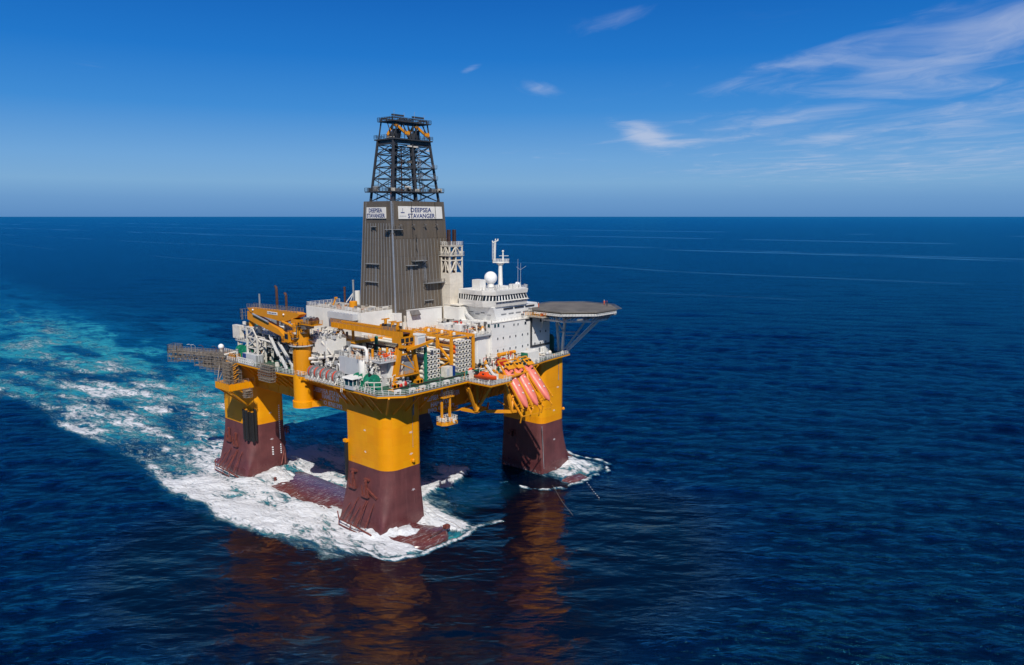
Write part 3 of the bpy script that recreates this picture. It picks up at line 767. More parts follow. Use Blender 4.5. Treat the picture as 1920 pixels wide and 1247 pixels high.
for z in (96.6, 100.4, 104.2, 107.7): beams('girt', 'lattice', derrick, [(lp(-1, -1, z), lp(1, -1, z), .16), (lp(-1, -1, z), lp(-1, 1, z), .16)])
random.seed(5)
for k in range(16):                            # lockers, winches and cable boxes standing on the gallery
    x = DC[0]-10+20*random.random(); y = DC[1]-6.6 if k % 3 else DC[1]-6+11*random.random(); x = x if k % 3 else DC[0]-10.3
    s_ = .5+.6*random.random(); MB().box(x, x+s_*1.6, y, y+s_, 94.65, 94.65+s_*(.7+random.random())).build('locker', random.choice(['grey', 'dirty_white', 'steel', 'lattice']), g)
for z, x0, x1 in ((102.0, .1, .95), (98.4, .15, .9)):
    hx, hy = lsec(z); cx, cy = DC[0], DC[1]-.35
    o = MB().box(cx+hx*x0, cx+hx*x1+.8, cy-hy-1.3, cy-hy, z, z+.2).build('work_platform', 'lattice', derrick)
    rail(o, [(cx+hx*x0, cy-hy, z+.2), (cx+hx*x0, cy-hy-1.3, z+.2), (cx+hx*x1+.8, cy-hy-1.3, z+.2), (cx+hx*x1+.8, cy-hy, z+.2)], 'galvanised', step=1.0, r=.035)
crown = MB().box(DC[0]-8.0, DC[0]+8.0, DC[1]-5.4, DC[1]+4.8, 110.6, 111.0).box(DC[0]-7.4, DC[0]-6.7, DC[1]-4.6, DC[1]+4.0, 109.4, 110.6).box(DC[0]+6.7, DC[0]+7.4, DC[1]-4.6, DC[1]+4.0, 109.4, 110.6).box(DC[0]-6.7, DC[0]+6.7, DC[1]-4.6, DC[1]-4.2, 109.6, 110.6).build('crown_platform', 'lattice', derrick)
rail(crown, [(DC[0]-8, DC[1]-5.4, 111.1), (DC[0]+8, DC[1]-5.4, 111.1), (DC[0]+8, DC[1]+4.8, 111.1), (DC[0]-8, DC[1]+4.8, 111.1)], 'lattice', closed=True, step=1.3, r=.05)
boxes('hoist_box', 'dirty_white', crown, [(DC[0]-2.3, DC[0]-.6, DC[1]-5.0, DC[1]-4.7, 108.6, 109.0), (DC[0]+.2, DC[0]+1.8, DC[1]-5.0, DC[1]-4.7, 108.5, 108.9), (DC[0]-7.8, DC[0]-7.0, DC[1]-4, DC[1]-1, 111.2, 111.6), (DC[0]+5.6, DC[0]+6.8, DC[1]-5.0, DC[1]-4.7, 107.6, 107.9)])
for sx in (-4.0, 4.4):                         # two crown blocks: yellow sheave beams inside a dark frame
    cx, cy = DC[0]+sx, DC[1]-.3
    hb = 3.6; A = [(cx-hb, cy-3.6), (cx+hb, cy-3.6), (cx+hb, cy+3.2), (cx-hb, cy+3.2)]
    T = [(cx-hb+.8, cy-2.9), (cx+hb-.6, cy-2.9), (cx+hb-.6, cy+2.5), (cx-hb+.8, cy+2.5)]
    beams('crown_post', 'lattice', crown, [((a[0], a[1], 111), (t[0], t[1], 117.6), .34) for a, t in zip(A, T)])
    beams('crown_girt', 'lattice', crown, [((T[i][0], T[i][1], 117.4), (T[(i+1) % 4][0], T[(i+1) % 4][1], 117.4), .34) for i in range(4)])
    beams('crown_brace', 'lattice', crown, [((A[0][0], A[0][1], 111), (cx, cy-2.9, 117.4), .22), ((A[1][0], A[1][1], 111), (cx, cy-2.9, 117.4), .22), ((A[0][0], A[0][1], 111), (cx-hb+.4, cy, 117.4), .22)])
    p = MB().box(cx-hb-.3, cx+hb+.5, cy-3.9, cy+3.3, 116.2, 116.45).build('top_platform', 'lattice', crown)
    rail(p, [(cx-hb-.3, cy-3.9, 116.45), (cx+hb+.5, cy-3.9, 116.45), (cx+hb+.5, cy+3.3, 116.45), (cx-hb-.3, cy+3.3, 116.45)], 'lattice', closed=True, step=1.2, r=.05)
    MB().box(cx-2.6, cx+2.2, cy-2.6, cy-2.0, 118.0, 118.5).build('hoist_beam', 'lattice', p)
    beams('sheave_beam', 'crane_yellow', crown, [((cx-1.8, cy-3.0, 115.4), (cx+2.6, cy-3.2, 112.6), .5, .8), ((cx-1.6, cy-1.6, 115.4), (cx-3.4, cy-.8, 112.0), .45, .7)])
    for (q, r_) in (((cx+2.8, cy-3.4, 112.9), .75), ((cx-1.7, cy-3.0, 115.2), .6)):
        MB().lathe((q[0], q[1]-.25, q[2]), [(.1, 0), (r_, 0), (r_*.9, .2), (r_, .5), (.1, .5)], 16, 'y').build('sheave', 'yellow', crown, smooth=35)
    beams('crown_brace', 'lattice', crown, [((cx-hb, cy-3.7, 111), (cx-.6, cy-3.3, 116.2), .16), ((cx+hb, cy-3.7, 111), (cx+.6, cy-3.3, 116.2), .16), ((cx-2, cy-3.6, 111), (cx-2, cy-3.3, 116.2), .16), ((cx+1.4, cy-3.6, 111), (cx+1.4, cy-3.3, 116.2), .14)])
    tubes('mast_light', 'galvanised', crown, [((cx-2.2, cy-2.9, 117.6), (cx-2.2, cy-2.9, 119.8), .05), ((cx+1.9, cy-2.9, 117.6), (cx+1.9, cy-2.9, 119.2), .05)])
    boxes('winch_housing', 'lattice', crown, [(cx-2.8, cx-1.0, cy-2, cy, 111.1, 113.2), (cx+.4, cx+1.6, cy-1, cy+1.2, 111.1, 114.4)])

# ================================================================ exhaust tower
ex = thing('exhaust_tower', 'white lattice exhaust tower with four dark stacks beside the derrick', 'exhaust tower', (50, 25.9, ZD))
hx, hy, cx, cy = 3.05, 2.1, 50., 25.9
MB().box(cx-hx, cx+hx, cy-hy, cy+hy, 50., 68.2).build('casing', 'rust_white', ex)
for z in (56.2, 60.4, 64.6): MB().box(cx-hx-.06, cx+hx+.06, cy-hy-.06, cy+hy+.06, z, z+.14).build('seam_band', 'rust_white', ex)
CN = [(-1, -1), (1, -1), (1, 1), (-1, 1)]
beams('corner_post', 'rust_white', ex, [((cx+i*(hx-.2), cy+j*(hy-.2), 68), (cx+i*(hx-.2), cy+j*(hy-.2), 77.2), .42) for i, j in CN])
beams('mid_post', 'rust_white', ex, [((cx, cy-hy+.2, 68), (cx, cy-hy+.2, 77.2), .3), ((cx-hx+.2, cy, 68), (cx-hx+.2, cy, 77.2), .26)])
for z in (72.4, 73.7, 77.0):
    for k in range(4):
        p, q = CN[k], CN[(k+1) % 4]
        beams('tie', 'rust_white', ex, [((cx+p[0]*(hx-.2), cy+p[1]*(hy-.2), z), (cx+q[0]*(hx-.2), cy+q[1]*(hy-.2), z), .34)])
for z0, z1 in ((68.2, 72.4), (73.7, 77.0)):
    for x0, x1 in ((-1, 0), (1, 0)):
        beams('brace', 'rust_white', ex, [((cx+x0*(hx-.3), cy-hy+.15, z0), (cx+x1*.2, cy-hy+.15, z1), .28)])
        beams('brace', 'rust_white', ex, [((cx-hx+.15, cy+x0*(hy-.3), z0), (cx-hx+.15, cy, z1), .26), ((cx+hx-.15, cy+x0*(hy-.3), z0), (cx+hx-.15, cy, z1), .26)])
for z, e in ((73.9, .35), (77.2, .12)):
    o = MB().box(cx-hx-e, cx+hx+e, cy-hy-e, cy+hy+e, z, z+.18).build('platform', 'rust_white', ex)
    rail(o, [(cx-hx-e, cy-hy-e, z+.18), (cx+hx+e, cy-hy-e, z+.18), (cx+hx+e, cy+hy+e, z+.18), (cx-hx-e, cy+hy+e, z+.18)], 'white', closed=True, step=1.1)
for i, (dx, dy) in enumerate(((-1.7, -.7), (-.75, .75), (.75, -.7), (1.7, .75))):
    MB().tube((cx+dx, cy+dy, 68.2), (cx+dx, cy+dy, 82.4), .52, 12).build('stack', 'stack', ex, smooth=50)
    MB().tube((cx+dx, cy+dy, 69), (cx+dx, cy+dy, 73), .62, 12).build('stack_lagging', 'rust_white', ex, smooth=50)
tubes('side_cage', 'rust_white', ex, [((cx+hx+.9, cy-1, 73.9), (cx+hx+.9, cy-1, 76), .06), ((cx+hx+.9, cy+1, 73.9), (cx+hx+.9, cy+1, 76), .06)])

# ================================================================ accommodation block with its bridge
acc = thing('accommodation_block', 'big white accommodation block with small dark windows and bridge on top', 'accommodation block', (60, 15, ZD))
AX0, AX1, AY0, AY1, AZ = 47.0, 76.0, 5.0, 26.0, 53.3
MB().box(AX0, AX1, AY0, AY1, ZD, AZ).build('wall', 'wall_white', acc)
# plating of the bow wall: each plate stands a hair proud
xs_ = [47.0, 52.4, 57.8, 61.2, 65.6]; zz_ = [41.6, 45.3, 49.2, 53.3]
for i in range(len(xs_)-1):
    for j in range(len(zz_)-1):
        MB().box(xs_[i]+.03, xs_[i+1]-.03, AY0-.05, AY0, zz_[j]+.03, zz_[j+1]-.03).build('wall_panel', 'wall_white', acc)
for j, (z0, z1) in enumerate(((44.3, 48.6), (48.6, 53.2))):
    MB().box(66.9, 75.97, AY0-.06, AY0, z0+.03, z1-.03).build('wall_panel', 'wall_white', acc)
for j in range(3): MB().box(AX0-.05, AX0, AY0+.1, 13.0, zz_[j]+.03, zz_[j+1]-.03).build('wall_panel', 'wall_white', acc)
m = MB(); m.box(65.7, 66.5, AY0-.26, AY0, 43.3, 53.2).box(66.5, 76.0, AY0-.26, AY0, 43.2, 43.95).box(63.2, 66.5, AY0-.26, AY0, 52.6, 53.3)
m.build('cable_trunk', 'lattice', acc)
def win(px, py, w, h, Y=AY0, mat='window', X=None, par=acc):
    if X is None:
        p = at(px, py, Y=Y); fr = MB().box(p.x-w/2-.1, p.x+w/2+.1, Y-.13, Y, p.z-h/2-.1, p.z+h/2+.1).build('window', 'light_grey', par)
        MB().box(p.x-w/2, p.x+w/2, Y-.17, Y-.13, p.z-h/2, p.z+h/2).build('pane', mat, fr)
    else:
        p = at(px, py, X=X); fr = MB().box(X-.13, X, p.y-w/2-.1, p.y+w/2+.1, p.z-h/2-.1, p.z+h/2+.1).build('window', 'light_grey', par)
        MB().box(X-.17, X-.13, p.y-w/2, p.y+w/2, p.z-h/2, p.z+h/2).build('pane', mat, fr)
zq = lambda x, y: (880+x/8.905, 560+y/8.905)
for q in [(570, 462), (740, 433), (808, 425), (470, 668), (562, 655), (673, 635), (770, 620), (880, 598), (971, 585), (1090, 565), (1180, 545), (1270, 538), (470, 868), (563, 850), (674, 828), (772, 812), (882, 790), (973, 770), (1090, 748), (1180, 735), (1272, 715)]:
    win(*zq(*q), .42, .62)
for q in [(425, 455), (480, 445)]: win(*zq(*q), .8, 1.0, mat='window_teal')
for q in [(932, 405), (1190, 362), (1268, 355)]: win(*zq(*q), .85, .9)
for q in [(265, 447), (330, 452)]: win(*zq(*q), .9, 1.0, X=AX0, mat='window_teal')
rail(acc, [(AX0, 16, AZ), (AX0, AY0+.1, AZ), (65.5, AY0+.1, AZ)], 'white', 1.1)
MB().box(AX0-.25, AX1+.25, AY0-.25, AY0+.1, AZ, AZ+.18).build('roof_edge', 'dirty_white', acc)
# grey sloping front under the bridge, and the white side wing with ventilation slits
m = MB(); m.hexa([(52.0, 7.5, AZ), (74.5, 7.5, AZ), (74.5, 24, AZ), (52.0, 24, AZ), (50.2, 7.3, 57.9), (72.0, 7.3, 57.9), (72.0, 24, 57.9), (50.2, 24, 57.9)]); m.build('upper_deckhouse', 'wall_white', acc)
for k in range(4): MB().box(54.0+k*3.6, 56.4+k*3.6, 7.28, 7.45, 55.2, 55.55).build('vent_slit', 'grey', acc)
for k in range(3): MB().box(55.0+k*5.4, 59.6+k*5.4, 7.1, 7.36, 56.9, 57.3).build('light_trough', 'dark', acc)
for k in range(4): MB().box(50.9, 51.1, 9.2+k*2.6, 10.9+k*2.6, 55.0+.6*(k % 2), 55.3+.6*(k % 2)).build('vent_slit', 'grey', acc)
# bridge
def ringp(z, e): return [(x, y, z) for x, y in [(51.2-e, 7.0-e*.9), (65.8+e*.7, 6.8-e), (67.6+e*.6, 9.5), (67.6, 22), (49.2, 22), (48.6-e, 13.5), (48.8-e, 10.5)]]
br = MB().loft([ringp(57.9, 0), ringp(58.9, .25), ringp(60.0, .45)]).build('bridge', 'white', acc)
MB().loft([ringp(60.0, .30), ringp(61.7, -.35)]).build('bridge_window_band', 'window', br)
MB().loft([ringp(61.7, -.2), ringp(61.75, .25), ringp(63.0, .45), ringp(63.2, .45)]).build('bridge_roof', 'white', br)
b0, b1 = ringp(60.0, .36), ringp(61.75, -.28)
for i, k in ((0, 11), (6, 4), (5, 3), (1, 3), (4, 7)):
    j = (i+1) % 7
    if i == 6: j = 0
    for t in range(k+1):
        p = Vector(b0[i]).lerp(Vector(b0[j]), t/k); q = Vector(b1[i]).lerp(Vector(b1[j]), t/k); MB().beam(p, q, .30, .22).build('window_post', 'white', br)
for t in range(10):
    p = Vector(ringp(59.35, .40)[0]).lerp(Vector(ringp(59.35, .40)[1]), (t+.3)/10); MB().cbox(p, (.55, .25, .2)).build('wiper_box', 'grey', br)
MB().beam(Vector(ringp(59.75, .62)[0]), Vector(ringp(59.75, .62)[1]), .5, .12).build('bridge_ledge', 'white', br)
rail(br, [ringp(63.2, .35)[i] for i in (5, 6, 0, 1, 2)], 'white', 1.1, step=1.2)
boxes('roof_house', 'white', br, [(50.5, 53.2, 13.5, 17, 63.2, 66.4), (57.0, 60.2, 9.8, 12.5, 63.2, 64.2), (61.8, 64, 9, 11, 63.2, 64.5)])
random.seed(9)
for k in range(26):
    x, y = random.uniform(50.5, 66.5), random.uniform(8, 12)
    MB().tube((x, y, 63.2), (x, y, 63.9+random.random()*1.4), .07+.12*random.random(), 6).build('roof_fitting', random.choice(['white', 'light_grey', 'grey']), br)
# outside stairs on the -X side and the side houses
m = MB().beam((49.6, 22.5, 57.2), (49.6, 14.5, 52.4), 1.6, .3); m.build('stair', 'light_grey', acc)
rail(acc, [(48.8, 22.5, 57.3), (48.8, 14.5, 52.5)], 'white', 1.2, name='stair_railing')
MB().box(46.2, 51, 19, 26, AZ, 57.4).build('side_house', 'white', acc)
MB().box(AX0-3.2, AX0, 14.5, 26, 52.1, 52.4).build('side_gallery', 'light_grey', acc); rail(acc, [(AX0-3.2, 26, 52.4), (AX0-3.2, 14.5, 52.4), (AX0, 14.5, 52.4)], 'dirty_white')
# low service house in front of the bow wall, left end
MB().box(40.6, 47.0, 6.0, 18, ZD, 49.8).build('service_house', 'white', acc)
MB().box(40.0, 47.0, 5.0, 18, 49.8, 50.1).build('service_house_roof', 'light_grey', acc); rail(acc, [(40.0, 18, 50.1), (40.0, 5.0, 50.1), (47.0, 5.0, 50.1)], 'white', step=1.2)
MB().box(41.5, 45.2, 5.86, 6.0, 41.2, 48.4).build('service_house_panel', 'wall_white', acc)
boxes('door', 'grey', acc, [(70.2, 71.0, 4.86, 5.0, 40.6, 42.7)])
boxes('fire_locker', 'white', acc, [(66.5, 68.2, 4.2, 5.0, ZD, 42.4), (71.6, 73.2, 4.3, 5.0, ZD, 42.6), (73.6, 75.4, 4.4, 5.0, ZD, 42.0)])

# ------------- mast, radomes and aerials
mast = thing('radar_mast', 'white radar mast with cross platform standing on the bridge roof', 'mast', (63.9, 16.8, 63.2))
mx, my = 63.9, 16.8
MB().tube((mx, my, 63.0), (mx, my, 71.0), .85, 14, .62).build('trunk', 'white', mast, smooth=50)
MB().lathe((mx, my, 70.2), [(.6, 0), (1.5, 1.0), (1.5, 1.2), (.3, 1.2)], 14).build('collar', 'white', mast, smooth=40)
rt = Vector((_cy, -_sy, 0))
pl = MB(); c = Vector((mx, my, 71.4)); pl.beam(c-rt*2.6, c+rt*3.0, 1.5, .25); pl.build('cross_platform', 'white', mast)
n2 = Vector((_sy, _cy, 0))*.75
rail(mast, [c-rt*2.6-n2, c+rt*3.0-n2, c+rt*3.0+n2, c-rt*2.6+n2], 'white', 1.1, closed=True, step=.9)
MB().beam(c-rt*1.9, c-rt*1.7+Vector((0, 0, 7.2)), .42).build('signal_post', 'white', mast)
MB().ladder(c-rt*2.4, c-rt*2.4+Vector((0, 0, 6.6)), rt*.5).build('ladder', 'white', mast)
MB().beam(c-rt*2.6+Vector((0, 0, 6.6)), c-rt*.7+Vector((0, 0, 7.4)), .5, .3).build('lamp_bracket', 'white', mast)
for d, z in ((-2.6, 7.3), (-1.6, 7.9), (-.8, 7.9)): MB().lathe((c+rt*d+Vector((0, 0, z-.6))), [(.18, 0), (.22, .2), (.18, .6)], 8).build('signal_lamp', 'white', mast)
MB().tube(c+rt*.9, c+rt*.9+Vector((0, 0, 3.4)), .34, 10, .22).build('radar_post', 'white', mast, smooth=50)
MB().beam(c-rt*.4+Vector((0, 0, 2.2)), c+rt*2.8+Vector((0, 0, 2.2)), .25, .2).build('radar_bar', 'light_grey', mast)
MB().sphere(c+rt*.9+Vector((0, 0, 3.7)), .4, 10, 6).build('beacon', 'white', mast, smooth=60)
def radome(loc, r, lab, ped):
    o = thing('radome', lab, 'radome', (loc[0], loc[1], loc[2]-r-ped), 'radomes')
    MB().sphere(loc, r, 24, 14).build('dome', 'radome', o, smooth=80)
    MB().tube((loc[0], loc[1], loc[2]-r-ped), (loc[0], loc[1], loc[2]-r*.8), r*.55, 12, r*.5).build('pedestal', 'white', o, smooth=50)
    return o
radome(at(920, 521, Y=15.5), 2.15, 'largest white ball radome on the bridge roof beside the mast', .9)
radome(at(970, 533, Y=12.0), .85, 'small white ball radome at the far end of the bridge roof', .7)
for px, h, lab in ((971, 9.5, 'taller thin whip aerial on the bridge roof near the small radome'), (976, 8.0, 'shorter whip aerial with slanted arms on the bridge roof')):
    p = at(px, 545, Y=10.5); o = thing('whip_aerial', lab, 'aerial', (p.x, p.y, 63.2), 'whip aerials')
    MB().tube((p.x, p.y, 63.2), (p.x, p.y, 63.2+h), .06, 6, .03).build('rod', 'light_grey', o)
    if px == 976: MB().beam((p.x, p.y, 69), (p.x+1.3, p.y-1.3, 70.3), .05).beam((p.x, p.y, 69), (p.x-1.0, p.y+1.0, 70), .05).build('arm', 'light_grey', o)
    MB().lathe((p.x, p.y, 63.2), [(.2, 0), (.14, .8), (.06, 1)], 8).build('base', 'white', o)

# ================================================================ helideck
hd = thing('helideck', 'grey octagonal helideck on slanting white struts over the water', 'helideck', (80, -2, ZD))
HC, HR, HZ = (80., -2.), 15.2, 56.3
oct_ = [(HC[0]+HR*math.cos(a), HC[1]+HR*math.sin(a)) for a in [R(22.5+45*i) for i in range(8)]]
MB().prism(oct_, HZ-.45, HZ).build('landing_deck', 'helideck_surface', hd)
net = [(HC[0]+(HR+1.5)*math.cos(a), HC[1]+(HR+1.5)*math.sin(a)) for a in [R(22.5+45*i) for i in range(8)]]
m = MB()
for i in range(8):
    a, b, c_, d_ = oct_[i], oct_[(i+1) % 8], net[(i+1) % 8], net[i]
    for t in range(13):
        p = Vector((*a, HZ-.15)).lerp(Vector((*b, HZ-.15)), t/12); q = Vector((*d_, HZ+.1)).lerp(Vector((*c_, HZ+.1)), t/12); m.beam(p, q, .07)
    m.beam((*d_, HZ+.1), (*c_, HZ+.1), .1)
    for s_ in (.35, .7): m.beam(Vector((*a, HZ-.1)).lerp(Vector((*d_, HZ+.1)), s_), Vector((*b, HZ-.1)).lerp(Vector((*c_, HZ+.1)), s_), .05)
m.build('safety_net', 'steel', hd)
ring2 = [(HC[0]+(HR-.5)*math.cos(a), HC[1]+(HR-.5)*math.sin(a)) for a in [R(22.5+45*i) for i in range(8)]]
for i in range(8):
    a, b = ring2[i], ring2[(i+1) % 8]; dz = 3.6
    beams('edge_girder', 'white', hd, [((*a, HZ-1.15), (*b, HZ-1.15), .5, .8)])
    beams('truss_chord', 'white', hd, [((a[0]*.8+HC[0]*.2, a[1]*.8+HC[1]*.2, HZ-dz), (b[0]*.8+HC[0]*.2, b[1]*.8+HC[1]*.2, HZ-dz), .5, .6)])
    m1 = ((a[0]+b[0])/2, (a[1]+b[1])/2)
    beams('truss_web', 'light_grey', hd, [((a[0]*.8+HC[0]*.2, a[1]*.8+HC[1]*.2, HZ-dz), (*m1, HZ-.9), .2), ((b[0]*.8+HC[0]*.2, b[1]*.8+HC[1]*.2, HZ-dz), (*m1, HZ-.9), .2), ((*a, HZ-.9), (a[0]*.8+HC[0]*.2, a[1]*.8+HC[1]*.2, HZ-dz), .26)])
for i in range(8):
    a, b = Vector((*ring2[i], HZ-1.2)), Vector((*ring2[(i+1) % 8], HZ-1.2)); cc = Vector((HC[0], HC[1], HZ-1.2))
    for t in range(4):
        p, q = a.lerp(b, t/4), a.lerp(b, (t+1)/4); pl_, ql_ = p.lerp(cc, .2)-Vector((0, 0, 2.4)), q.lerp(cc, .2)-Vector((0, 0, 2.4))
        beams('truss_web', 'light_grey', hd, [(p, pl_, .16), (pl_, q, .13)])
MB().prism([(HC[0]+(x-HC[0])*.78, HC[1]+(y-HC[1])*.78) for x, y in oct_], HZ-2.3, HZ-.5).build('understructure', 'grey', hd)
for k in range(5):
    y = HC[1]-10+5*k; beams('cross_girder', 'grey', hd, [((HC[0]-11, y, HZ-2.6), (HC[0]+11, y, HZ-2.6), .35, .5)])
foot = [(77.2, .6, ZD), (77.6, 3.2, ZD)]
beams('support_leg', 'white', hd, [((77.0, .2, ZD), (76.6, -1.5, HZ-1), .75), ((78.6, 2.8, ZD), (79, 4.5, HZ-1), .75)])
beams('slanting_strut', 'white', hd, [((78.2, -.2, ZD), (88.0, -9.0, HZ-3.2), .6), ((78.6, 1.2, ZD), (90.5, -2.0, HZ-3.2), .5), ((78.2, .0, ZD+.6), (84.5, -9.6, HZ-3.2), .4)])
beams('strut_tie', 'light_grey', hd, [((77.0, .0, 46.6), (83.0, -4.6, 46.6), .3), ((78.6, 2.8, 47.4), (84.0, -1.8, 47.2), .28)])
# access platform between block roof and helideck
o = MB().box(64.5, 71.5, -1.5, 6.2, 53.9, 54.3).build('access_platform', 'deck_tan', hd); rail(o, [(64.5, 6, 54.3), (64.5, -1.5, 54.3), (71.5, -1.5, 54.3)], 'yellow', step=1.1)
m = MB().box(66.5, 71.2, 1.2, 6.0, 55.2, 55.5).box(67.0, 71.0, 1.4, 1.9, 54.3, 55.2); m.build('monitor_platform', 'steel', hd)
for k, (x, y) in enumerate(((66, 0), (68.3, .4), (70.2, -.6), (67.4, 4.0), (69.6, 3.2))):
    MB().cbox((x, y, 54.8+(.9 if y > 1 else 0)), (1.2, .6, .8)).build('foam_cabinet', ['red', 'dirty_white', 'yellow', 'grey', 'reel_red'][k], hd)
beams('access_strut', 'light_grey', hd, [((65, -1.0, 53.9), (71.5, 4.9, 49.5), .3), ((71, -1.2, 53.9), (76.4, -1.0, 48), .3)])
# ================================================================ houses round the derrick
def clutter(parent, n, x0, x1, y0, y1, z, hmax=1.2, seed=1, mats=('dirty_white', 'deck_tan', 'wood', 'steel', 'grey', 'light_grey'), name='deck_gear'):
    random.seed(seed)
    for k in range(n):
        x, y = random.uniform(x0, x1), random.uniform(y0, y1); a, b, h = random.uniform(.3, 1.5), random.uniform(.3, 1.5), random.uniform(.2, hmax)
        t = random.random(); m = MB()
        if t < .45: m.cbox((x, y, z+h/2), (a, b, h), random.choice([0, 0, .3]))
        elif t < .7: m.tube((x, y, z), (x, y, z+h*1.2), .15+.25*random.random(), 8)
        elif t < .88:
            r_ = .12+.2*random.random()
            if random.random() < .5: m.tube((x-a, y, z+h*.6), (x+a, y, z+h*.6), r_, 7)
            else: m.tube((x, y-a, z+h*.6), (x, y+a, z+h*.6), r_, 7)
            m.beam((x, y, z), (x, y, z+h*.6), .16)
        else: m.lathe((x, y, z), [(.25, 0), (.6, .2), (.6, h*.6), (.2, h)], 9)
        m.build(name, random.choice(mats), parent)
def pipe_mass(parent, n, x0, x1, y0, y1, z0, z1, seed, mats=('dirty_white', 'dirty_white', 'white', 'light_grey', 'steel', 'grey', 'dark'), rmin=.06, rmax=.2):
    random.seed(seed)
    for k in range(n):
        p = Vector((random.uniform(x0, x1), random.uniform(y0, y1), random.uniform(z0, z1))); pts = [p.copy()]
        for e in range(random.choice([1, 2, 3])):
            ax = random.randrange(3); L = random.uniform(.6, 2.6)*random.choice([-1, 1]); p = p.copy(); p[ax] += L
            p.x = min(max(p.x, x0-.3), x1+.3); p.y = min(max(p.y, y0-.3), y1+.3); p.z = min(max(p.z, z0), z1+.4)
            if (p-pts[-1]).length > .25: pts.append(p.copy())
        if len(pts) < 2: continue
        m = MB(); r_ = random.uniform(rmin, rmax)
        for a_, b_ in zip(pts, pts[1:]): m.tube(a_, b_, r_, 6)
        if random.random() < .35: m.cbox(pts[-1], (r_*4, r_*4, r_*5))
        m.build('pipe', random.choice(mats), parent)
def module(name, label, cat, box, mat='white', grid=None, group=None):
    """a house or tank module: body + plates on the two faces in view"""
    x0, x1, y0, y1, z0, z1 = box
    o = thing(name, label, cat, ((x0+x1)/2, (y0+y1)/2, z0), group)
    MB().box(*box).build('wall', mat, o)
    if grid:
        gx, gy, gz = grid
        for i in range(gx):
            for k in range(gz):
                MB().box(x0+(x1-x0)*i/gx+.04, x0+(x1-x0)*(i+1)/gx-.04, y0-.06, y0, z0+(z1-z0)*k/gz+.04, z0+(z1-z0)*(k+1)/gz-.04).build('wall_panel', mat, o)
        for i in range(gy):
            for k in range(gz):
                MB().box(x0-.06, x0, y0+(y1-y0)*i/gy+.04, y0+(y1-y0)*(i+1)/gy-.04, z0+(z1-z0)*k/gz+.04, z0+(z1-z0)*(k+1)/gz-.04).build('wall_panel', mat, o)
    return o
hs = module('drill_floor_house', 'large white house with a cluttered railed roof left of the derrick', 'deck house', (14.8, 28.2, 29, 58.4, ZD, 57.8), 'white', (3, 6, 2))
rail(hs, [(28, 29.1, 57.8), (14.9, 29.1, 57.8), (14.9, 58.3, 57.8), (28, 58.3, 57.8)], 'white', 1.2)
MB().box(14.9, 28.1, 29.1, 58.3, 57.8, 57.84).build('roof_surface', 'deck_tan', hs)
clutter(hs, 42, 16, 26.5, 30, 57, 57.85, 1.0, 21)
MB().box(12.6, 14.8, 30.5, 43.5, 55.4, 57.2).build('roof_locker', 'light_grey', hs); rail(hs, [(12.6, 30.5, 57.2), (12.6, 43.5, 57.2)], 'white', 1.1)
MB().lathe((21.5, 42, 57.8), [(1.3, 0), (1.3, 1.9), (1.1, 2.1)], 14).build('roof_tank', 'crane_yellow', hs, smooth=40)
MB().beam((18.5, 49, 57.8), (19.2, 48, 60.6), .4).cbox((19.2, 48, 60.7), (.9, .6, .5)).build('roof_winch', 'crane_yellow', hs)
for i in range(7): MB().box(19.5+i*.35, 19.8+i*.35, 31.5, 35.5, 57.85+.12*(i % 3), 58.0+.12*(i % 3)).build('timber', 'wood', hs)
MB().box(15.6, 17.8, 28.86, 29, 48.2, 50.4).build('door', 'light_grey', hs)
hw = module('derrick_front_house', 'white panelled house with a dark doorway in front of the derrick', 'deck house', (31.2, 46.2, 27, 29.2, ZD, 57.1), 'wall_white', (4, 1, 2))
MB().box(28.4, 31.2, 27.6, 29.0, ZD, 56.8).build('doorway', 'dark', hw)
MB().box(29.2, 30.6, 26.6, 27.6, ZD, 53.6).build('gate', 'dirty_white', hw)
MB().box(29.9, 30.15, 26.3, 27.4, ZD, 55.6).build('gate_post', 'dirty_white', hw)
MB().box(31.0, 46.4, 26.8, 29.3, 57.1, 57.3).build('roof_edge', 'white', hw)
def container(name, label, loc, size, mat, endmat=None, ribs=8, endribs=3, group=None):
    """ISO box: corrugated sides, framed ends, corner posts"""
    x, y, z = loc; sx, sy, sz = size
    o = thing(name, label, 'container', (x, y, z), group)
    MB().box(x-sx/2, x+sx/2, y-sy/2, y+sy/2, z+.1, z+sz).build('body', mat, o)
    for i in range(ribs):
        t = (i+.5)/ribs
        MB().box(x-sx/2-.05, x-sx/2, y-sy/2+sy*t-.12, y-sy/2+sy*t+.12, z+.25, z+sz-.15).build('rib', mat, o)
    for i in range(endribs):
        t = (i+.5)/endribs; MB().box(x-sx/2+sx*t-.12, x-sx/2+sx*t+.12, y-sy/2-.05, y-sy/2, z+.25, z+sz-.15).build('rib', endmat or mat, o)
    for i in (-1, 1):
        for j in (-1, 1): MB().box(x+i*sx/2-.09, x+i*sx/2+.09, y+j*sy/2-.09, y+j*sy/2+.09, z, z+sz+.05).build('corner_post', endmat or mat, o)
    return o
container('container', 'white container standing on end beside the derrick doorway', (26.6, 27.4, 50.5), (3.0, 2.4, 6.2), 'white', ribs=3, endribs=2)
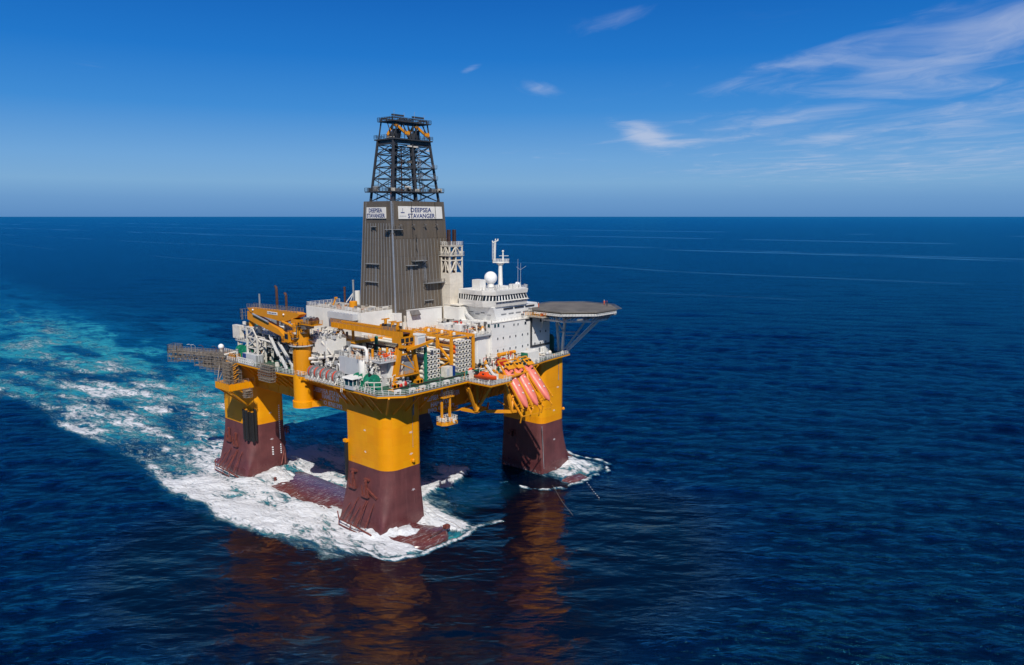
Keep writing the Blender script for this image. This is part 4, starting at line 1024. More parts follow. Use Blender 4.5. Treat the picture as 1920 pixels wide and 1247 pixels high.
# supporting floor they stand on
fl = thing('drill_floor_deck', 'raised deck with yellow edge beams below the derrick houses', 'deck platform', (30, 30, ZD))
MB().box(9, 47, 24.5, 60, 49.6, 50.4).build('floor_plate', 'deck_tan', fl)
beams('edge_beam', 'yellow', fl, [((9, 24.4, 50.0), (47, 24.4, 50.0), .4, .9), ((8.9, 24.5, 50.0), (8.9, 60, 50.0), .4, .9)])
rail(fl, [(47, 24.4, 50.4), (9, 24.4, 50.4), (9, 60, 50.4)], 'yellow', 1.2)
beams('floor_column', 'dirty_white', fl, [((x, 25, ZD), (x, 25, 49.6), .5) for x in (10, 16, 22, 28, 34, 40, 46)]+[((9.4, y, ZD), (9.4, y, 49.6), .5) for y in (31, 37, 43, 49, 55)])
beams('diagonal_brace', 'dirty_white', fl, [((9.4, y, ZD+1), (9.4, y+6, 49.6), .35) for y in (31, 43)]+[((9.4, y+6, ZD+1), (9.4, y, 49.6), .35) for y in (37, 49)])
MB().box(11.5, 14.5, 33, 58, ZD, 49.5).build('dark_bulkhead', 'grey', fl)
clutter(fl, 30, 10, 14.2, 31, 58, 50.4, 1.5, 31, ('dirty_white', 'steel', 'bright_blue', 'rusty', 'dark', 'wood'))

# ================================================================ big deck crane on its pedestal
cr = thing('deck_crane', 'orange knuckle boom crane folded over its thick round pedestal', 'crane', (-1, 37.4, 30))
cx, cy = -1.0, 37.4
MB().tube((cx, cy, 31.4), (cx, cy, ZD), 2.9, 28).build('pedestal_foot', 'orange', cr, smooth=40)
MB().tube((cx, cy, ZD-.01), (cx, cy, 49.2), 2.75, 28).build('pedestal', 'crane_yellow', cr, smooth=40)
MB().lathe((cx, cy, 30.2), [(2.7, 0), (3.3, .1), (3.3, 2.0), (2.9, 2.1)], 28).build('pedestal_collar', 'orange', cr, smooth=40)
MB().hexa([(cx, cy-2.9, 30.4), (3.2, cy-5.2, 30.4), (3.2, cy-2, 30.4), (cx, cy+2.5, 30.4), (cx, cy-2.9, 32.2), (3.2, cy-5.2, 32.2), (3.2, cy-2, 32.2), (cx, cy+2.5, 32.2)]).build('pedestal_gusset', 'orange', cr)
for k, (a_, z_, w_) in enumerate(((200, 51.4, 1.6), (250, 53.0, 1.4), (150, 52.2, 1.5), (300, 50.6, 1.6), (225, 55.0, 1.2))):
    q_ = Vector((cx+3.0*math.cos(R(a_)), cy+3.0*math.sin(R(a_)), z_)); pf = MB().cbox(q_, (w_, w_, .15)).build('maintenance_step', 'steel', cr); MB().rail([q_+Vector((-w_/2, -w_/2, .1)), q_+Vector((w_/2, -w_/2, .1)), q_+Vector((w_/2, w_/2, .1)), q_+Vector((-w_/2, w_/2, .1))], 1.0, .7, .04, 2, True).build('railing', 'crane_yellow', pf)
    MB().cbox(q_+Vector((.2, .1, .6)), (.6, .5, 1.0)).build('junction_box', ['dark', 'grey', 'crane_yellow', 'steel', 'dark'][k], pf)
pipe_mass(cr, 16, cx-3.0, cx-2.5, cy-2.4, cy+2.4, 49.4, 55.4, 201, ('dark', 'steel', 'crane_yellow', 'dirty_white'), .05, .12)
rg = MB().lathe((cx, cy, 48.9), [(2.7, 0), (3.7, 0), (3.7, .25), (2.7, .25)], 28).build('service_ring', 'light_grey', cr)
MB().rail([(cx+3.6*math.cos(R(a)), cy+3.6*math.sin(R(a)), 49.15) for a in range(0, 360, 24)], 1.1, 1.5, .04, 3, True).build('railing', 'crane_yellow', rg)
MB().tube((cx, cy, 49.1), (cx, cy, 55.4), 2.6, 28, 2.45).build('slew_column', 'crane_yellow', cr, smooth=40)
MB().box(cx-1.5, cx+1.5, cy-2.0, cy+2.9, 55.3, 56.6).build('king_house', 'crane_yellow', cr)
MB().box(cx-1.6, cx+1.6, cy-4.4, cy-2.4, 54.2, 56.3).build('winch_deck', 'steel', cr)
for k, yy in enumerate((-3.8, -5.4, -7.0)): MB().lathe((cx-1.1, cy+yy, 56.8), [(.2, 0), (1.0, 0), (1.0, .2), (.6, .25), (.6, 1.9), (1.0, 2.0), (1.0, 2.2), (.2, 2.2)], 16, 'x').build('winch_drum', ['grey', 'steel', 'rusty'][k], cr, smooth=30)
MB().box(cx-1.8, cx+1.8, cy-8.4, cy-2.4, 55.5, 55.8).build('winch_platform', 'crane_yellow', cr); rail(cr, [(cx-1.8, cy-2.4, 55.8), (cx-1.8, cy-8.4, 55.8), (cx+1.8, cy-8.4, 55.8)], 'crane_yellow')
q = [at(px, py, X=cx-1.2) for px, py in [(463.6, 576.7), (554.5, 586.3), (562, 590), (556.5, 595.4), (531, 604.1), (486, 591.6), (469, 585)]]
bo = MB().poly3(q, (2.4, 0, 0)).build('main_boom', 'crane_yellow', cr)
q = [at(px, py, X=cx-.95) for px, py in [(463.6, 583.5), (464, 598.3), (474.6, 604.6), (500, 617), (526.6, 630), (528.5, 636), (532.4, 630), (520.8, 616.6), (504, 606.5), (486.2, 596.4), (469, 586)]]
MB().poly3(q, (1.9, 0, 0)).build('knuckle_jib', 'crane_yellow', cr)
a, b = at(474, 588.5, X=cx-1.3), at(503, 604, X=cx-1.3); MB().tube(a, b, .32, 8).build('jib_cylinder', 'galvanised', cr, smooth=60)
a, b = at(530, 603, X=cx-1.0), at(552, 614, X=cx-1.0); MB().tube(a, b, .45, 8).build('luffing_cylinder', 'crane_yellow', cr, smooth=60)
a, b = at(463, 576.5, X=cx-1.2), at(556, 586.5, X=cx-1.2)
MB().rail([a, b], 1.2, 1.6, .045).build('railing', 'scaffold', bo); MB().rail([a+Vector((2.4, 0, 0)), b+Vector((2.4, 0, 0))], 1.2, 1.6, .045).build('railing', 'scaffold', bo)
for px, py in ((474, 581), (531.5, 590)): p = at(px, py, X=cx-1.3); MB().sphere(p, .33, 8, 6).build('floodlight', 'white', bo, smooth=60)
p0, p1 = at(501, 588.5, X=cx-1.27), at(520, 591.2, X=cx-1.27)
pt = MB().poly3([p0, p1, p1+Vector((0, 0, .85)), p0+Vector((0, 0, .85))], (.05, 0, 0)).build('name_plate', 'white', bo)
d_ = (p1-p0).normalized()
for t0, t1 in ((.05, .10), (.16, .42), (.46, .66), (.72, .9)): MB().poly3([p0+(p1-p0)*t0+Vector((0, 0, .3)), p0+(p1-p0)*t1+Vector((0, 0, .3)), p0+(p1-p0)*t1+Vector((0, 0, .55)), p0+(p1-p0)*t0+Vector((0, 0, .55))], (-.03, 0, 0)).build('plate_print', 'letter_blue', pt)
MB().box(cx-3.9, cx-2.3, cy+.8, cy+2.9, 50.0, 52.9).build('operator_cab', 'crane_yellow', cr)
MB().box(cx-3.95, cx-3.9, cy+1.0, cy+2.7, 51.0, 52.5).build('cab_window', 'window', cr)
rail(cr, [(cx-3.9, cy+2.9, 50.0), (cx-3.9, cy+4.6, 50.0), (cx-2.0, cy+4.6, 50.0)], 'crane_yellow'); MB().box(cx-3.9, cx-2, cy+2.9, cy+4.6, 49.8, 50.0).build('cab_step', 'crane_yellow', cr)
MB().ladder((cx-2.85, cy-.6, ZD), (cx-2.85, cy-.6, 49), (0, .6, 0)).build('ladder', 'crane_yellow', cr)
tip = at(463.6, 590, X=cx); MB().rail([(cx-1.4, tip.y+.5, 53.8), (cx-1.4, tip.y+2.0, 53.8), (cx+1.4, tip.y+2.0, 53.8)], 3.4, 1.0, .05).build('tip_ladder', 'scaffold', bo)

# boom rest tower ----------------------------------------------------------
rt_ = thing('boom_rest', 'white lattice tower carrying the folded crane boom on an orange post', 'boom rest', (-.5, 64.4, ZD+.1))
q = [(-1.8, 61.2), (.9, 61.2), (.9, 67.4), (-1.8, 67.4)]
for i in range(4):
    h_ = 51.6 if i in (2, 3) else 48.6
    MB().beam((*q[i], ZD), (*q[i], h_), .5).build('leg', 'dirty_white', rt_)
for z0, z1 in ((41.0, 45.0), (45.0, 48.4)):
    for i in range(4):
        p, r_ = q[i], q[(i+1) % 4]; beams('brace', 'dirty_white', rt_, [((*p, z0), (*r_, z1), .3), ((*p, z1), (*r_, z1), .3)])
beams('rear_brace', 'dirty_white', rt_, [((*q[3], 48.4), (-1.8, 63.5, 51), .3), ((*q[0], 48.4), (-1.8, 63.8, 51.4), .34)])
MB().box(-2.0, 1.1, 64.8, 67.6, 51.4, 51.8).build('saddle', 'dirty_white', rt_)
MB().tube((-.6, 66.2, 51.8), (-.6, 66.2, 53.6), .85, 12).build('post', 'crane_yellow', rt_, smooth=50)

# ================================================================ gantry crane
ga = thing('gantry_crane', 'yellow pipe-handling gantry crane with a white operator cab above the deck', 'gantry crane', (9, 12, ZD))
GX0, GX1 = 6.6, 10.2
for x in (GX0, GX1): MB().box(x-.45, x+.45, .6, 32.5, 54.0, 55.6).build('main_girder', 'crane_yellow', ga)
MB().box(GX0+.46, GX1-.46, .8, 32.4, 54.9, 55.1).build('walkway', 'rusty', ga)
rail(ga, [(GX0-.45, .6, 55.6), (GX0-.45, 32.5, 55.6)], 'crane_yellow', 1.0, step=1.5)
for i in range(16): MB().box(GX0-.5, GX0-.45, 1.4+i*1.95, 1.7+i*1.95, 54.2, 55.4).build('web_stiffener', 'yellow', ga)
MB().box(GX0-.5, GX1+1.0, .6, 4.2, 52.4, 54.1).build('end_carriage', 'crane_yellow', ga)
for i in range(3): MB().box(GX0-.3+i*1.6, GX0+.8+i*1.6, .5, .6, 52.7, 53.8).build('dark_gap_panel', 'dark', ga)  # flat dark panels stand in for the shade of open gaps
fa, fb = (4.4, 1.6, ZD), (13.4, 1.6, ZD)
beams('head_post', 'crane_yellow', ga, [((GX0-.3, 1.0, 51.2), (GX0-.3, 1.0, 52.6), .7), ((GX1+.7, 1.0, 51.2), (GX1+.7, 1.0, 52.6), .7), ((GX0-.3, 1.0, 51.3), (GX1+.7, 1.0, 51.3), .5), ((GX0, 1.0, 51.3), (GX0+2, 1.0, 52.6), .25), ((GX1+.4, 1.0, 51.3), (GX1-1.6, 1.0, 52.6), .25)])
beams('leg', 'crane_yellow', ga, [(fa, (7.0, 1.8, 51.3), .95, .95), ((13.2, 1.6, ZD), (11.4, 1.8, 51.3), .95, .95), ((5.0, 4.0, ZD), (7.4, 3.6, 51.3), .6), ((12.8, 4.0, ZD), (11.2, 3.6, 51.3), .6)])
beams('cross_tie', 'crane_yellow', ga, [((5.4, 1.5, 43.0), (12.9, 1.5, 43.0), .5), ((6.5, 1.5, 49.2), (11.8, 1.5, 49.2), .45), ((6.2, 1.5, 47.0), (12.3, 1.5, 44.0), .3), ((8.8, 1.5, 49.2), (12.7, 1.5, 43.2), .3)])
MB().box(5.6, 12.4, .6, 2.4, 43.3, 43.5).build('lower_platform', 'crane_yellow', ga); rail(ga, [(5.6, .6, 43.5), (12.4, .6, 43.5)], 'crane_yellow')
MB().box(8.2, 11.4, 1.4, 2.4, 43.6, 46.8).build('switchgear', 'grey', ga)
for k in range(2):
    MB().box((3.6, 12.0)[k], (5.6, 14.2)[k], .8, 2.6, ZD, 41.5).build('bogie', 'crane_yellow', ga)
    for j in range(2): MB().tube(((4.0, 12.4)[k]+j*1.2, .8, 40.9), ((4.0, 12.4)[k]+j*1.2, 1.2, 40.9), .45, 12).build('wheel', 'dark', ga, smooth=50)
beams('rear_leg', 'crane_yellow', ga, [((8.0, 30.5, 54.2), (6.2, 33.8, 45.5), .7), ((9.6, 26.5, 54.2), (9.8, 26.5, 45.5), .6), ((8.0, 30.5, 54.2), (10.0, 26.8, 47), .4)])
MB().cbox((6.0, 34.0, 45.2), (2.4, 1.6, .8)).build('rear_bogie', 'crane_yellow', ga)
MB().box(11.9, 14.8, .2, 3.8, 50.6, 54.0).build('operator_cab', 'white', ga); MB().box(12.1, 14.6, .1, .2, 51.2, 53.4).build('cab_glass', 'light_grey', ga); MB().box(11.8, 15.0, .1, 3.9, 54.0, 54.25).build('cab_roof', 'white', ga)
MB().beam((8.2, .2, 50.6), (17.5, .2, 52.0), .7, .7).build('outrigger_arm', 'crane_yellow', ga)
for k in range(5): MB().path([(11.4+k*.35, 1.4, 50.9), (11.6+k*.3, 1.2, 49.2+.2*k), (12.4+k*.3, 1.3, 48.6), (13.2+k*.3, 1.6, 50.4)], .07, 5).build('hose_loop', 'dark', ga)
for k, yy in enumerate((4.2, 9.6, 6.6)): MB().tube((8.4, yy, 55.6), (8.4, yy, 57.6+(k % 2)*.6), .45, 9).cbox((8.4, yy, 57.8+(k % 2)*.5), (2.6, .4, .3)).build('trolley_post', 'crane_yellow', ga)
MB().cbox((8.4, 7, 55.9), (3.0, 5.0, .9)).build('trolley', 'steel', ga)
random.seed(8)
for k in range(9): MB().cbox((7.4+2*random.random(), 3+8*random.random(), 56.3+random.random()*.4), (.8, .8, .8)).build('trolley_gear', random.choice(['crane_yellow', 'steel', 'rusty', 'dark']), ga)

# dark red-brown catwalk rail behind the near modules
cw = thing('catwalk_frame', 'rust brown pipe catwalk frame behind the gantry crane', 'catwalk', (12, 14, ZD))
beams('top_rail', 'rusty', cw, [((12.6, 5, 49.2), (12.6, 24, 49.2), .5), ((12.6, 5, 45.8), (12.6, 24, 45.8), .35)])
beams('post', 'rusty', cw, [((12.6, 5+i*3.1, ZD), (12.6, 5+i*3.1, 49.2), .45) for i in range(7)])
beams('tall_post', 'rusty', cw, [((11.8, 8.2, ZD), (11.8, 8.2, 54.6), .6), ((11.8, 4.6, ZD), (11.8, 4.6, 54.0), .5)])

# ================================================================ riser racks
fr = thing('riser_rack', 'tall orange-yellow steel rack frame standing among the stacked riser pipes', 'pipe rack', (30, 12, ZD))
RY0 = 2.5
rp = [(28.4, 4.0), (28.4, 10), (28.4, 16), (28.4, 22)]
beams('post', 'yellow', fr, [((x, y, ZD), (x, y, 51.0-.0*i), .75, .75) for i, (x, y) in enumerate(rp)])
beams('post', 'yellow', fr, [((36.6, 3.0, ZD), (36.6, 3.0, 51.2), .7), ((36.6, 23, ZD), (36.6, 23, 51.2), .7), ((36.6, 13, ZD), (36.6, 13, 51.2), .6)])
beams('top_chord', 'yellow', fr, [((28.4, 3.6, 51.0), (28.4, 24.5, 51.0), .6, .7), ((36.6, 2.6, 51.2), (36.6, 24.5, 51.2), .6, .7), ((28.4, 24, 51.1), (36.6, 24, 51.1), .5), ((28.4, 3.6, 51.0), (36.6, 2.9, 51.1), .45)])
beams('lower_chord', 'yellow', fr, [((28.4, 3.6, 48.6), (28.4, 24.5, 48.6), .5, .55), ((28.4, 3.6, 44.2), (28.4, 10, 44.2), .35)])
beams('cross_beam', 'yellow', fr, [((28.4, y, 51.0), (36.6, y, 51.1), .4) for y in (8, 12, 16, 20)])
beams('diagonal', 'yellow', fr, [((28.4, 10, 48.6), (28.4, 4.2, 43.8), .55), ((28.4, 16, 48.6), (28.4, 12.5, 45.2), .55), ((28.4, 10, 41), (28.4, 4.6, 44), .4), ((28.4, 22, 48.6), (28.4, 18.5, 45.2), .5), ((36.6, 6, 51), (35.2, 3, 49.5), .35)])
rail(fr, [(28.2, 3.6, 51.3), (28.2, 24.5, 51.3)], 'yellow', 1.1, step=1.2); rail(fr, [(36.8, 2.8, 51.5), (36.8, 24.5, 51.5)], 'white', 1.1, step=1.2)
for i in range(9): MB().lathe((32+.3*(i % 2), 6.5+i*1.9, 51.2), [(.3, 0), (.45, .1), (.45, .8), (.2, 1)], 9).build('rack_gear', ['dirty_white', 'yellow', 'wood'][i % 3], fr)
gp = thing('green_stanchion', 'tall green pipe stanchion at the corner of the front riser stack', 'stanchion', (16.3, 2.2, ZD))
MB().beam((16.4, 2.1, ZD-.2), (16.4, 2.1, 50.3), .75, .6).build('post', 'green', gp); MB().lathe((16.4, 2.1, 50.3), [(.38, 0), (.3, .35), (.1, .5)], 10).build('cap', 'green', gp)
for i in range(6): MB().box(15.98, 16.82, 1.76, 2.44, 41.2+i*1.6, 41.35+i*1.6).build('band', 'green', gp)
gp2 = thing('green_post', 'short green round-topped post against the white house behind the gantry', 'stanchion', (13.6, 20, ZD))
MB().tube((13.6, 20.6, ZD), (13.6, 20.6, 51.2), .55, 10).build('post', 'green', gp2, smooth=50); MB().sphere((13.6, 20.6, 51.2), .55, 10, 6).build('cap', 'green', gp2, smooth=60)
ORDN = ['first', 'second', 'third', 'fourth', 'fifth', 'sixth', 'seventh']
def riser(name):
    """one riser joint along +Y: thick float body, flange, open bore, grey choke lines"""
    o = bpy.data.objects.new(name, None); COL.objects.link(o)
    L = 22.
    MB().tube((0, .9, 0), (0, L, 0), .60, 14).build('float_body', 'riser_white', o, smooth=50)
    MB().lathe((0, 0, 0), [(.36, .0), (.60, .0), (.60, .3), (.40, .32), (.40, .9)], 16, 'y').build('flange', 'riser_white', o, smooth=40)
    MB().lathe((0, .0, 0), [(.36, -.002), (.36, .5), (.01, .5)], 14, 'y').build('bore', 'dark', o)
    for a in (40, 140, 220, 320): MB().tube((.68*math.cos(R(a)), .1, .68*math.sin(R(a))), (.68*math.cos(R(a)), 1.4, .68*math.sin(R(a))), .13, 7).build('choke_line', 'lavender', o, smooth=50)
    return o
r0 = riser('riser_joint'); first = True
def put_riser(x, z, lab, grp, y=RY0, band=None, body=None):
    global first
    if first: o = r0; first = False
    else: o = copy_tree(r0)
    o.location = (x, y, z); o.rotation_euler = (0, 0, 0)
    tag(o, lab, 'pipe', grp)
    if body:
        for ch in o.children:
            if ch.name.startswith('float_body'): ch.data = body
    if band:
        for y0, y1 in band: 
            g = MB().tube((x, y+y0, z), (x, y+y1, z), .635, 14).build('orange_band', 'buoy_orange', o, smooth=50)
    return o
grey_body = None
for i in range(4):
    for k in range(6):
        if k == 5 and i < 2: continue
        px = 802+6.75*i; p = at(px, 709-9.15*k-1.3*i, Y=RY0)
        o = put_riser(p.x, 41.05+k*1.42, ORDN[k]+' layer from the deck, '+ORDN[i]+' riser pipe from the tall green stanchion', 'riser pipes stacked beside the green stanchion')
        if False:
            if grey_body is None:
                fb_ = [c for c in r0.children if c.name.startswith('float_body')][0]
                grey_body = fb_.data.copy(); grey_body.materials.clear(); grey_body.materials.append(MATS['pipe_grey'])
            for ch in o.children:
                if ch.name.startswith('float_body'): ch.data = grey_body
for i in range(4):
    for k in range(7):
        p = at(862.6+6.2*i, 698, Y=RY0)
        band = [(1.2, 2.6), (7.2, 8.6), (15, 16.4)] if k in (4, 5) and i == 0 else None
        put_riser(p.x, 41.1+k*1.38, ORDN[k]+' layer from the deck, '+ORDN[i]+' riser pipe from the rack frame diagonals', 'riser pipes stacked behind the rack frame', band=band)
# loose casing lying on the first stack
for i, (x, z, c) in enumerate(((17.0, 49.7, 'riser_white'), (19.0, 49.9, 'riser_white'), (23.5, 49.6, 'riser_white'))):
    o = thing('casing_pipe', ['long cream pipe lying lowest on top of the front riser stack', 'long cream pipe lying beside the lower one on the front riser stack', 'long cream pipe between the two riser stacks'][i], 'pipe', (x, 8, z-.4), 'loose pipes on the risers')
    MB().tube((x, 6.5, z), (x, 24, z), .42, 12).build('pipe', c, o, smooth=50); MB().tube((x, 6.1, z), (x, 6.5, z), .5, 12).build('collar', 'steel', o, smooth=50)
for x, y, lab in ((24.6, 1.6, 'white and blue control cabinet between the two riser stacks'),):
    o = thing('control_cabinet', lab, 'cabinet', (x, y, ZD)); MB().box(x-1.7, x+1.1, y-.8, y+1.2, ZD, 43.4).build('body', 'dirty_white', o); MB().box(x-1.2, x-.2, y-.86, y-.8, 40.8, 43.0).build('door', 'light_grey', o); MB().box(x+1.1, x+2.4, y-.6, y+1.0, ZD, 43.3).build('blue_locker', 'blue', o)
# ================================================================ port side modules between crane and gantry
def cyl(name, mat, par, p, q, r, n=14): return MB().tube(p, q, r, n).build(name, mat, par, smooth=50)
m1 = module('shaker_house', 'white house with a slanting underside right behind the crane pedestal', 'deck house', (1, 8, 27.8, 37.2, 46.8, 51.0), 'white', (2, 3, 1))
MB().box(.9, 1, 33.5, 36.6, 48.6, 49.6).build('window', 'window', m1); MB().box(.75, 1.0, 33.0, 37.0, 49.9, 50.5).build('light_trough', 'dirty_white', m1)
rail(m1, [(8, 27.8, 51), (1, 27.8, 51), (1, 37.2, 51)], 'white')
clutter(m1, 22, 1.8, 7, 28.5, 36.5, 51, 1.8, 41, ('dirty_white', 'white', 'light_grey', 'galvanised'))
beams('duct', 'dirty_white', m1, [((2, 33.5, 51.6), (4.5, 31.6, 54.2), .4), ((2, 32.2, 51.6), (4.2, 30.4, 53.8), .4), ((2, 31.0, 51.4), (4.2, 29.2, 53.4), .3), ((.7, 29.8, 50.6), (1.8, 25.6, 46.8), .35)])
pipe_mass(m1, 34, 1.5, 7, 28, 37, 51, 53.4, 202)
beams('leg', 'white', m1, [((1.6, 28.8, ZD), (1.6, 28.8, 47), .5), ((1.6, 33, ZD), (1.6, 33, 46.6), .5), ((1.6, 36.6, ZD), (1.6, 36.6, 46.6), .4), ((1.5, 36.6, ZD+.5), (1.5, 29, 46.5), .4)])
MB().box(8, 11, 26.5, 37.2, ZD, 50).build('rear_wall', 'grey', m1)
tr = thing('pipe_trusses', 'jumble of white pipes and braces between crane pedestal and tank house', 'pipework', (0, 24, ZD))
random.seed(12)
cyl('pipe', 'dirty_white', tr, (-.8, 33.8, 45.2), (1.5, 25.5, 46.6), .5); cyl('pipe', 'dirty_white', tr, (-.6, 33.2, 44.2), (.2, 30.0, 44.6), .35)
beams('brace', 'dirty_white', tr, [((-.4, 33, 44.8), (.5, 27.5, ZD+.5), .45), ((.5, 30, ZD), (.5, 30, 47), .5), ((.6, 27, ZD), (1.6, 24, 47.4), .5), ((.2, 26, ZD), (2.2, 22, 46), .4), ((1.2, 22, ZD), (1.2, 22, 47), .4)])
for k in range(26):
    x, y, z = random.uniform(-.5, 5), random.uniform(19.5, 27.5), random.uniform(ZD+1.2, 47)
    d = random.choice([(0, random.uniform(1, 3.5), 0), (random.uniform(1, 3), 0, 0), (0, 0, random.uniform(1, 3)), (1, 1.6, .6)])
    cyl('pipe', random.choice(['dirty_white', 'dirty_white', 'white', 'galvanised', 'steel']), tr, (x, y, z), (x+d[0], y+d[1], z+d[2]), random.choice([.14, .2, .28, .38]), 8)
for k in range(10):
    x, y, z = random.uniform(-.5, 3), random.uniform(19.5, 27), random.uniform(ZD+1, 46)
    MB().cbox((x, y, z), (random.uniform(.5, 1.4), random.uniform(.5, 1.4), random.uniform(.4, 1.2)), random.random()).build('valve_box', random.choice(['dirty_white', 'white', 'grey', 'steel', 'wood']), tr)
MB().path([(-.6, 20.6, ZD+.6), (-.6, 20.6, 44.6), (-.6, 20.2, 45.4), (-.6, 19.6, 45.4), (-.6, 19.2, 44.6), (-.6, 19.2, 41)], .28, 8).build('hose', 'white', tr, smooth=60)
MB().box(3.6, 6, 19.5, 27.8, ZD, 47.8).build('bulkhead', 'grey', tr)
pipe_mass(tr, 70, -.8, 3.4, 19.4, 33.5, ZD+.6, 47.5, 203)
m2 = module('tank_house', 'pale grey tank house on legs above the green winches', 'deck house', (-1, 5, 10.2, 18.8, 43.1, 48.0), 'light_grey', (2, 3, 1))
beams('leg', 'white', m2, [((-.6, 18.2, ZD), (-.6, 18.2, 43.1), .55), ((-.6, 10.8, ZD), (-.6, 10.8, 43.1), .55), ((-.6, 14.5, 43), (-.6, 17.6, ZD+.2), .45), ((-.6, 14.5, 43), (-.6, 11.4, ZD+.2), .4), ((4.6, 10.6, ZD), (4.6, 10.6, 43), .4)])
rail(m2, [(-1, 18.8, 48), (-1, 10.2, 48), (5, 10.2, 48)], 'white', step=1.3)
clutter(m2, 26, -.4, 4.2, 10.8, 18, 48, 1.9, 51, ('dirty_white', 'white', 'dirty_white', 'steel', 'wood', 'grey'))
MB().path([(-.4, 14.4, 48), (-.4, 14.4, 50.6), (-.4, 13.8, 51.3), (-.4, 7.8, 51.3), (-.4, 7.1, 50.7), (-.4, 7.1, 47.6)], .45, 10).build('vent_arch', 'white', m2, smooth=60)
cyl('silencer', 'dirty_white', m2, (-.2, 18.0, 49.6), (.6, 15.0, 49.8), .8)
pipe_mass(m2, 46, -.8, 4.5, 10.5, 18.5, 48, 50.4, 204, ('dirty_white', 'dirty_white', 'white', 'steel', 'dark', 'wood'))
tk = thing('vertical_tank', 'white vertical tank with a cone bottom beside the tank house', 'tank', (-.6, 8.4, 42))
MB().lathe((-.6, 8.4, 42.4), [(.15, -1.2), (1.3, .6), (1.3, 5.4), (1.0, 5.9), (.1, 6.0)], 16).build('shell', 'white', tk, smooth=40)
MB().rail([(-1.9, 9.6, 48.2), (-1.9, 7.2, 48.2), (.6, 7.2, 48.2)], 1.0, 1.0, .04).build('railing', 'yellow', tk)
beams('leg', 'white', tk, [((-1.6, 7.4, ZD), (-1.6, 7.4, 43.6), .25), ((.4, 7.4, ZD), (.4, 7.4, 43.6), .25), ((-1.6, 9.4, ZD), (-1.6, 9.4, 43.6), .25)])
pw = thing('valve_manifold', 'white valve manifold and ladder beside the vertical tank', 'pipework', (1.5, 6, ZD))
random.seed(17)
MB().ladder((-1.2, 6.6, ZD), (-1.2, 6.6, 49.5), (.4, -.6, 0)).build('ladder', 'white', pw)
for k in range(24):
    x, y, z = random.uniform(-.8, 1.2), random.uniform(4.6, 7.2), random.uniform(42.6, 47.5); r_ = random.choice([.16, .24, .4, .55])
    cyl('valve', random.choice(['dirty_white', 'dirty_white', 'white', 'steel', 'wood']), pw, (x, y, z), (x+random.choice([0, .9]), y+random.choice([0, .9]), z+random.choice([.2, .7])), r_, 8)
MB().box(.8, 2.2, 4.6, 7.4, 41.5, 47.2).build('manifold_back', 'dirty_white', pw)
beams('pipe_bend', 'white', pw, [((-2.2, 9.5, 42.8), (-2.2, 5.6, 43.0), .35), ((-2.2, 5.6, 43.0), (-2.2, 3.2, 41.0), .35)])
pipe_mass(pw, 40, -1.2, 2.2, 3.6, 7.4, 41.2, 47.8, 205)
m3 = module('mud_module', 'white walled module with a deep grey alcove beneath the gantry crane', 'deck house', (5.2, 11.5, 3.6, 9.6, ZD, 47.4), 'wall_white')
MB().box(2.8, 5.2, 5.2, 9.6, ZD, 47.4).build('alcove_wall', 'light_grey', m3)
MB().box(.6, 11.6, 2.6, 9.8, 47.4, 47.8).build('roof', 'light_grey', m3); rail(m3, [(.6, 9.8, 47.8), (.6, 2.6, 47.8), (11.5, 2.6, 47.8)], 'white', step=1.1)
clutter(m3, 18, 1.4, 10.5, 3.4, 9, 47.8, 1.4, 61, ('dirty_white', 'grey', 'boat_orange', 'light_grey', 'steel', 'yellow'))
for i in range(3): cyl('orange_post', 'crane_yellow', m3, (2.6+i*2.1, 8.4-.6*i, 47.8), (2.6+i*2.1, 8.4-.6*i, 50.6), .38, 8)
MB().box(8.3, 8.9, 2.7, 3.6, ZD, 47.3).build('pilaster', 'white', m3)
clutter(m3, 14, 3.0, 8.5, 1.0, 3.4, ZD, 2.6, 62, ('dirty_white', 'white', 'red', 'dirty_white', 'yellow'))

pipe_mass(m3, 40, 1, 11, 3.0, 9.2, 47.8, 49.6, 206, ('dirty_white', 'grey', 'boat_orange', 'steel', 'dark', 'white'))
pipe_mass(m3, 26, 3, 9, 1.2, 3.3, ZD, 43.5, 207)
# ------------- hose reels on the deck edge
ORD = ['first', 'second', 'third', 'fourth', 'fifth']
rl = thing('hose_reel', '', 'hose reel', (0, 0, 0), 'row of five hose reels on the deck edge')
MB().lathe((0, -1.0, 0), [(1.5, 0), (1.78, 0), (1.78, .12), (1.5, .12)], 24, 'y').build('flange', 'grey', rl, smooth=30)
MB().lathe((0, .1, 0), [(.5, 0), (1.75, 0), (1.75, .12), (.5, .12)], 24, 'y').build('flange', 'grey', rl, smooth=30)
MB().lathe((0, -.88, 0), [(.6, 0), (1.6, 0), (1.62, .3), (1.58, .5), (1.6, .9), (.6, .98)], 24, 'y').build('wound_hose', 'reel_red', rl, smooth=40)
MB().lathe((0, -1.06, 0), [(.05, 0), (1.12, 0), (1.05, .14), (.05, .14)], 18, 'y').build('hub_plate', 'light_grey', rl)
MB().lathe((0, -1.3, 0), [(.05, 0), (.3, 0), (.3, .25), (.05, .25)], 10, 'y').build('axle', 'dark', rl)
for a in range(6): MB().beam((.3*math.cos(R(a*60)), -1.08, .3*math.sin(R(a*60))), (1.6*math.cos(R(a*60)), -1.08, 1.6*math.sin(R(a*60))), .14).build('spoke', 'grey', rl)
for sx in (-1, 1): MB().beam((sx*1.5, -1.15, -1.95), (0, -1.15, 0), .22).beam((sx*1.5, .35, -1.95), (0, .35, 0), .22).build('stand', 'white', rl)
MB().rail([(-1.9, -1.3, -2.2), (-1.9, 1.0, -2.2)], 1.2, .8, .05).build('guard_rail', 'white', rl)
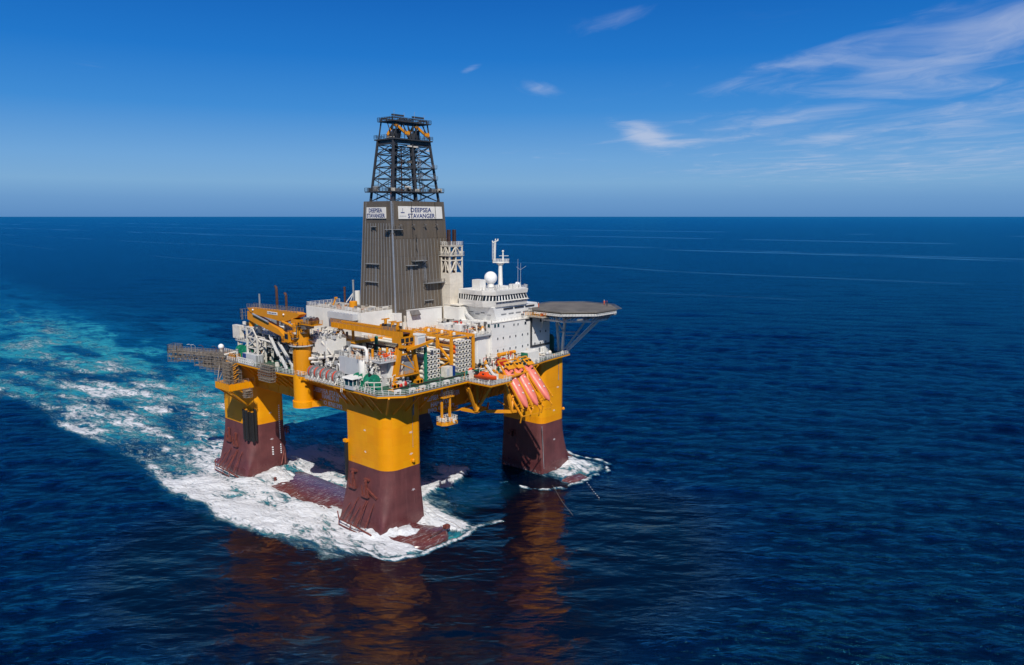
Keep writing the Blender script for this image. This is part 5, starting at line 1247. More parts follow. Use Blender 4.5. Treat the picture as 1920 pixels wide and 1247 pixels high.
for i in range(5):
    p = (-2.9, 29.4-i*2.9, 42.4)
    if i == 0: rl.location = p; rl['label'] = 'first red and grey hose reel, next to the crane pedestal'
    else: copy_tree(rl, None, p, None, ORD[i]+' red and grey hose reel counting from the crane pedestal')
# ------------- green winches and their cab
def winch(loc, r, w, lab, grp, ax='y'):
    o = thing('anchor_winch', lab, 'winch', loc, grp); x, y, z = loc; c = z+r+.3
    k = 'y'
    for s_ in (0, w-.25): MB().lathe((x, y+s_, c), [(.3, 0), (r, 0), (r, .22), (.3, .22)], 26, k).build('flange', 'green', o, smooth=30)
    MB().lathe((x, y+.2, c), [(.3, 0), (r*.72, 0), (r*.72, w-.5), (.3, w-.5)], 22, k).build('drum', 'green', o, smooth=40)
    MB().lathe((x, y-.3, c), [(.1, 0), (r*.35, .05), (r*.4, .3), (.1, .3)], 14, k).build('hub', 'green', o)
    for a in range(5): MB().beam((x, y-.05, c), (x+r*.92*math.cos(R(a*72)), y-.05, c+r*.92*math.sin(R(a*72))), .16, .1).build('spoke', 'green', o)
    for q in (-.3, w+.05): MB().hexa([(x-r*.9, y+q, z), (x+r*.9, y+q, z), (x+r*.9, y+q+.25, z), (x-r*.9, y+q+.25, z), (x-.4, y+q, c), (x+.4, y+q, c), (x+.4, y+q+.25, c), (x-.4, y+q+.25, c)]).build('cheek', 'green', o)
    MB().cbox((x+r*1.1, y+w/2, z+.7), (1.4, w*.7, 1.3)).build('motor', 'green', o)
    return o
winch((-1.6, 7.6, ZD), 1.9, 2.4, 'green anchor winch next to the small operator cab', 'green anchor winches')
winch((-1.0, 3.2, ZD), 2.0, 2.6, 'green anchor winch nearest the chamfered deck corner', 'green anchor winches')
winch((.6, 74.5, ZD), 1.9, 2.0, 'green anchor winch at the far end of the deck, closer to the boom', 'green anchor winches')
winch((1.2, 70.4, ZD), 2.0, 2.4, 'green anchor winch at the far end of the deck, beside the grey container', 'green anchor winches')
cab = thing('winch_cab', 'small white operator cab with dark green windows on the deck edge', 'cabin', (-3.9, 9.4, ZD))
MB().box(-5.0, -2.6, 7.4, 11.2, ZD, 41.4).box(-5.0, -2.6, 7.4, 11.2, 43.2, 43.4).build('cabin', 'light_grey', cab)
MB().box(-4.95, -2.65, 7.45, 11.15, 41.4, 43.2).build('glazing', 'window_teal', cab)
MB().hexa([(-5.6, 6.9, 43.4), (-2.3, 6.9, 43.4), (-2.3, 11.6, 43.4), (-5.6, 11.6, 43.4), (-5.3, 7.0, 43.75), (-2.3, 7.0, 43.9), (-2.3, 11.5, 43.9), (-5.3, 11.5, 43.75)]).build('roof', 'white', cab)
beams('window_post', 'white', cab, [((-5.0, y, 41.4), (-5.0, y, 43.2), .16) for y in (7.45, 9.3, 11.15)]+[((x, 7.4, 41.4), (x, 7.4, 43.2), .16) for x in (-3.8, -2.65)])
MB().ladder((-4.9, 13.0, 39.0), (-3.6, 13.4, 44.0), (0, .7, 0)).build('ladder', 'white', cab)
wf = thing('walkway_frame', 'white pipe railing frame on the deck corner in front of the winches', 'railing', (-3, 1.5, ZD))
beams('post', 'dirty_white', wf, [((x, y, ZD), (x, y, 43.0), .2) for x, y in ((-4.0, 3.4), (-2.6, 1.4), (-1.0, .2), (-2.4, 4.0))]); beams('top_bar', 'dirty_white', wf, [((-4.0, 3.4, 43), (-2.6, 1.4, 43), .2), ((-2.6, 1.4, 43), (-1, .2, 43), .2), ((-4, 3.4, 43), (-2.4, 4, 43), .2), ((-4.0, 3.4, 41.8), (-2.6, 1.4, 41.8), .14), ((-2.6, 1.4, 41.8), (-1, .2, 41.8), .14)])
# deck corner floor paint and loose gear along the bow edge
gr = thing('yellow_marking', 'yellow painted walkway patch on the green deck corner', 'marking', (4, -3, ZD))
MB().box(1.2, 4.8, -3.2, .6, ZD+.03, ZD+.05).build('paint', 'yellow', gr); MB().box(5.2, 9, -6.0, -4.8, ZD+.03, ZD+.05).build('paint', 'yellow', gr)
random.seed(23)
for i, (x, y, mt, lab) in enumerate(((0.6, -4.4, 'white', 'white bench locker on the chamfered deck corner'), (4.6, -5.6, 'white', 'white bench locker by the bow railing below the gantry leg'), (8.4, -5.4, 'dirty_white', 'white bench locker by the bow railing right of the gantry leg'), (12.6, -5.2, 'white', 'white bench locker by the bow railing left of the riser stack'), (17.6, -5.2, 'white', 'white bench locker by the bow railing before the riser stack'), (22.0, -5.0, 'light_grey', 'white bench locker by the bow railing right of the riser stack'))):
    o = thing('deck_locker', lab, 'locker', (x, y, ZD), 'lockers along the bow railing'); MB().box(x-.9, x+.9, y-.4, y+.4, ZD+.6, ZD+1.0).build('lid', mt, o)
    for s_ in (-.7, .7): MB().box(x+s_-.1, x+s_+.1, y-.35, y+.35, ZD, ZD+.6).build('leg', mt, o)
o = thing('gangway_box', 'white box and green board at the bow railing beside the rescue boat', 'cabinet', (26.4, -5.0, ZD)); MB().box(25.9, 28.0, -5.6, -4.4, ZD, 42.6).build('body', 'dirty_white', o); MB().box(24.7, 25.6, -5.6, -5.3, ZD, 42.9).build('board', 'green', o)
RAILS = [(0, 16), ]
pr = [(x, y, ZD) for x, y in DECK]
rail(hull, [pr[14], pr[15], pr[0], pr[1], pr[2]], 'white', 1.3, step=1.4, r=.055); rail(hull, [pr[4], pr[5], pr[6], pr[7]], 'white', 1.2, step=1.4, r=.055); rail(hull, [pr[9], pr[10], pr[11], pr[12], pr[13], pr[14]], 'white', 1.2, step=1.4, r=.055)
gt = thing('rail_track', 'dark gantry rail track with toe board along the bow deck', 'rail track', (18, -.6, ZD))
MB().box(2, 40, -1.6, -.9, ZD, ZD+.5).build('rail', 'dark', gt); MB().box(2, 40, -3.4, -1.7, ZD+.02, ZD+.3).build('track_bed', 'deck_green', gt)

# ================================================================ far port corner: process structure, container, boom
ps = thing('process_module', 'open white process structure with decks, pipes and stairs behind the crane boom', 'process module', (6, 66, ZD))
for z, x0, x1, y0, y1 in ((45.2, 2.0, 12, 55, 82), (49.0, 2.6, 12, 57, 80)):
    o = MB().box(x0, x1, y0, y1, z, z+.3).build('floor', 'light_grey', ps); rail(o, [(x1, y0, z+.3), (x0, y0, z+.3), (x0, y1, z+.3), (x1, y1, z+.3)], 'dirty_white', 1.1, step=1.4)
beams('column', 'dirty_white', ps, [((x, y, ZD), (x, y, 49), .55) for x in (2.6, 10) for y in (55.5, 60, 65, 70, 75, 81)])
beams('brace', 'dirty_white', ps, [((2.6, 70, 41), (2.6, 65, 45), .34), ((2.6, 75, 45.4), (2.6, 70, 49), .34), ((2.6, 81, 41), (2.6, 75, 45), .3), ((2.6, 60, 45.4), (2.6, 65, 49), .3)])
MB().box(10.5, 14, 55, 84, ZD, 52).build('bulkhead', 'grey', ps)
random.seed(29)
for k in range(70):
    x, y, z = random.uniform(2.2, 9.5), random.uniform(55.5, 81), random.choice([ZD, 45.5, 49.3]); h = random.uniform(.6, 3.0); t = random.random()
    mt = random.choice(['dirty_white', 'dirty_white', 'white', 'dirty_white', 'light_grey', 'steel', 'green', 'wood', 'dark'])
    if t < .4: cyl('vessel', mt, ps, (x, y, z), (x, y, z+h), random.uniform(.2, .8), 10)
    elif t < .75: cyl('pipe', mt, ps, (x, y-random.uniform(.8, 3), z+h), (x, y+random.uniform(.8, 3), z+h), random.choice([.14, .2, .3]), 8)
    else: MB().cbox((x, y, z+h*.3), (random.uniform(.6, 1.8), random.uniform(.6, 2.2), h*.6)).build('equipment_box', mt, ps)
for p, q in (((-2.0, 52.8, 49.6), (-2.0, 48.6, 44.4)), ((-2.0, 47.6, 44.3), (-2.0, 44.6, 40.9)), ((-.2, 50.6, 47.4), (-.2, 43.0, 40.9))):
    MB().beam(p, q, .9, .35).build('stair', 'light_grey', ps); rail(ps, [Vector(p)-Vector((.5, 0, 0)), Vector(q)-Vector((.5, 0, 0))], 'white', 1.0, name='stair_railing')
cyl('cross_pipe', 'dirty_white', ps, (-1.6, 60, 48.4), (-1.8, 53, 48.2), .35)
MB().box(2.2, 8, 43, 54.5, 44.6, 45.0).build('floor', 'light_grey', ps); rail(ps, [(2.2, 54, 45), (2.2, 43, 45)], 'dirty_white')
clutter(ps, 30, 2.4, 8, 43.5, 54, 45, 3.0, 71, ('dirty_white', 'white', 'grey', 'steel', 'dirty_white'))
clutter(ps, 20, -.5, 8, 43.5, 54, ZD, 2.4, 72, ('dirty_white', 'white', 'grey', 'steel', 'green'))
pipe_mass(ps, 90, 1.8, 9.5, 55, 82, ZD+.4, 51.5, 208)
pipe_mass(ps, 90, .5, 8.5, 43, 55, ZD+.4, 52.5, 209)
MB().box(8, 13, 42, 55, ZD, 50).build('rear_bulkhead', 'grey', ps)
MB().box(3, 9, 44, 53, 50.5, 53.2).build('upper_house', 'dirty_white', ps)
clutter(ps, 22, 2.5, 9, 43.5, 56, 47.2, 3.2, 73, ('dirty_white', 'white', 'dirty_white', 'grey'))
MB().box(2.0, 3.6, 79, 83.5, 46, 50.4).build('end_cabinet', 'dirty_white', ps)
for px, py0, r_, mt, lab, bend in ((518, 537, .42, 'rusty', 'tallest rust-streaked exhaust pipe with bent top behind the crane boom', 1), (536, 550, .40, 'rusty', 'shorter dark rusty exhaust pipe with bent top behind the crane boom', 1), (486, 551, .28, 'galvanised', 'plain grey vent pipe standing behind the crane boom tip', 0)):
    p = at(px, py0, X=6); o = thing('exhaust_pipe', lab, 'exhaust pipe', (6, p.y, 49.3), 'pipes behind the crane boom')
    pts = [(6, p.y, 49.3), (6, p.y, p.z-.8)]+([(6, p.y+.15, p.z-.3), (6, p.y+.7, p.z)] if bend else [(6, p.y, p.z)])
    MB().path(pts, r_, 10).build('pipe', mt, o, smooth=60); MB().lathe((6, p.y, 49.3), [(r_*1.5, 0), (r_*1.5, .3), (r_, .4)], 10).build('base_flange', mt, o)
    MB().lathe((6, p.y, 54), [(r_, 0), (r_*1.3, .1), (r_*1.3, .4), (r_, .5)], 10).build('clamp', 'steel', o)
for px, py0, r_, mt, lab in ((646, 540, .36, 'rusty', 'short dark rusty pipe behind the railed white house roof'), (662, 527, .33, 'galvanised', 'taller pale pipe behind the railed white house roof')):
    p = at(px, py0, Y=57); o = thing('vent_pipe', lab, 'vent pipe', (p.x, 57, 50), 'pipes behind the house roof')
    cyl('pipe', mt, o, (p.x, 57, 50), (p.x, 57, p.z), r_, 10); cyl('cap', mt, o, (p.x, 57, p.z), (p.x, 57, p.z+.4), r_*1.25, 10)
o = thing('white_davit', 'white triangular davit and tank behind the house roof beside the derrick', 'davit', (33, 57, 55)); beams('strut', 'white', o, [((29.5, 57, 57.5), (32.9, 57, 60.8), .22), ((32.9, 57, 57), (32.9, 57, 60.8), .22), ((31, 57, 57), (32.8, 57, 60.6), .2)]); cyl('tank', 'white', o, (35.2, 58, 55), (35.2, 58, 61.2), 1.0)
ct = container('container', 'grey container with a blue end on the orange far corner platform', (-1.8, 64.4, ZD+.05), (2.4, 8.4, 2.7), 'light_grey', 'grey', 10, 3)
MB().box(-3.07, -3.0, 66.4, 68.58, ZD+.2, ZD+2.7).build('blue_panel', 'blue', ct)
wr = thing('basket_rail', 'white slotted guard rail in front of the grey container', 'railing', (-4.6, 63, ZD))
m = MB()
for i in range(9): m.box(-4.95, -4.85, 58.6+i*1.15, 58.95+i*1.15, ZD, ZD+1.7)
for z in (.0, .8, 1.5): m.box(-4.96, -4.84, 58.6, 68.2, ZD+z, ZD+z+.35)
m.build('rail_board', 'white', wr)
pl = thing('corner_platform', 'lower orange platform with scaffold stairs on the far left column', 'platform', (-4, 72, 31))
MB().box(-8.6, .0, 68, 77, 31.3, 33.4).build('platform_box', 'orange', pl)
for i in range(5): MB().box(-8.4+i*1.75, -8.3+i*1.75, 67.93, 68, 31.4, 33.3).build('stiffener', 'orange', pl)
beams('support', 'orange', pl, [((-8.2, 68.4, 31.3), (-.2, 72, 24.6), .45), ((-8.2, 76, 31.3), (-.2, 76, 25), .45), ((-5, 68.4, 31.3), (-.2, 69, 27.2), .35)])
rail(pl, [(0, 68, 33.4), (-8.6, 68, 33.4), (-8.6, 77, 33.4)], 'scaffold', 1.2)
def scaffold(parent, x0, x1, y0, y1, z0, z1, lift=1.4, bay=1.5, seed=1, planks=True, mat='scaffold'):
    random.seed(seed); m = MB(); nx = max(1, round((x1-x0)/bay)); ny = max(1, round((y1-y0)/bay)); z = z0
    for i in range(nx+1):
        for j in range(ny+1):
            if 0 < i < nx and 0 < j < ny: continue
            x, y = x0+(x1-x0)*i/nx, y0+(y1-y0)*j/ny; m.beam((x, y, z0), (x, y, z1+random.uniform(0, .9)), .085)
    lv_ = []
    while z <= z1+.01:
        for dz in (0, .6):
            e = random.uniform(0, .5)
            m.beam((x0-e, y0, z+dz), (x1+e, y0, z+dz), .075).beam((x0-e, y1, z+dz), (x1+e, y1, z+dz), .075).beam((x0, y0-e, z+dz), (x0, y1+e, z+dz), .075).beam((x1, y0-e, z+dz), (x1, y1+e, z+dz), .075)
        lv_.append(z); z += lift
    m.build('scaffold_tubes', mat, parent)['kind'] = 'stuff'
    if planks:
        for z in lv_:
            k = max(2, int((x1-x0)/.5))
            for i in range(k):
                if random.random() < .45: continue
                MB().box(x0+(x1-x0)*i/k+.03, x0+(x1-x0)*(i+1)/k-.03, y0-.2, y1+.2*random.random(), z+.08, z+.14).build('plank', 'plank', parent)
scaffold(pl, -7.8, -3.6, 69, 73, 33.4, 40.2, 1.1, 1.1, 3)
m = MB()
for i in range(9): m.beam((-6.6, 68.6, 33.6+i*.72), (-4.8, 68.6, 34.2+i*.72) if i % 2 else (-5.6, 68.6, 34.2+i*.72), .22, .12)
m.build('zigzag_stair', 'yellow', pl)
sc2 = thing('scaffold', 'grey scaffold cage hanging on the deck edge left of the crane pedestal', 'scaffold', (-5, 50, 37)); scaffold(sc2, -6.6, -4.8, 46.5, 53.0, 37.0, 42.0, .8, 1.0, 5)
sc3 = thing('scaffold', 'small scaffold under the lower orange platform of the far column', 'scaffold', (-3, 67, 28)); scaffold(sc3, -3.8, -1.6, 66.4, 68, 28.6, 31.0, .7, .8, 6)
# boom
bm_ = thing('burner_boom', 'rusty lattice burner boom wrapped in scaffolding over the wake', 'boom', (-2, 77, ZD))
B0, B1 = Vector((-1.5, 75.5, 41.0)), Vector((-14.8, 94.0, 42.2)); dB = (B1-B0).normalized(); sB = Vector((-dB.y, dB.x, 0)).normalized()
def bpt(t, s_, z): return B0+(B1-B0)*t+sB*s_+Vector((0, 0, z))
for s_ in (-1.6, 1.6):
    beams('chord', 'scaffold', bm_, [(bpt(0, s_, 0), bpt(1, s_, 0), .35), (bpt(0, s_*.8, -2.6), bpt(1, s_*.8, -1.4), .3)])
    n_ = 14
    beams('web', 'scaffold', bm_, [(bpt(i/n_, s_, 0), bpt((i+.5)/n_, s_*.8, -2.4), .18) for i in range(n_)]+[(bpt((i+.5)/n_, s_*.8, -2.4), bpt((i+1)/n_, s_, 0), .18) for i in range(n_)])
for i in range(26): MB().poly3([bpt(i/26+.004, -1.5, .2), bpt((i+.9)/26, -1.5, .2), bpt((i+.9)/26, 1.5, .2), bpt(i/26+.004, 1.5, .2)], (0, 0, .08)).build('walkway_plank', 'plank', bm_)
for s_ in (-1.6, 1.6): rail(bm_, [bpt(0, s_, .2), bpt(1, s_, .2)], 'scaffold', 1.3, step=1.1, r=.055)
MB().rail([bpt(.86, -1.9, .2), bpt(1.0, -1.9, .2), bpt(1.0, 1.9, .2), bpt(.86, 1.9, .2)], 2.3, .9, .055, 4, True).build('tip_cage', 'scaffold', bm_)
random.seed(37)
for t0, t1, zb in ((.02, .30, -6.2), (.10, .42, -5.4), (.22, .52, -4.6), (.34, .60, -3.8), (.60, .84, -2.6), (.86, 1.0, -3.0)):     # hanging scaffold, stepping up towards the tip
    m = MB(); z = zb; n_ = max(3, int((t1-t0)*26/1.5))
    for i in range(n_+1):
        t = t0+(t1-t0)*i/n_
        for s_ in (-1.9, 1.9): m.beam(bpt(t, s_, zb-.3*random.random()), bpt(t, s_, .8+random.random()*.8), .085)
    while z < .6:
        for dz in (0, .5):
            for s_ in (-1.9, 1.9): m.beam(bpt(t0-.01, s_, z+dz), bpt(t1+.01, s_, z+dz), .075)
        for t in (t0, t1): m.beam(bpt(t, -2.1, z), bpt(t, 2.1, z), .11)
        for s_ in (-1.2, 0, 1.2):
            if random.random() < .28: MB().poly3([bpt(t0, s_-.5, z+.1), bpt(t1, s_-.5, z+.1), bpt(t1, s_+.5, z+.1), bpt(t0, s_+.5, z+.1)], (0, 0, .07)).build('scaffold_plank', 'plank', bm_)
        z += 1.5
    m.build('scaffold_tubes', 'scaffold', bm_)['kind'] = 'stuff'
MB().poly3([bpt(.42, -2.0, -5.4), bpt(.56, -2.0, -5.0), bpt(.56, -2.0, -2.6), bpt(.42, -2.0, -2.8)], sB*.06).build('tarpaulin', 'dirty_white', bm_)
MB().beam(bpt(.36, -2.2, -.6), bpt(.16, -2.2, -.2), .5, .5).build('stage_beam', 'crane_yellow', bm_)
for t in (.62, .68, .5, .3): MB().path([bpt(t, 0, .3), bpt(t, 0, 2.4), bpt(t+.02, .3, 2.9), bpt(t+.05, .8, 2.8)], .09, 6).build('burner_pipe', random.choice(['galvanised', 'rusty']), bm_)
beams('stay', 'scaffold', bm_, [(bpt(.02, 1.8, -.5), Vector((-.3, 76.8, 31.8)), .3), (bpt(.20, -1.8, -3.5), Vector((-7.6, 76.5, 33.4)), .3), (bpt(.02, -1.8, -1), Vector((-6.0, 76.5, 33.4)), .3), (bpt(.22, 1.8, -3.0), Vector((-7.8, 76.8, 33.4)), .25), (bpt(.20, -2, -3.5), bpt(.06, -2, 1.5), .2)])
o = radome(at(414.5, 650, X=-3.0), .95, 'white dome on a short post at the root of the scaffolded boom', 1.6)
hn = thing('hose_davit', 'grey swivel davit beside the green winches at the boom root', 'davit', (-2, 74, ZD)); cyl('post', 'light_grey', hn, (-2.2, 73.5, ZD), (-2.2, 73.5, 43.2), .4); MB().beam((-2.2, 73.5, 43.0), (-6.0, 75.0, 42.2), .4).build('arm', 'dirty_white', hn); MB().sphere((-2.2, 73.5, 43.3), .5, 10, 6).build('head', 'grey', hn, smooth=60)
yl = thing('yellow_access_frame', 'yellow access frame on the far corner deck below the green winches', 'access frame', (-3, 71.5, ZD)); MB().rail([(-4.6, 75, ZD), (-4.6, 70.2, ZD), (-3.0, 70.2, ZD)], 2.2, .9, .07, 3).build('frame', 'crane_yellow', yl); MB().box(-4.4, -2.8, 70.6, 74.6, ZD, ZD+.5).build('step', 'rusty', yl)

for i, (x, y, lab) in enumerate(((-4.3, 6.0, 'thin lamp post on the deck edge beside the winch cab'), (3.0, -6.6, 'thin lamp post on the bow railing at the deck corner'), (14.0, -6.4, 'thin lamp post on the bow railing left of the hanging basket'), (24.0, -6.2, 'thin lamp post on the bow railing beside the rescue boat'), (-4.4, 41.5, 'thin lamp post on the deck edge behind the crane pedestal'))):
    o = thing('lamp_post', lab, 'lamp post', (x, y, ZD), 'deck edge lamp posts')
    MB().tube((x, y, ZD), (x, y, ZD+3.0), .07, 6).build('post', 'galvanised', o); MB().beam((x, y, ZD+3.0), (x+.5, y+.4, ZD+3.1), .07).build('arm', 'galvanised', o); MB().cbox((x+.55, y+.45, ZD+3.05), (.45, .3, .2)).build('lamp_head', 'light_grey', o)
# ================================================================ bow side: boat platform, lifeboats, rescue boat
bp_ = thing('boat_platform', 'yellow truss platform on the bow side carrying lifeboats and rescue boat', 'platform', (38, -8, 30))
MB().box(24.6, 33.5, -15.6, -6.3, 39.7, 40.1).build('rescue_boat_floor', 'grey', bp_)
MB().prism([(33.5, -12.5), (51.5, -9.0), (51.5, -4.2), (33.5, -5.2)], 39.7, 40.1).build('lifeboat_floor', 'yellow', bp_)
rail(bp_, [(24.6, -6.3, 40.1), (24.6, -15.6, 40.1), (33.5, -15.6, 40.1), (33.5, -12.5, 40.1)], 'white', 1.2, step=1.2)
MB().box(24.5, 33.6, -15.75, -15.6, 39.7, 40.15).box(24.4, 24.6, -15.6, -6.3, 39.7, 40.15).build('fascia', 'crane_yellow', bp_)
ap1, ap2 = Vector((29.4, -5.1, 30.0)), Vector((36.6, -12.8, 30.0))
beams('hanging_strut', 'yellow', bp_, [(ap1, (29.6, -5.2, 39.7), 0.98), (ap1, (25.4, -6.2, 38.0), 0.65), (ap1+Vector((.3, .3, 0)), (25.6, -4.6, 38.2), 0.52), (ap1, (33.2, -9.5, 39.7), 0.65), (ap1, (36.0, -5.2, 39.7), 0.55), ((34.1, 1.2, 30), (31, -1, 39.6), 0.52)])
beams('lower_ring', 'yellow', bp_, [((28.7, .4, 30), ap1, .55, 0.91), (ap1, (34.7, -4.4, 30), .55, 0.91), ((34.7, -4.4, 30), (34.1, 1.2, 30), 0.59), ((34.1, 1.2, 30), (28.7, .4, 30), 0.52), ((28.7, .4, 30), (21.5, 1.6, 30.2), 0.52)])
beams('lower_ring', 'yellow', bp_, [((33.0, -6.0, 29.6), ap2, .55, 0.91), (ap2, (44.0, -14.5, 29.6), .5, 0.78), ((44.0, -14.5, 29.6), (50.0, -9.0, 29.8), .5, 0.78), ((50, -9, 29.8), (58, -1.2, 29.8), 0.59), ((33, -6, 29.6), (40, 0, 29.8), 0.52), ((44, -14.5, 29.6), (46, -2, 29.8), 0.52)])
beams('hanging_strut', 'yellow', bp_, [(ap2, (34.4, -12.0, 39.5), 0.72), (ap2, (36.8, -10.8, 36.5), 0.65), (ap2, (39.4, -11.0, 35.5), 0.52), ((44, -14.5, 29.6), (46.5, -10, 39.6), 0.52), ((50, -9, 29.8), (51.0, -6, 39.6), 0.59), ((50, -9, 29.8), (44, -6, 39.6), 0.45), ((58, -1.2, 29.8), (56, -3.6, 39.6), 0.59)])
beams('back_strut', 'orange', bp_, [((x, 2.3, 31), (x+3.2*(-1)**i, -4.0, 39.6), 0.52) for i, x in enumerate((32, 36, 40, 44, 48, 52, 56))]+[((x, 2.0, 30.8), (x, -1.5, 39.6), 0.39) for x in (34, 38, 42, 46, 50, 54)])
MB().box(20.5, 27.5, .6, 2.2, 30.5, 30.8).build('walkway', 'yellow', bp_); rail(bp_, [(20.5, .6, 30.8), (27.5, .6, 30.8)], 'yellow', 1.2, step=1.0)

def lifeboat_mesh():
    """free-fall boat lying along +x (stern at 0, nose at 13.4)"""
    L = 13.4; prof = [(0, .35, .5), (.15, 1.15, 1.2), (.9, 1.45, 1.55), (3, 1.62, 1.62), (6, 1.66, 1.52), (8.5, 1.55, 1.36), (10.8, 1.25, 1.08), (12.3, .8, .74), (13.1, .38, .4), (13.4, .08, .1)]
    rings = []
    for x, w, h in prof:
        g = []
        for k in range(20):
            t = 2*math.pi*k/20; c, s_ = math.cos(t), math.sin(t)
            yy = w*math.copysign(abs(c)**.8, c); z = h*math.copysign(abs(s_)**.85, s_)
            if s_ < 0: yy *= 1-.35*abs(s_)**2
            g.append((x, yy, z*(1.0 if s_ > 0 else .92)))
        rings.append(g)
    return rings
def make_lifeboat():
    o = thing('lifeboat', '', 'lifeboat', (0, 0, 0), 'free-fall lifeboats on the bow side')
    b = MB().loft(lifeboat_mesh()).build('hull', 'boat', o, smooth=60)
    MB().loft([[(x, y*1.02, -.12+z*.02) for (x, y, z) in r] if False else [(x, y*1.025, z*.06-.15) for (x, y, z) in r] for r in lifeboat_mesh()[1:-1]]).build('fender_strake', 'red', o)
    MB().hexa([(.4, -.7, 1.3), (2.4, -.65, 1.45), (2.4, .65, 1.45), (.4, .7, 1.3), (.7, -.5, 2.15), (2.0, -.45, 2.15), (2.0, .45, 2.15), (.7, .5, 2.15)]).build('wheelhouse', 'boat', o, bevel=.12)
    MB().hexa([(2.03, -.42, 1.65), (2.38, -.5, 1.62), (2.38, .5, 1.62), (2.03, .42, 1.65), (2.03, -.36, 2.0), (2.1, -.38, 2.0), (2.1, .38, 2.0), (2.03, .36, 2.0)]).build('window', 'window', o)
    MB().cbox((.1, 0, .1), (.16, 1.0, 1.3)).build('stern_door', 'dark', o)
    for x in (4.0, 6.5, 9.0): MB().lathe((x, 0, 1.35 if x > 8 else 1.5), [(.28, 0), (.28, .16), (.1, .18)], 10).build('hatch', 'dirty_white', o)
    for s_ in (-1, 1):
        MB().path([(1.2, s_*1.25, 1.0), (5, s_*1.35, 1.05), (9, s_*1.2, .85)], .05, 5).build('grab_line', 'dirty_white', o)
    return o
lb = make_lifeboat()
LBS = [((40.0, -7.2, 41.2), (40.0, -15.3, 31.6), 'salmon pink lifeboat nearest the orange rescue boat, lowest of the three'), ((44.5, -7.1, 40.8), (44.5, -15.0, 32.0), 'salmon pink lifeboat in the middle of the three launch frames'), ((49.0, -7.3, 41.0), (49.0, -15.6, 33.0), 'salmon pink lifeboat nearest the far orange column, highest nose')]
for i, (p, q, lab) in enumerate(LBS):
    p, q = Vector(p), Vector(q); d = (q-p).normalized()
    o = lb if i == 0 else copy_tree(lb)
    o.location = p; o['label'] = lab
    yv = Vector((1, 0, 0)); zv = d.cross(yv)
    if zv.z < 0: yv = -yv; zv = d.cross(yv)
    o.rotation_euler = Matrix((d, yv, zv)).transposed().to_euler()
    f = thing('launch_frame', ['yellow skid frame of the lifeboat beside the rescue boat', 'yellow skid frame of the middle lifeboat', 'yellow skid frame of the lifeboat beside the far column'][i], 'launch frame', p, 'lifeboat launch frames')
    zu = zv.normalized()
    for s_ in (-2.05, 2.05):
        e = Vector((s_, 0, 0))
        beams('side_rail', 'yellow', f, [(p-d*1.2+e+zu*.9, q+d*1.0+e+zu*.2, .34, .5), (p-d*1.0+e-zu*1.6, q+d*2.4+e-zu*1.7, .36, .5)])
        beams('rail_post', 'yellow', f, [(p+d*t+e-zu*1.6, p+d*t+e+zu*.7, .24) for t in (1.5, 5, 8.5, 11.5)])
        beams('end_post', 'yellow', f, [(q+d*2.2+e-zu*1.7, q+d*2.2+e-zu*1.7+Vector((0, .5, -2.2)), .24), (p-d*.8+e+zu*.8, p-d*.8+e+zu*.8+Vector((0, 1.5, 1.6)), .3)])
    beams('cross_bar', 'yellow', f, [(p+d*t+Vector((-2.05, 0, 0))-zu*1.7, p+d*t+Vector((2.05, 0, 0))-zu*1.7, .26) for t in (0, 4, 8, 12, 15)]+[(p-d*.8+zu*.9+Vector((-2.05, 1.5, 1.5)), p-d*.8+zu*.9+Vector((2.05, 1.5, 1.5)), .4)])
    MB().poly3([p-d*1.6+zu*1.8+Vector((-1.6, 0, 0)), p-d*1.6+zu*1.8+Vector((1.6, 0, 0)), p+d*1.2+zu*2.3+Vector((1.4, 0, 0)), p+d*1.2+zu*2.3+Vector((-1.4, 0, 0))], zu*.18).build('release_gantry', 'yellow', f)
    for s_ in (-.8, .7): MB().cbox(p-d*.6+zu*2.2+Vector((s_, 0, 0)), (.7, .8, .5)).build('release_winch', 'dark', f)
    beams('foot_strut', 'yellow', f, [(q+d*2.2+Vector((-1.6, 0, 0))-zu*1.7, Vector((p.x+2, -2, 30.6)), .3), (q+d*.2+Vector((1.6, 0, 0))-zu*1.7, Vector((p.x+3, -4, 36)), .3)])
# rescue boat
rb = thing('rescue_boat', 'small orange rescue boat on a cradle at the bow railing', 'boat', (27.6, -11.2, 40.2))
rings = []
for t in range(9):
    s_ = t/8; y = -7.6-7.6*s_; w = 1.25*math.sin(math.pi*min(1, .42+.58*(1-s_**2.6)))**.5 if s_ < .98 else .06; w = 1.25*(1-s_**4)**.6+.04
    zb = 40.75+.55*s_**3; zt = 41.95+.35*s_**2
    rings.append([(27.4-w, y, zt), (27.4-w*.95, y, zt-.45), (27.4-w*.55, y, zb+.15), (27.4, y, zb), (27.4+w*.55, y, zb+.15), (27.4+w*.95, y, zt-.45), (27.4+w, y, zt), (27.4+w*.7, y, zt-.05), (27.4, y, zt-.25), (27.4-w*.7, y, zt-.05)])
MB().loft(rings).build('hull', 'boat_orange', rb, smooth=50)
MB().hexa([(26.7, -8.4, 41.9), (26.7, -12.6, 41.9), (28.1, -12.6, 41.9), (28.1, -8.4, 41.9), (26.9, -9.2, 42.9), (26.9, -11.2, 43.0), (27.9, -11.2, 43.0), (27.9, -9.2, 42.9)]).build('canopy', 'boat_orange', rb, bevel=.1)
MB().cbox((26.72, -10.6, 42.4), (.12, .7, .4)).build('window', 'window', rb); MB().cbox((27.4, -7.4, 41.8), (.8, .5, 1.0)).build('outboard_motor', 'dark', rb)
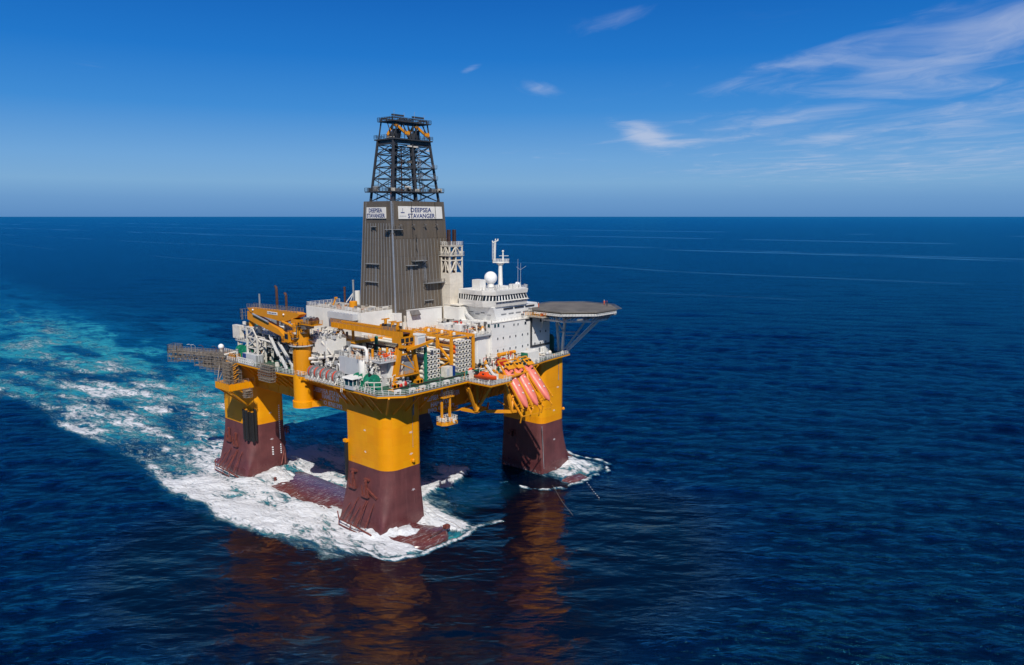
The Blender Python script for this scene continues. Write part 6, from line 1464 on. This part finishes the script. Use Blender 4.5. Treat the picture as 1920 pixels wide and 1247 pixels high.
for y in (-9, -13): MB().beam((26.3, y, 40.1), (28.5, y, 40.1), .3, .3).beam((26.4, y, 40.1), (26.9, y, 41.2), .2).beam((28.4, y, 40.1), (27.9, y, 41.2), .2).build('cradle', 'dirty_white', rb)
dv = thing('rescue_davit', 'white slanted davit arm beside the orange rescue boat', 'davit', (30.6, -9, 40.1)); MB().beam((30.8, -12.4, 40.4), (30.0, -8.8, 44.4), .5, .5).build('arm', 'white', dv); cyl('post', 'dirty_white', dv, (30.8, -9.6, 40.1), (30.8, -9.6, 43.0), .45); MB().cbox((31.2, -11.0, 41), (1.6, 1.4, 1.6)).build('winch', 'dirty_white', dv)
bu = thing('mooring_buoy', 'round orange buoy on the deck behind the rescue boat', 'buoy', (29.5, -3, ZD)); MB().sphere((29.3, -3.2, 42.0), .95, 14, 9).build('float', 'boat_orange', bu, smooth=60); cyl('stand', 'steel', bu, (29.3, -3.2, ZD), (29.3, -3.2, 41.2), .5)

# ------------- gear between risers and the far column
def gear(name, label, cat, seed, n, x0, x1, y0, y1, z, hmax, mats):
    o = thing(name, label, cat, ((x0+x1)/2, (y0+y1)/2, z)); MB().box(x0, x1, y0, y1, z, z+.15).build('skid_base', 'grey', o); clutter(o, n, x0+.3, x1-.3, y0+.3, y1-.3, z+.15, hmax, seed, mats, 'fitting'); return o
gear('deck_machinery', 'white pumps and posts on deck in front of the accommodation wall', 'machinery', 81, 34, 38, 56, -2.5, 3.5, ZD, 2.8, ('dirty_white', 'white', 'dirty_white', 'grey', 'steel', 'yellow'))
gear('deck_machinery', 'yellow and white gear above the lifeboat frames', 'machinery', 82, 24, 38, 52, -6.2, -3.2, ZD, 2.0, ('dirty_white', 'yellow', 'yellow', 'steel', 'green', 'grey'))
gear('deck_machinery', 'valves and lockers along the wall foot beside the far column', 'machinery', 83, 18, 58, 74, -.8, 3.8, ZD, 1.7, ('dirty_white', 'white', 'light_grey', 'yellow'))
rd = thing('red_winch', 'bright red winch unit at the foot of the accommodation block', 'winch', (44.4, -1.6, ZD)); MB().box(42.6, 46.0, -2.4, -.6, 41.2, 42.6).build('frame', 'red', rd); MB().lathe((42.8, -1.5, 42.6), [(.2, 0), (.9, 0), (.9, .2), (.6, .25), (.6, 2.5), (.9, 2.55), (.9, 2.8), (.2, 2.8)], 14, 'x').build('drum', 'red', rd, smooth=30); boxes('foot', 'red', rd, [(42.8, 43.3, -2.2, -.8, ZD, 41.2), (45.3, 45.8, -2.2, -.8, ZD, 41.2)]); MB().sphere((47.2, -2.4, 42.0), .7, 10, 6).build('tank_end', 'white', rd, smooth=60)
yb = thing('loading_boom', 'thick yellow boom resting level in front of the accommodation wall', 'boom', (50, 2, ZD)); p, q = at(936, 665.5, Y=2), at(965, 659.5, Y=2); MB().tube(p, q, .62, 14).build('boom', 'yellow', yb, smooth=50); beams('rest', 'dirty_white', yb, [((p.x+.8, 2, ZD), (p.x+.8, 2, p.z-.5), .4), ((q.x-1, 2, ZD), (q.x-1, 2, q.z-.5), .4)]); MB().lathe((p.x-.3, 2, p.z), [(.2, 0), (.75, 0), (.75, .4), (.2, .4)], 12, 'x').build('end_flange', 'yellow', yb)
container('container', 'white ribbed container beside the lifeboat frames at the far column', (56.6, -2.6, ZD+.6), (5.2, 3.2, 3.2), 'white', 'white', 4, 7)
MB().box(53.9, 54.0, -4.1, -1.2, ZD+.8, ZD+3.6).build('green_door', 'green', [o for o in bpy.data.objects if o.get('label', '').startswith('white ribbed container')][0])
o = thing('deck_cabinet', 'row of white cabinets beside the ribbed white container', 'cabinet', (57.8, -3.8, ZD)); clutter(o, 10, 54.2, 60, -4.3, -3.6, ZD-.2, 1.5, 91, ('white', 'dirty_white'), 'cabinet')
gt2 = thing('green_tank', 'dark green tank behind the helideck legs', 'tank', (79, 5, ZD)); MB().lathe((78.6, 8, ZD), [(2.2, 0), (2.4, .2), (2.4, 4.6), (1.8, 5.6), (.2, 5.9)], 18).build('shell', 'deck_green', gt2, smooth=40)
bl = thing('blue_locker', 'blue and white lockers by the railing at the helideck legs', 'locker', (79, 1, ZD)); boxes('locker', 'bright_blue', bl, [(77.8, 79.0, -.8, .2, ZD, 41.7)]); boxes('white_locker', 'white', bl, [(79.0, 80.0, .3, 1.2, ZD, 41.9)])
pm_ = thing('bow_pipework', 'tangle of white and red pipes between accommodation wall and lifeboats', 'pipework', (46, 0, ZD)); pipe_mass(pm_, 80, 37.5, 57, -3.0, 4.2, ZD+.2, 44.2, 210, ('dirty_white', 'dirty_white', 'white', 'steel', 'yellow', 'red', 'dark'))
pipe_mass(pm_, 40, 25, 38, -5.6, -2.4, ZD+.2, 42.6, 211, ('dirty_white', 'steel', 'green', 'yellow', 'dark', 'white'))
# mid deck in front of the exhaust tower
md = thing('mid_deck', 'raised white deck with pipes in front of the exhaust tower', 'deck platform', (42, 20, 50)); MB().box(37.0, 47, 18.0, 24.3, 49.7, 50.1).build('floor', 'light_grey', md); MB().box(37, 40, 5, 18, 49.7, 50.1).build('floor', 'light_grey', md); beams('post', 'dirty_white', md, [((37.3, y, ZD), (37.3, y, 49.7), .4) for y in (6, 12, 18, 24)])
rail(md, [(37, 24, 50.1), (37, 5, 50.1), (40, 5, 50.1)], 'white', 1.1, step=1.3)
clutter(md, 44, 41, 47, 8, 24, 50.15, 2.2, 95, ('dirty_white', 'white', 'dirty_white', 'steel', 'grey', 'red', 'wood'))
clutter(md, 16, 44, 47, 6, 12, 50.15, 2.6, 96, ('dirty_white', 'steel', 'yellow', 'grey'))
pipe_mass(md, 90, 41, 47.5, 6, 24, 50.2, 53.2, 212, ('dirty_white', 'white', 'steel', 'grey', 'dark', 'red', 'yellow', 'dirty_white'))
for i, (x, y, lab) in enumerate(((39.6, 17.5, 'white tank unit with blue base nearer the exhaust tower'), (42.4, 13.0, 'white tank unit with blue base nearer the riser rack'))):
    o = thing('service_unit', lab, 'service unit', (x, y, 50.1), 'blue based service units'); MB().box(x-3.2, x+2.4, y-1.3, y+1.3, 50.1, 51.0).build('base', 'blue', o); MB().box(x-2.9, x+2.1, y-1.2, y+1.2, 51.0, 53.2).build('body', 'white', o, bevel=.12)
    boxes('door', 'light_grey', o, [(x-2.0, x-1.1, y-1.26, y-1.2, 51.1, 52.9)]); boxes('vent', 'grey', o, [(x+.4, x+1.4, y-1.26, y-1.2, 51.6, 52.6)]); MB().tube((x-1, y, 53.2), (x-1, y, 53.9), .3, 8).build('cap', 'red' if i else 'grey', o)
st = thing('tower_shed', 'open grey shed at the foot of the white exhaust tower', 'shed', (53.5, 24, 53)); MB().box(52.6, 53.0, 20, 26.5, 50, 57.8).build('rear_wall', 'grey', st); MB().box(46.8, 53, 20, 26.5, 57.8, 58.1).build('roof', 'dirty_white', st); beams('post', 'dirty_white', st, [((48, 20.3, 50), (48, 20.3, 57.8), .3), ((52.6, 20.3, 50), (52.6, 20.3, 57.8), .3)]); clutter(st, 8, 48, 52, 20.8, 24, 53.4, 1.6, 97, ('dirty_white', 'yellow', 'white'))

# ================================================================ hanging basket on the bow beam
bk_ = thing('access_basket', 'yellow railed access basket hanging below the bow deck edge', 'access basket', (17.6, -5, 29.4))
BX0, BX1, BY0, BY1, BZ = 15.0, 20.2, -6.8, -3.6, 29.6
MB().prism([(BX0, BY0+1), (BX0+1.4, BY0), (BX1, BY0), (BX1, BY1), (BX0, BY1)], BZ-.9, BZ).build('floor', 'yellow', bk_)
rail(bk_, [(BX0, BY0+1, BZ), (BX0+1.4, BY0, BZ), (BX1, BY0, BZ), (BX1, BY1, BZ), (BX0, BY1, BZ)], 'dirty_white', 1.4, closed=True, step=.9, r=.06)
beams('guide_post', 'yellow', bk_, [((16.2, -4.6, BZ), (16.2, -4.6, 35.2), .5), ((18.6, -5.4, BZ), (18.6, -5.4, 36.2), .42), ((16.8, -3.8, BZ), (16.8, -3.8, 34), .3), ((19.6, -4, BZ), (19.6, -4, 33.2), .4)])
MB().box(15.8, 20, -5.8, -3.4, 36.4, 36.7).build('upper_frame', 'yellow', bk_); rail(bk_, [(15.9, -5.8, 36.7), (19.8, -5.8, 36.7), (19.8, -3.5, 36.7)], 'steel', 1.6, step=1.0)
beams('hanger', 'grey', bk_, [((16.6, -4.2, 36.6), (16.6, -4.2, 39.7), .45), ((18.8, -4.2, 36.6), (18.8, -4.2, 39.7), .45)])
MB().lathe((19.0, -7.0, BZ+.1), [(.3, 0), (.75, .05), (.75, .35), (.3, .4)], 12, 'y').build('sheave', 'dirty_white', bk_)
clutter(bk_, 9, 15.6, 19.8, -6.2, -4, BZ, 1.4, 99, ('dirty_white', 'yellow', 'grey', 'steel'))
for dx, z1 in ((16.9, 6.0), (19.2, 3.0)): MB().tube((dx, -5.6, BZ-.5), (dx+1.2, -5.6, z1), .02, 5).build('cable', 'dark', bk_)
MB().cbox((17.1, -5.6, 27.4), (.6, .6, .6)).build('hook_block', 'dark', bk_)

# ================================================================ lettering on the hull
XD = (0, -1, 0); UPV = (0, 0, 1)
def hull_text(t, side, start, end, z, h):
    if side == 'x': text_mesh(t, h*1.35, 'lettering', 'letter_white', hull, (2.44, start, z), (0, -1, 0), UPV, .05, start-end, bold=.03)
    else: text_mesh(t, h*1.35, 'lettering', 'letter_white', hull, (start, 2.44, z), (1, 0, 0), UPV, .05, end-start, bold=.03)
for t, px0, px1, py, h in (('DEEPSEA STAVANGER', 587, 661, 731, 1.4), ('HAMILTON', 604, 635, 744.5, 1.4), ('IMO 8765392', 600, 642, 754.5, 1.3)):
    a_, b_ = at(px0, py, X=2.44), at(px1, py+(px1-px0)*.235, X=2.44); hull_text(t, 'x', a_.y, b_.y, a_.z-.2, h)
for t, px0, px1, py, h in (('DEEPSEA STAVANGER', 796, 862, 754, 1.4), ('HAMILTON', 808, 846, 763.5, 1.4), ('IMO 8765392', 803, 852, 775, 1.3)):
    a_, b_ = at(px0, py, Y=2.44), at(px1, py-(px1-px0)*.17, Y=2.44); hull_text(t, 'y', a_.x, b_.x, a_.z, h)

# ================================================================ fittings on the columns
colo = [o for o in hull.children if o.name.startswith('column')]
colA, colB, colC, colD = colo[:4]
def flare(z):
    pts = [(17.5, 0), (13.5, .10), (9.5, .28), (4.5, .62), (0, 1.0)]
    for (za, ea), (zb, eb) in zip(pts, pts[1:]):
        if za >= z >= zb: return ea+(eb-ea)*(za-z)/(za-zb)
    return 0.
# draught marks and small load marks: short white bars and crosses
def mark_x(par, x, y, z, s=.5):
    MB().box(x-.03, x, y-s, y+s, z-.05, z+.05).box(x-.03, x, y-.05, y+.05, z-s*.4, z+s*.4).box(x-.03, x, y-s*.7, y+s*.7, z+.22, z+.3).build('load_mark', 'letter_white', par)
def mark_y(par, x, y, z, s=.5):
    MB().box(x-s, x+s, y-.03, y, z-.05, z+.05).box(x-.05, x+.05, y-.03, y, z-s*.4, z+s*.4).box(x-s*.7, x+s*.7, y-.03, y, z+.22, z+.3).build('load_mark', 'letter_white', par)
mark_x(colA, 0, 9.5, 27.8); mark_x(colA, 0, 9.5, 21.6); mark_y(colA, 8.6, 0, 27.2, .6); mark_y(colA, 8.6, 0, 21.0, .6); mark_y(colA, 9.0, -.12, 10.5, .6)
mark_y(colB, 7.2, 70.8, 20.8, .5); mark_y(colB, 7.2, 70.7, 11.6, .6); mark_y(colC, 72.5, 0, 21.2, .6); mark_y(colC, 74.5, 0, 29.0, .6); mark_y(colC, 72.6, -.15, 11.0, .6)
for i in range(22):
    z = 22.6-i*.72-(1.5 if i > 16 else 0); e = .55*flare(z); MB().box(10.2, 10.62, 70.77-e, 70.8-e+.2, z, z+.42).build('draught_figure', 'letter_white', colB)
for i in range(4): MB().box(7.0, 7.4, 70.4-.55*flare(8.6-i*.8), 70.8, 8.6-i*.8, 9.0-i*.8).build('draught_figure', 'letter_white', colB)
# weld outlines of doors, small ladders and a lamp
MB().path([(.0-.04, 16, 17.9), (-.04, 16, 19.0), (-.04, 13, 19.0)], .05, 4).build('pipe', 'orange', colA)
MB().path([(9.2, -.08, 33.5), (9.2, -.08, 22.8)], .07, 5).build('conduit', 'grey', colA); MB().lathe((9.0, -.4, 18.6), [(.1, 0), (.5, .2), (.5, .7), (.2, 1)], 10).build('lamp', 'crane_yellow', colA)
MB().path([(9.9, -.15, 39.4), (9.9, -.3, 36.6), (9.6, -.15, 36), (9.6, -.12, 32)], .18, 6).build('drain_pipe', 'grey', colA)
MB().path([(74.8, -.1, 39.4), (74.8, -.1, 31.5)], .14, 5).build('conduit', 'grey', colC); MB().lathe((77.2, -.4, 20.6), [(.1, 0), (.5, .2), (.5, .7), (.2, 1)], 10).build('lamp', 'crane_yellow', colC)
MB().path([(66, -.1, 17), (66.4, -.2, 11), (66.8, -.4, 2)], .12, 5).build('pipe', 'galvanised', colC)
# black rubber fenders
def fender(par, pts, w=1.15):
    for (x, y, z0, z1, d) in pts:
        f_ = MB().beam((x, y, z0), (x, y, z1), w, .75).build('fender', 'rubber', par); MB().beam((x, y, z1), (x, y, z1+.3), w, .7).build('fender_head', 'crane_yellow', f_)
        m = MB()
        for k in range(int((z1-z0)/1.2)): m.box(x-w*.55, x+w*.55, y-.42, y+.42, z0+.5+k*1.2, z0+.62+k*1.2)
        m.build('fender_band', 'dark', f_)
for px, z0, z1 in ((459.8, 12.8, 23.4), (464.6, 12.6, 23.2), (470.2, 12.4, 22.4), (475.3, 12.2, 22.4), (480.6, 12.4, 23.4)):
    p = at(px, 800, Z=17.5); p = at(px, 800, X=(-.6 if px < 470 else .6 if px < 478 else 1.6)); fender(colB, [(p.x-.4, p.y-.2, z0, z1, 0)], .62)
fender(colA, [(-.30, 17.9, 11.5, 23.0, 0), ], .9)
MB().box(-.9, .1, 17.2, 18.6, 23.0, 23.8).build('fender_bracket', 'orange', colA)
# anchors on their racks
def anchor(name, lab, base, rz, tilt=0.):
    o = thing(name, lab, 'anchor', base, 'stockless anchors on the columns'); x, y, z = base
    MB().beam((x-.5, y, z-1.9), (x-.3, y, z+1.9), .55, .55).build('shank', 'anchor', o)
    MB().hexa([(x-.9, y-1.3, z-2.3), (x-.1, y-1.3, z-2.3), (x-.1, y+1.3, z-2.3), (x-.9, y+1.3, z-2.3), (x-.8, y-1.1, z-1.6), (x-.2, y-1.1, z-1.6), (x-.2, y+1.1, z-1.6), (x-.8, y+1.1, z-1.6)]).build('crown', 'anchor', o)
    for s_ in (-1, 1): MB().hexa([(x-.9, y+s_*1.3-.3, z-2.1), (x-.3, y+s_*1.3-.3, z-2.1), (x-.3, y+s_*1.3+.3, z-2.1), (x-.9, y+s_*1.3+.3, z-2.1), (x-1.0, y+s_*1.2-.08, z+.6+tilt*s_), (x-.7, y+s_*1.2-.08, z+.6+tilt*s_), (x-.7, y+s_*1.2+.08, z+.6+tilt*s_), (x-1.0, y+s_*1.2+.08, z+.6+tilt*s_)]).build('fluke', 'anchor', o)
    MB().lathe((x-.35, y-.3, z+2.2), [(.25, 0), (.5, .05), (.5, .5), (.25, .55)], 10, 'y').build('shackle', 'anchor', o)
    return o
anchor('anchor', 'dark red anchor on the near column, left of the pair', (-.7, 14.3, 12.6), 0); anchor('anchor', 'dark red anchor on the near column, right of the pair beside a bent bracket', (-.9, 8.2, 11.4), 0, .5)
anchor('anchor', 'dark red anchor on the far left column, left of the pair', (-.7, 84.2, 12.4), 0); anchor('anchor', 'dark red anchor on the far left column beside the black fenders', (-.8, 79.6, 11.4), 0, .4)
MB().beam((-.9, 9.2, 11.8), (-1.1, 3.6, 9.6), .5, .6).build('anchor_bracket', 'anchor', colA)
MB().cbox((-.5, 14.4, 15.4), (.8, 2.6, .5)).cbox((-.6, 8.4, 14.0), (.8, 2.2, .5)).build('fairlead', 'anchor', colA)
# anchor bolsters: bent pipe racks at the water line
def bolster(par, y0, y1, n=4, sx=-1, x0=-3.6):
    zb = 2.2
    beams('bolster_strut', 'anchor', par, [((x0+2.4, y0+(y1-y0)*t*.8+1.0, 8.2), (x0-1.6-.8*(i % 2), y0+(y1-y0)*t-.6*(i % 2), zb), .22) for i, t in enumerate((.12, .36, .42, .72))])
    beams('bolster_strut', 'anchor', par, [((x0+1.9, y0+(y1-y0)*t, 6.0), (x0-1.4, y0+(y1-y0)*t+.8, zb), .18) for t in (.55, .86)])
    beams('bolster_rail', 'anchor', par, [((x0-.4, y1+1.2, 3.2), (x0-1.9, y1-1.5, 2.2), .3), ((x0-1.9, y1-1.5, 2.2), (x0-2.2, y0+3.5, 2.0), .3), ((x0-2.2, y0+3.5, 2.0), (x0-1.2, y0-.6, .8), .34), ((x0-2.4, y1-2, .9), (x0-2.6, y0+3, .7), .25)])
    beams('bolster_tie', 'anchor', par, [((x0-1.9, y1-1.5, 2.2), (x0-2.4, y1-2, .9), .2), ((x0-2.2, y0+3.5, 2.0), (x0-2.6, y0+3, .7), .2), ((x0-2.1, (y0+y1)/2, 2.1), (x0-2.5, (y0+y1)/2, .8), .2)])
bolster(colA, 2.2, 16.8); bolster(colB, 73, 88.0)
beams('bolster_strut', 'anchor', colC, [((81.6, 3, 6), (84.4, 2.2, 2.0), .28), ((81.6, 6, 6), (84.6, 5.6, 2), .28)]); beams('bolster_rail', 'anchor', colC, [((84.4, 1.0, 2.0), (84.8, 8, 2), .3)])
beams('bolster_strut', 'anchor', colB, [((12.9, 71.5, 9.5), (9.6, 69.2, 2.4), .3), ((12.9, 72.5, 9.2), (11.0, 69.0, 2.6), .25), ((13.2, 73, 14.0), (13.6, 73.4, 9), .4)])
MB().rail([(13.0, 71.0, 12), (14.2, 71.0, 12), (14.2, 74, 12)], 2.6, .8, .09, 3).build('ladder_cage', 'anchor', colB)
MB().rail([(65.9, 12, 11.5), (64.8, 12, 11.5), (64.8, 14.5, 11.5)], 2.0, .8, .12, 3).build('ladder_cage', 'anchor', colC)
# pontoon deck fittings
pont = [o for o in hull.children if o.name.startswith('pontoon')]
for x, y in ((7.2, 22), (8.4, 21.4), (9.4, 22.4), (1.4, 60), (12.3, -10.4)): MB().lathe((x, y, .9), [(.4, 0), (.4, .8), (.55, .85), (.55, 1.1), (.2, 1.2)], 10).build('bollard', 'anchor', pont[0], smooth=40)
MB().box(11.6, 13.2, -10.6, -9.2, .8, 1.7).build('chain_stopper', 'anchor', pont[0]); MB().path([(5, -11.3, .9), (8, -11.0, 1.2), (11.5, -10.2, 1.2), (13, -9, 1.1)], .16, 6).build('chain', 'rusty', pont[0])
# mooring and tow lines
def line(lab, pts, mat, r=.06, floats=0):
    o = thing('mooring_line', lab, 'line', pts[0]); MB().path(pts, r, 5).build('rope', mat, o)
    for i in range(floats):
        t = i/(floats-1)*(len(pts)-1); k = min(int(t), len(pts)-2); p = Vector(pts[k]).lerp(Vector(pts[k+1]), t-k); MB().sphere(p, .13, 7, 5).build('float', 'white', o)
def zat(px, py, z): p = at(px, py, Z=z); return (p.x, p.y, z)
line('thin line from the near column down to the pontoon bow', [(11.8, -.6, 6.5), (13, -5, 3.2), (14.8, -11, 1.4), (15.6, -12.4, .3)], 'plank', .05)
line('floating line of small white floats off the far pontoon bow', [zat(1101, 905, .15), zat(1112, 920, .15), zat(1123, 933, .15)], 'dark', .015, 8)
line('thin slack wire running from the far pontoon into the water', [zat(1036, 910, .9), zat(1055, 942, .5), zat(1074, 966, .2)], 'plank', .035)

# ================================================================ people
def person_mesh(name, body_mat, pose=0.):
    me = bpy.data.meshes.new(name)
    J = {'pel': (0, 0, .95), 'ch': (0, .02, 1.25), 'nk': (0, .02, 1.48), 'hd': (0, .05, 1.6), 'tp': (0, .04, 1.74), 'ls': (.19, .02, 1.42), 'le': (.27, -.02+pose*.1, 1.14), 'lh': (.26, .12+pose*.2, .90), 'rs': (-.19, .02, 1.42), 're': (-.27, -.03, 1.14), 'rh': (-.27, .08-pose*.1, .88),
         'lk': (.11, .05+pose*.08, .50), 'la': (.12, pose*.1, .08), 'lt': (.13, .16+pose*.1, .04), 'rk': (-.11, .03-pose*.06, .50), 'ra': (-.12, -.04-pose*.12, .08), 'rt': (-.13, .12-pose*.12, .04)}
    Rr = {'pel': .15, 'ch': .17, 'nk': .07, 'hd': .10, 'tp': .075, 'ls': .08, 'le': .06, 'lh': .045, 'rs': .08, 're': .06, 'rh': .045, 'lk': .085, 'la': .06, 'lt': .05, 'rk': .085, 'ra': .06, 'rt': .05}
    E_ = [('pel', 'ch'), ('ch', 'nk'), ('nk', 'hd'), ('hd', 'tp'), ('ch', 'ls'), ('ls', 'le'), ('le', 'lh'), ('ch', 'rs'), ('rs', 're'), ('re', 'rh'), ('pel', 'lk'), ('lk', 'la'), ('la', 'lt'), ('pel', 'rk'), ('rk', 'ra'), ('ra', 'rt')]
    ks = list(J); me.from_pydata([J[k] for k in ks], [(ks.index(a), ks.index(b)) for a, b in E_], [])
    o = bpy.data.objects.new(name, me); COL.objects.link(o)
    sk = o.modifiers.new('skin', 'SKIN'); o.modifiers.new('sub', 'SUBSURF').levels = 1
    for i, k in enumerate(ks):
        v = me.skin_vertices[0].data[i]; v.radius = (Rr[k], Rr[k]); v.use_root = (k == 'pel')
    dg = bpy.context.evaluated_depsgraph_get(); dg.update()
    m2_ = bpy.data.meshes.new_from_object(o.evaluated_get(dg)); bpy.data.objects.remove(o)
    m2_.materials.clear()
    for mt in (body_mat, 'skin', 'dark'): m2_.materials.append(MATS[mt])
    for p in m2_.polygons:
        z = p.center.z; x = abs(p.center.x); p.use_smooth = True
        p.material_index = 1 if (1.5 < z < 1.68 and x < .15) or (x > .2 and z < .95) else 2 if z < .12 else 0
    return m2_
pm = {'coverall': person_mesh('person', 'coverall', .6), 'coverall_dark': person_mesh('person', 'coverall_dark', -.4)}
hatm = {}
def person(lab, x, y, z, mat, rz, hat):
    o = bpy.data.objects.new('person', pm[mat]); COL.objects.link(o); o.location = (x, y, z); o.rotation_euler = (0, 0, rz); tag(o, lab, 'person', 'crew members')
    h = MB().lathe((0, .05, 1.68), [(.15, 0), (.125, .02), (.115, .08), (.05, .13)], 10).build('hard_hat', hat, None); h.parent = o
def ph(px, Z, Y=None, **k): p = at(px, k['py'], Z=Z); return p.x, p.y, Z
for lab, px, py, z, mat, rz, hat in (('person in orange standing on the helideck end nearest the bridge', 1010, 577, 56.3, 'coverall', 1.0, 'white'), ('person in orange at the far right edge of the helideck', 1133, 572, 56.3, 'coverall', 2.0, 'white'), ('person in dark clothes crouching place at the right helideck edge', 1138, 574, 56.3, 'coverall_dark', 2.6, 'red')):
    p = at(px, py, Z=z); person(lab.replace('crouching place', 'standing'), p.x, p.y, z, mat, rz, hat)
for lab, x, y, z, mat, rz, hat in (('person in orange on the access platform below the helideck', 69.6, -.8, 54.3, 'coverall', 3.0, 'white'), ('person in dark clothes on the block roof, left of two', 62.6, 5.9, 53.5, 'coverall_dark', 2.8, 'white'), ('person in dark clothes on the block roof, right of two', 63.6, 6.1, 53.5, 'coverall_dark', 3.6, 'boat_orange'), ('person in dark clothes on the side gallery of the block', 44.6, 16.5, 52.4, 'coverall_dark', 2.2, 'white')):
    person(lab, x, y, z, mat, rz, hat)
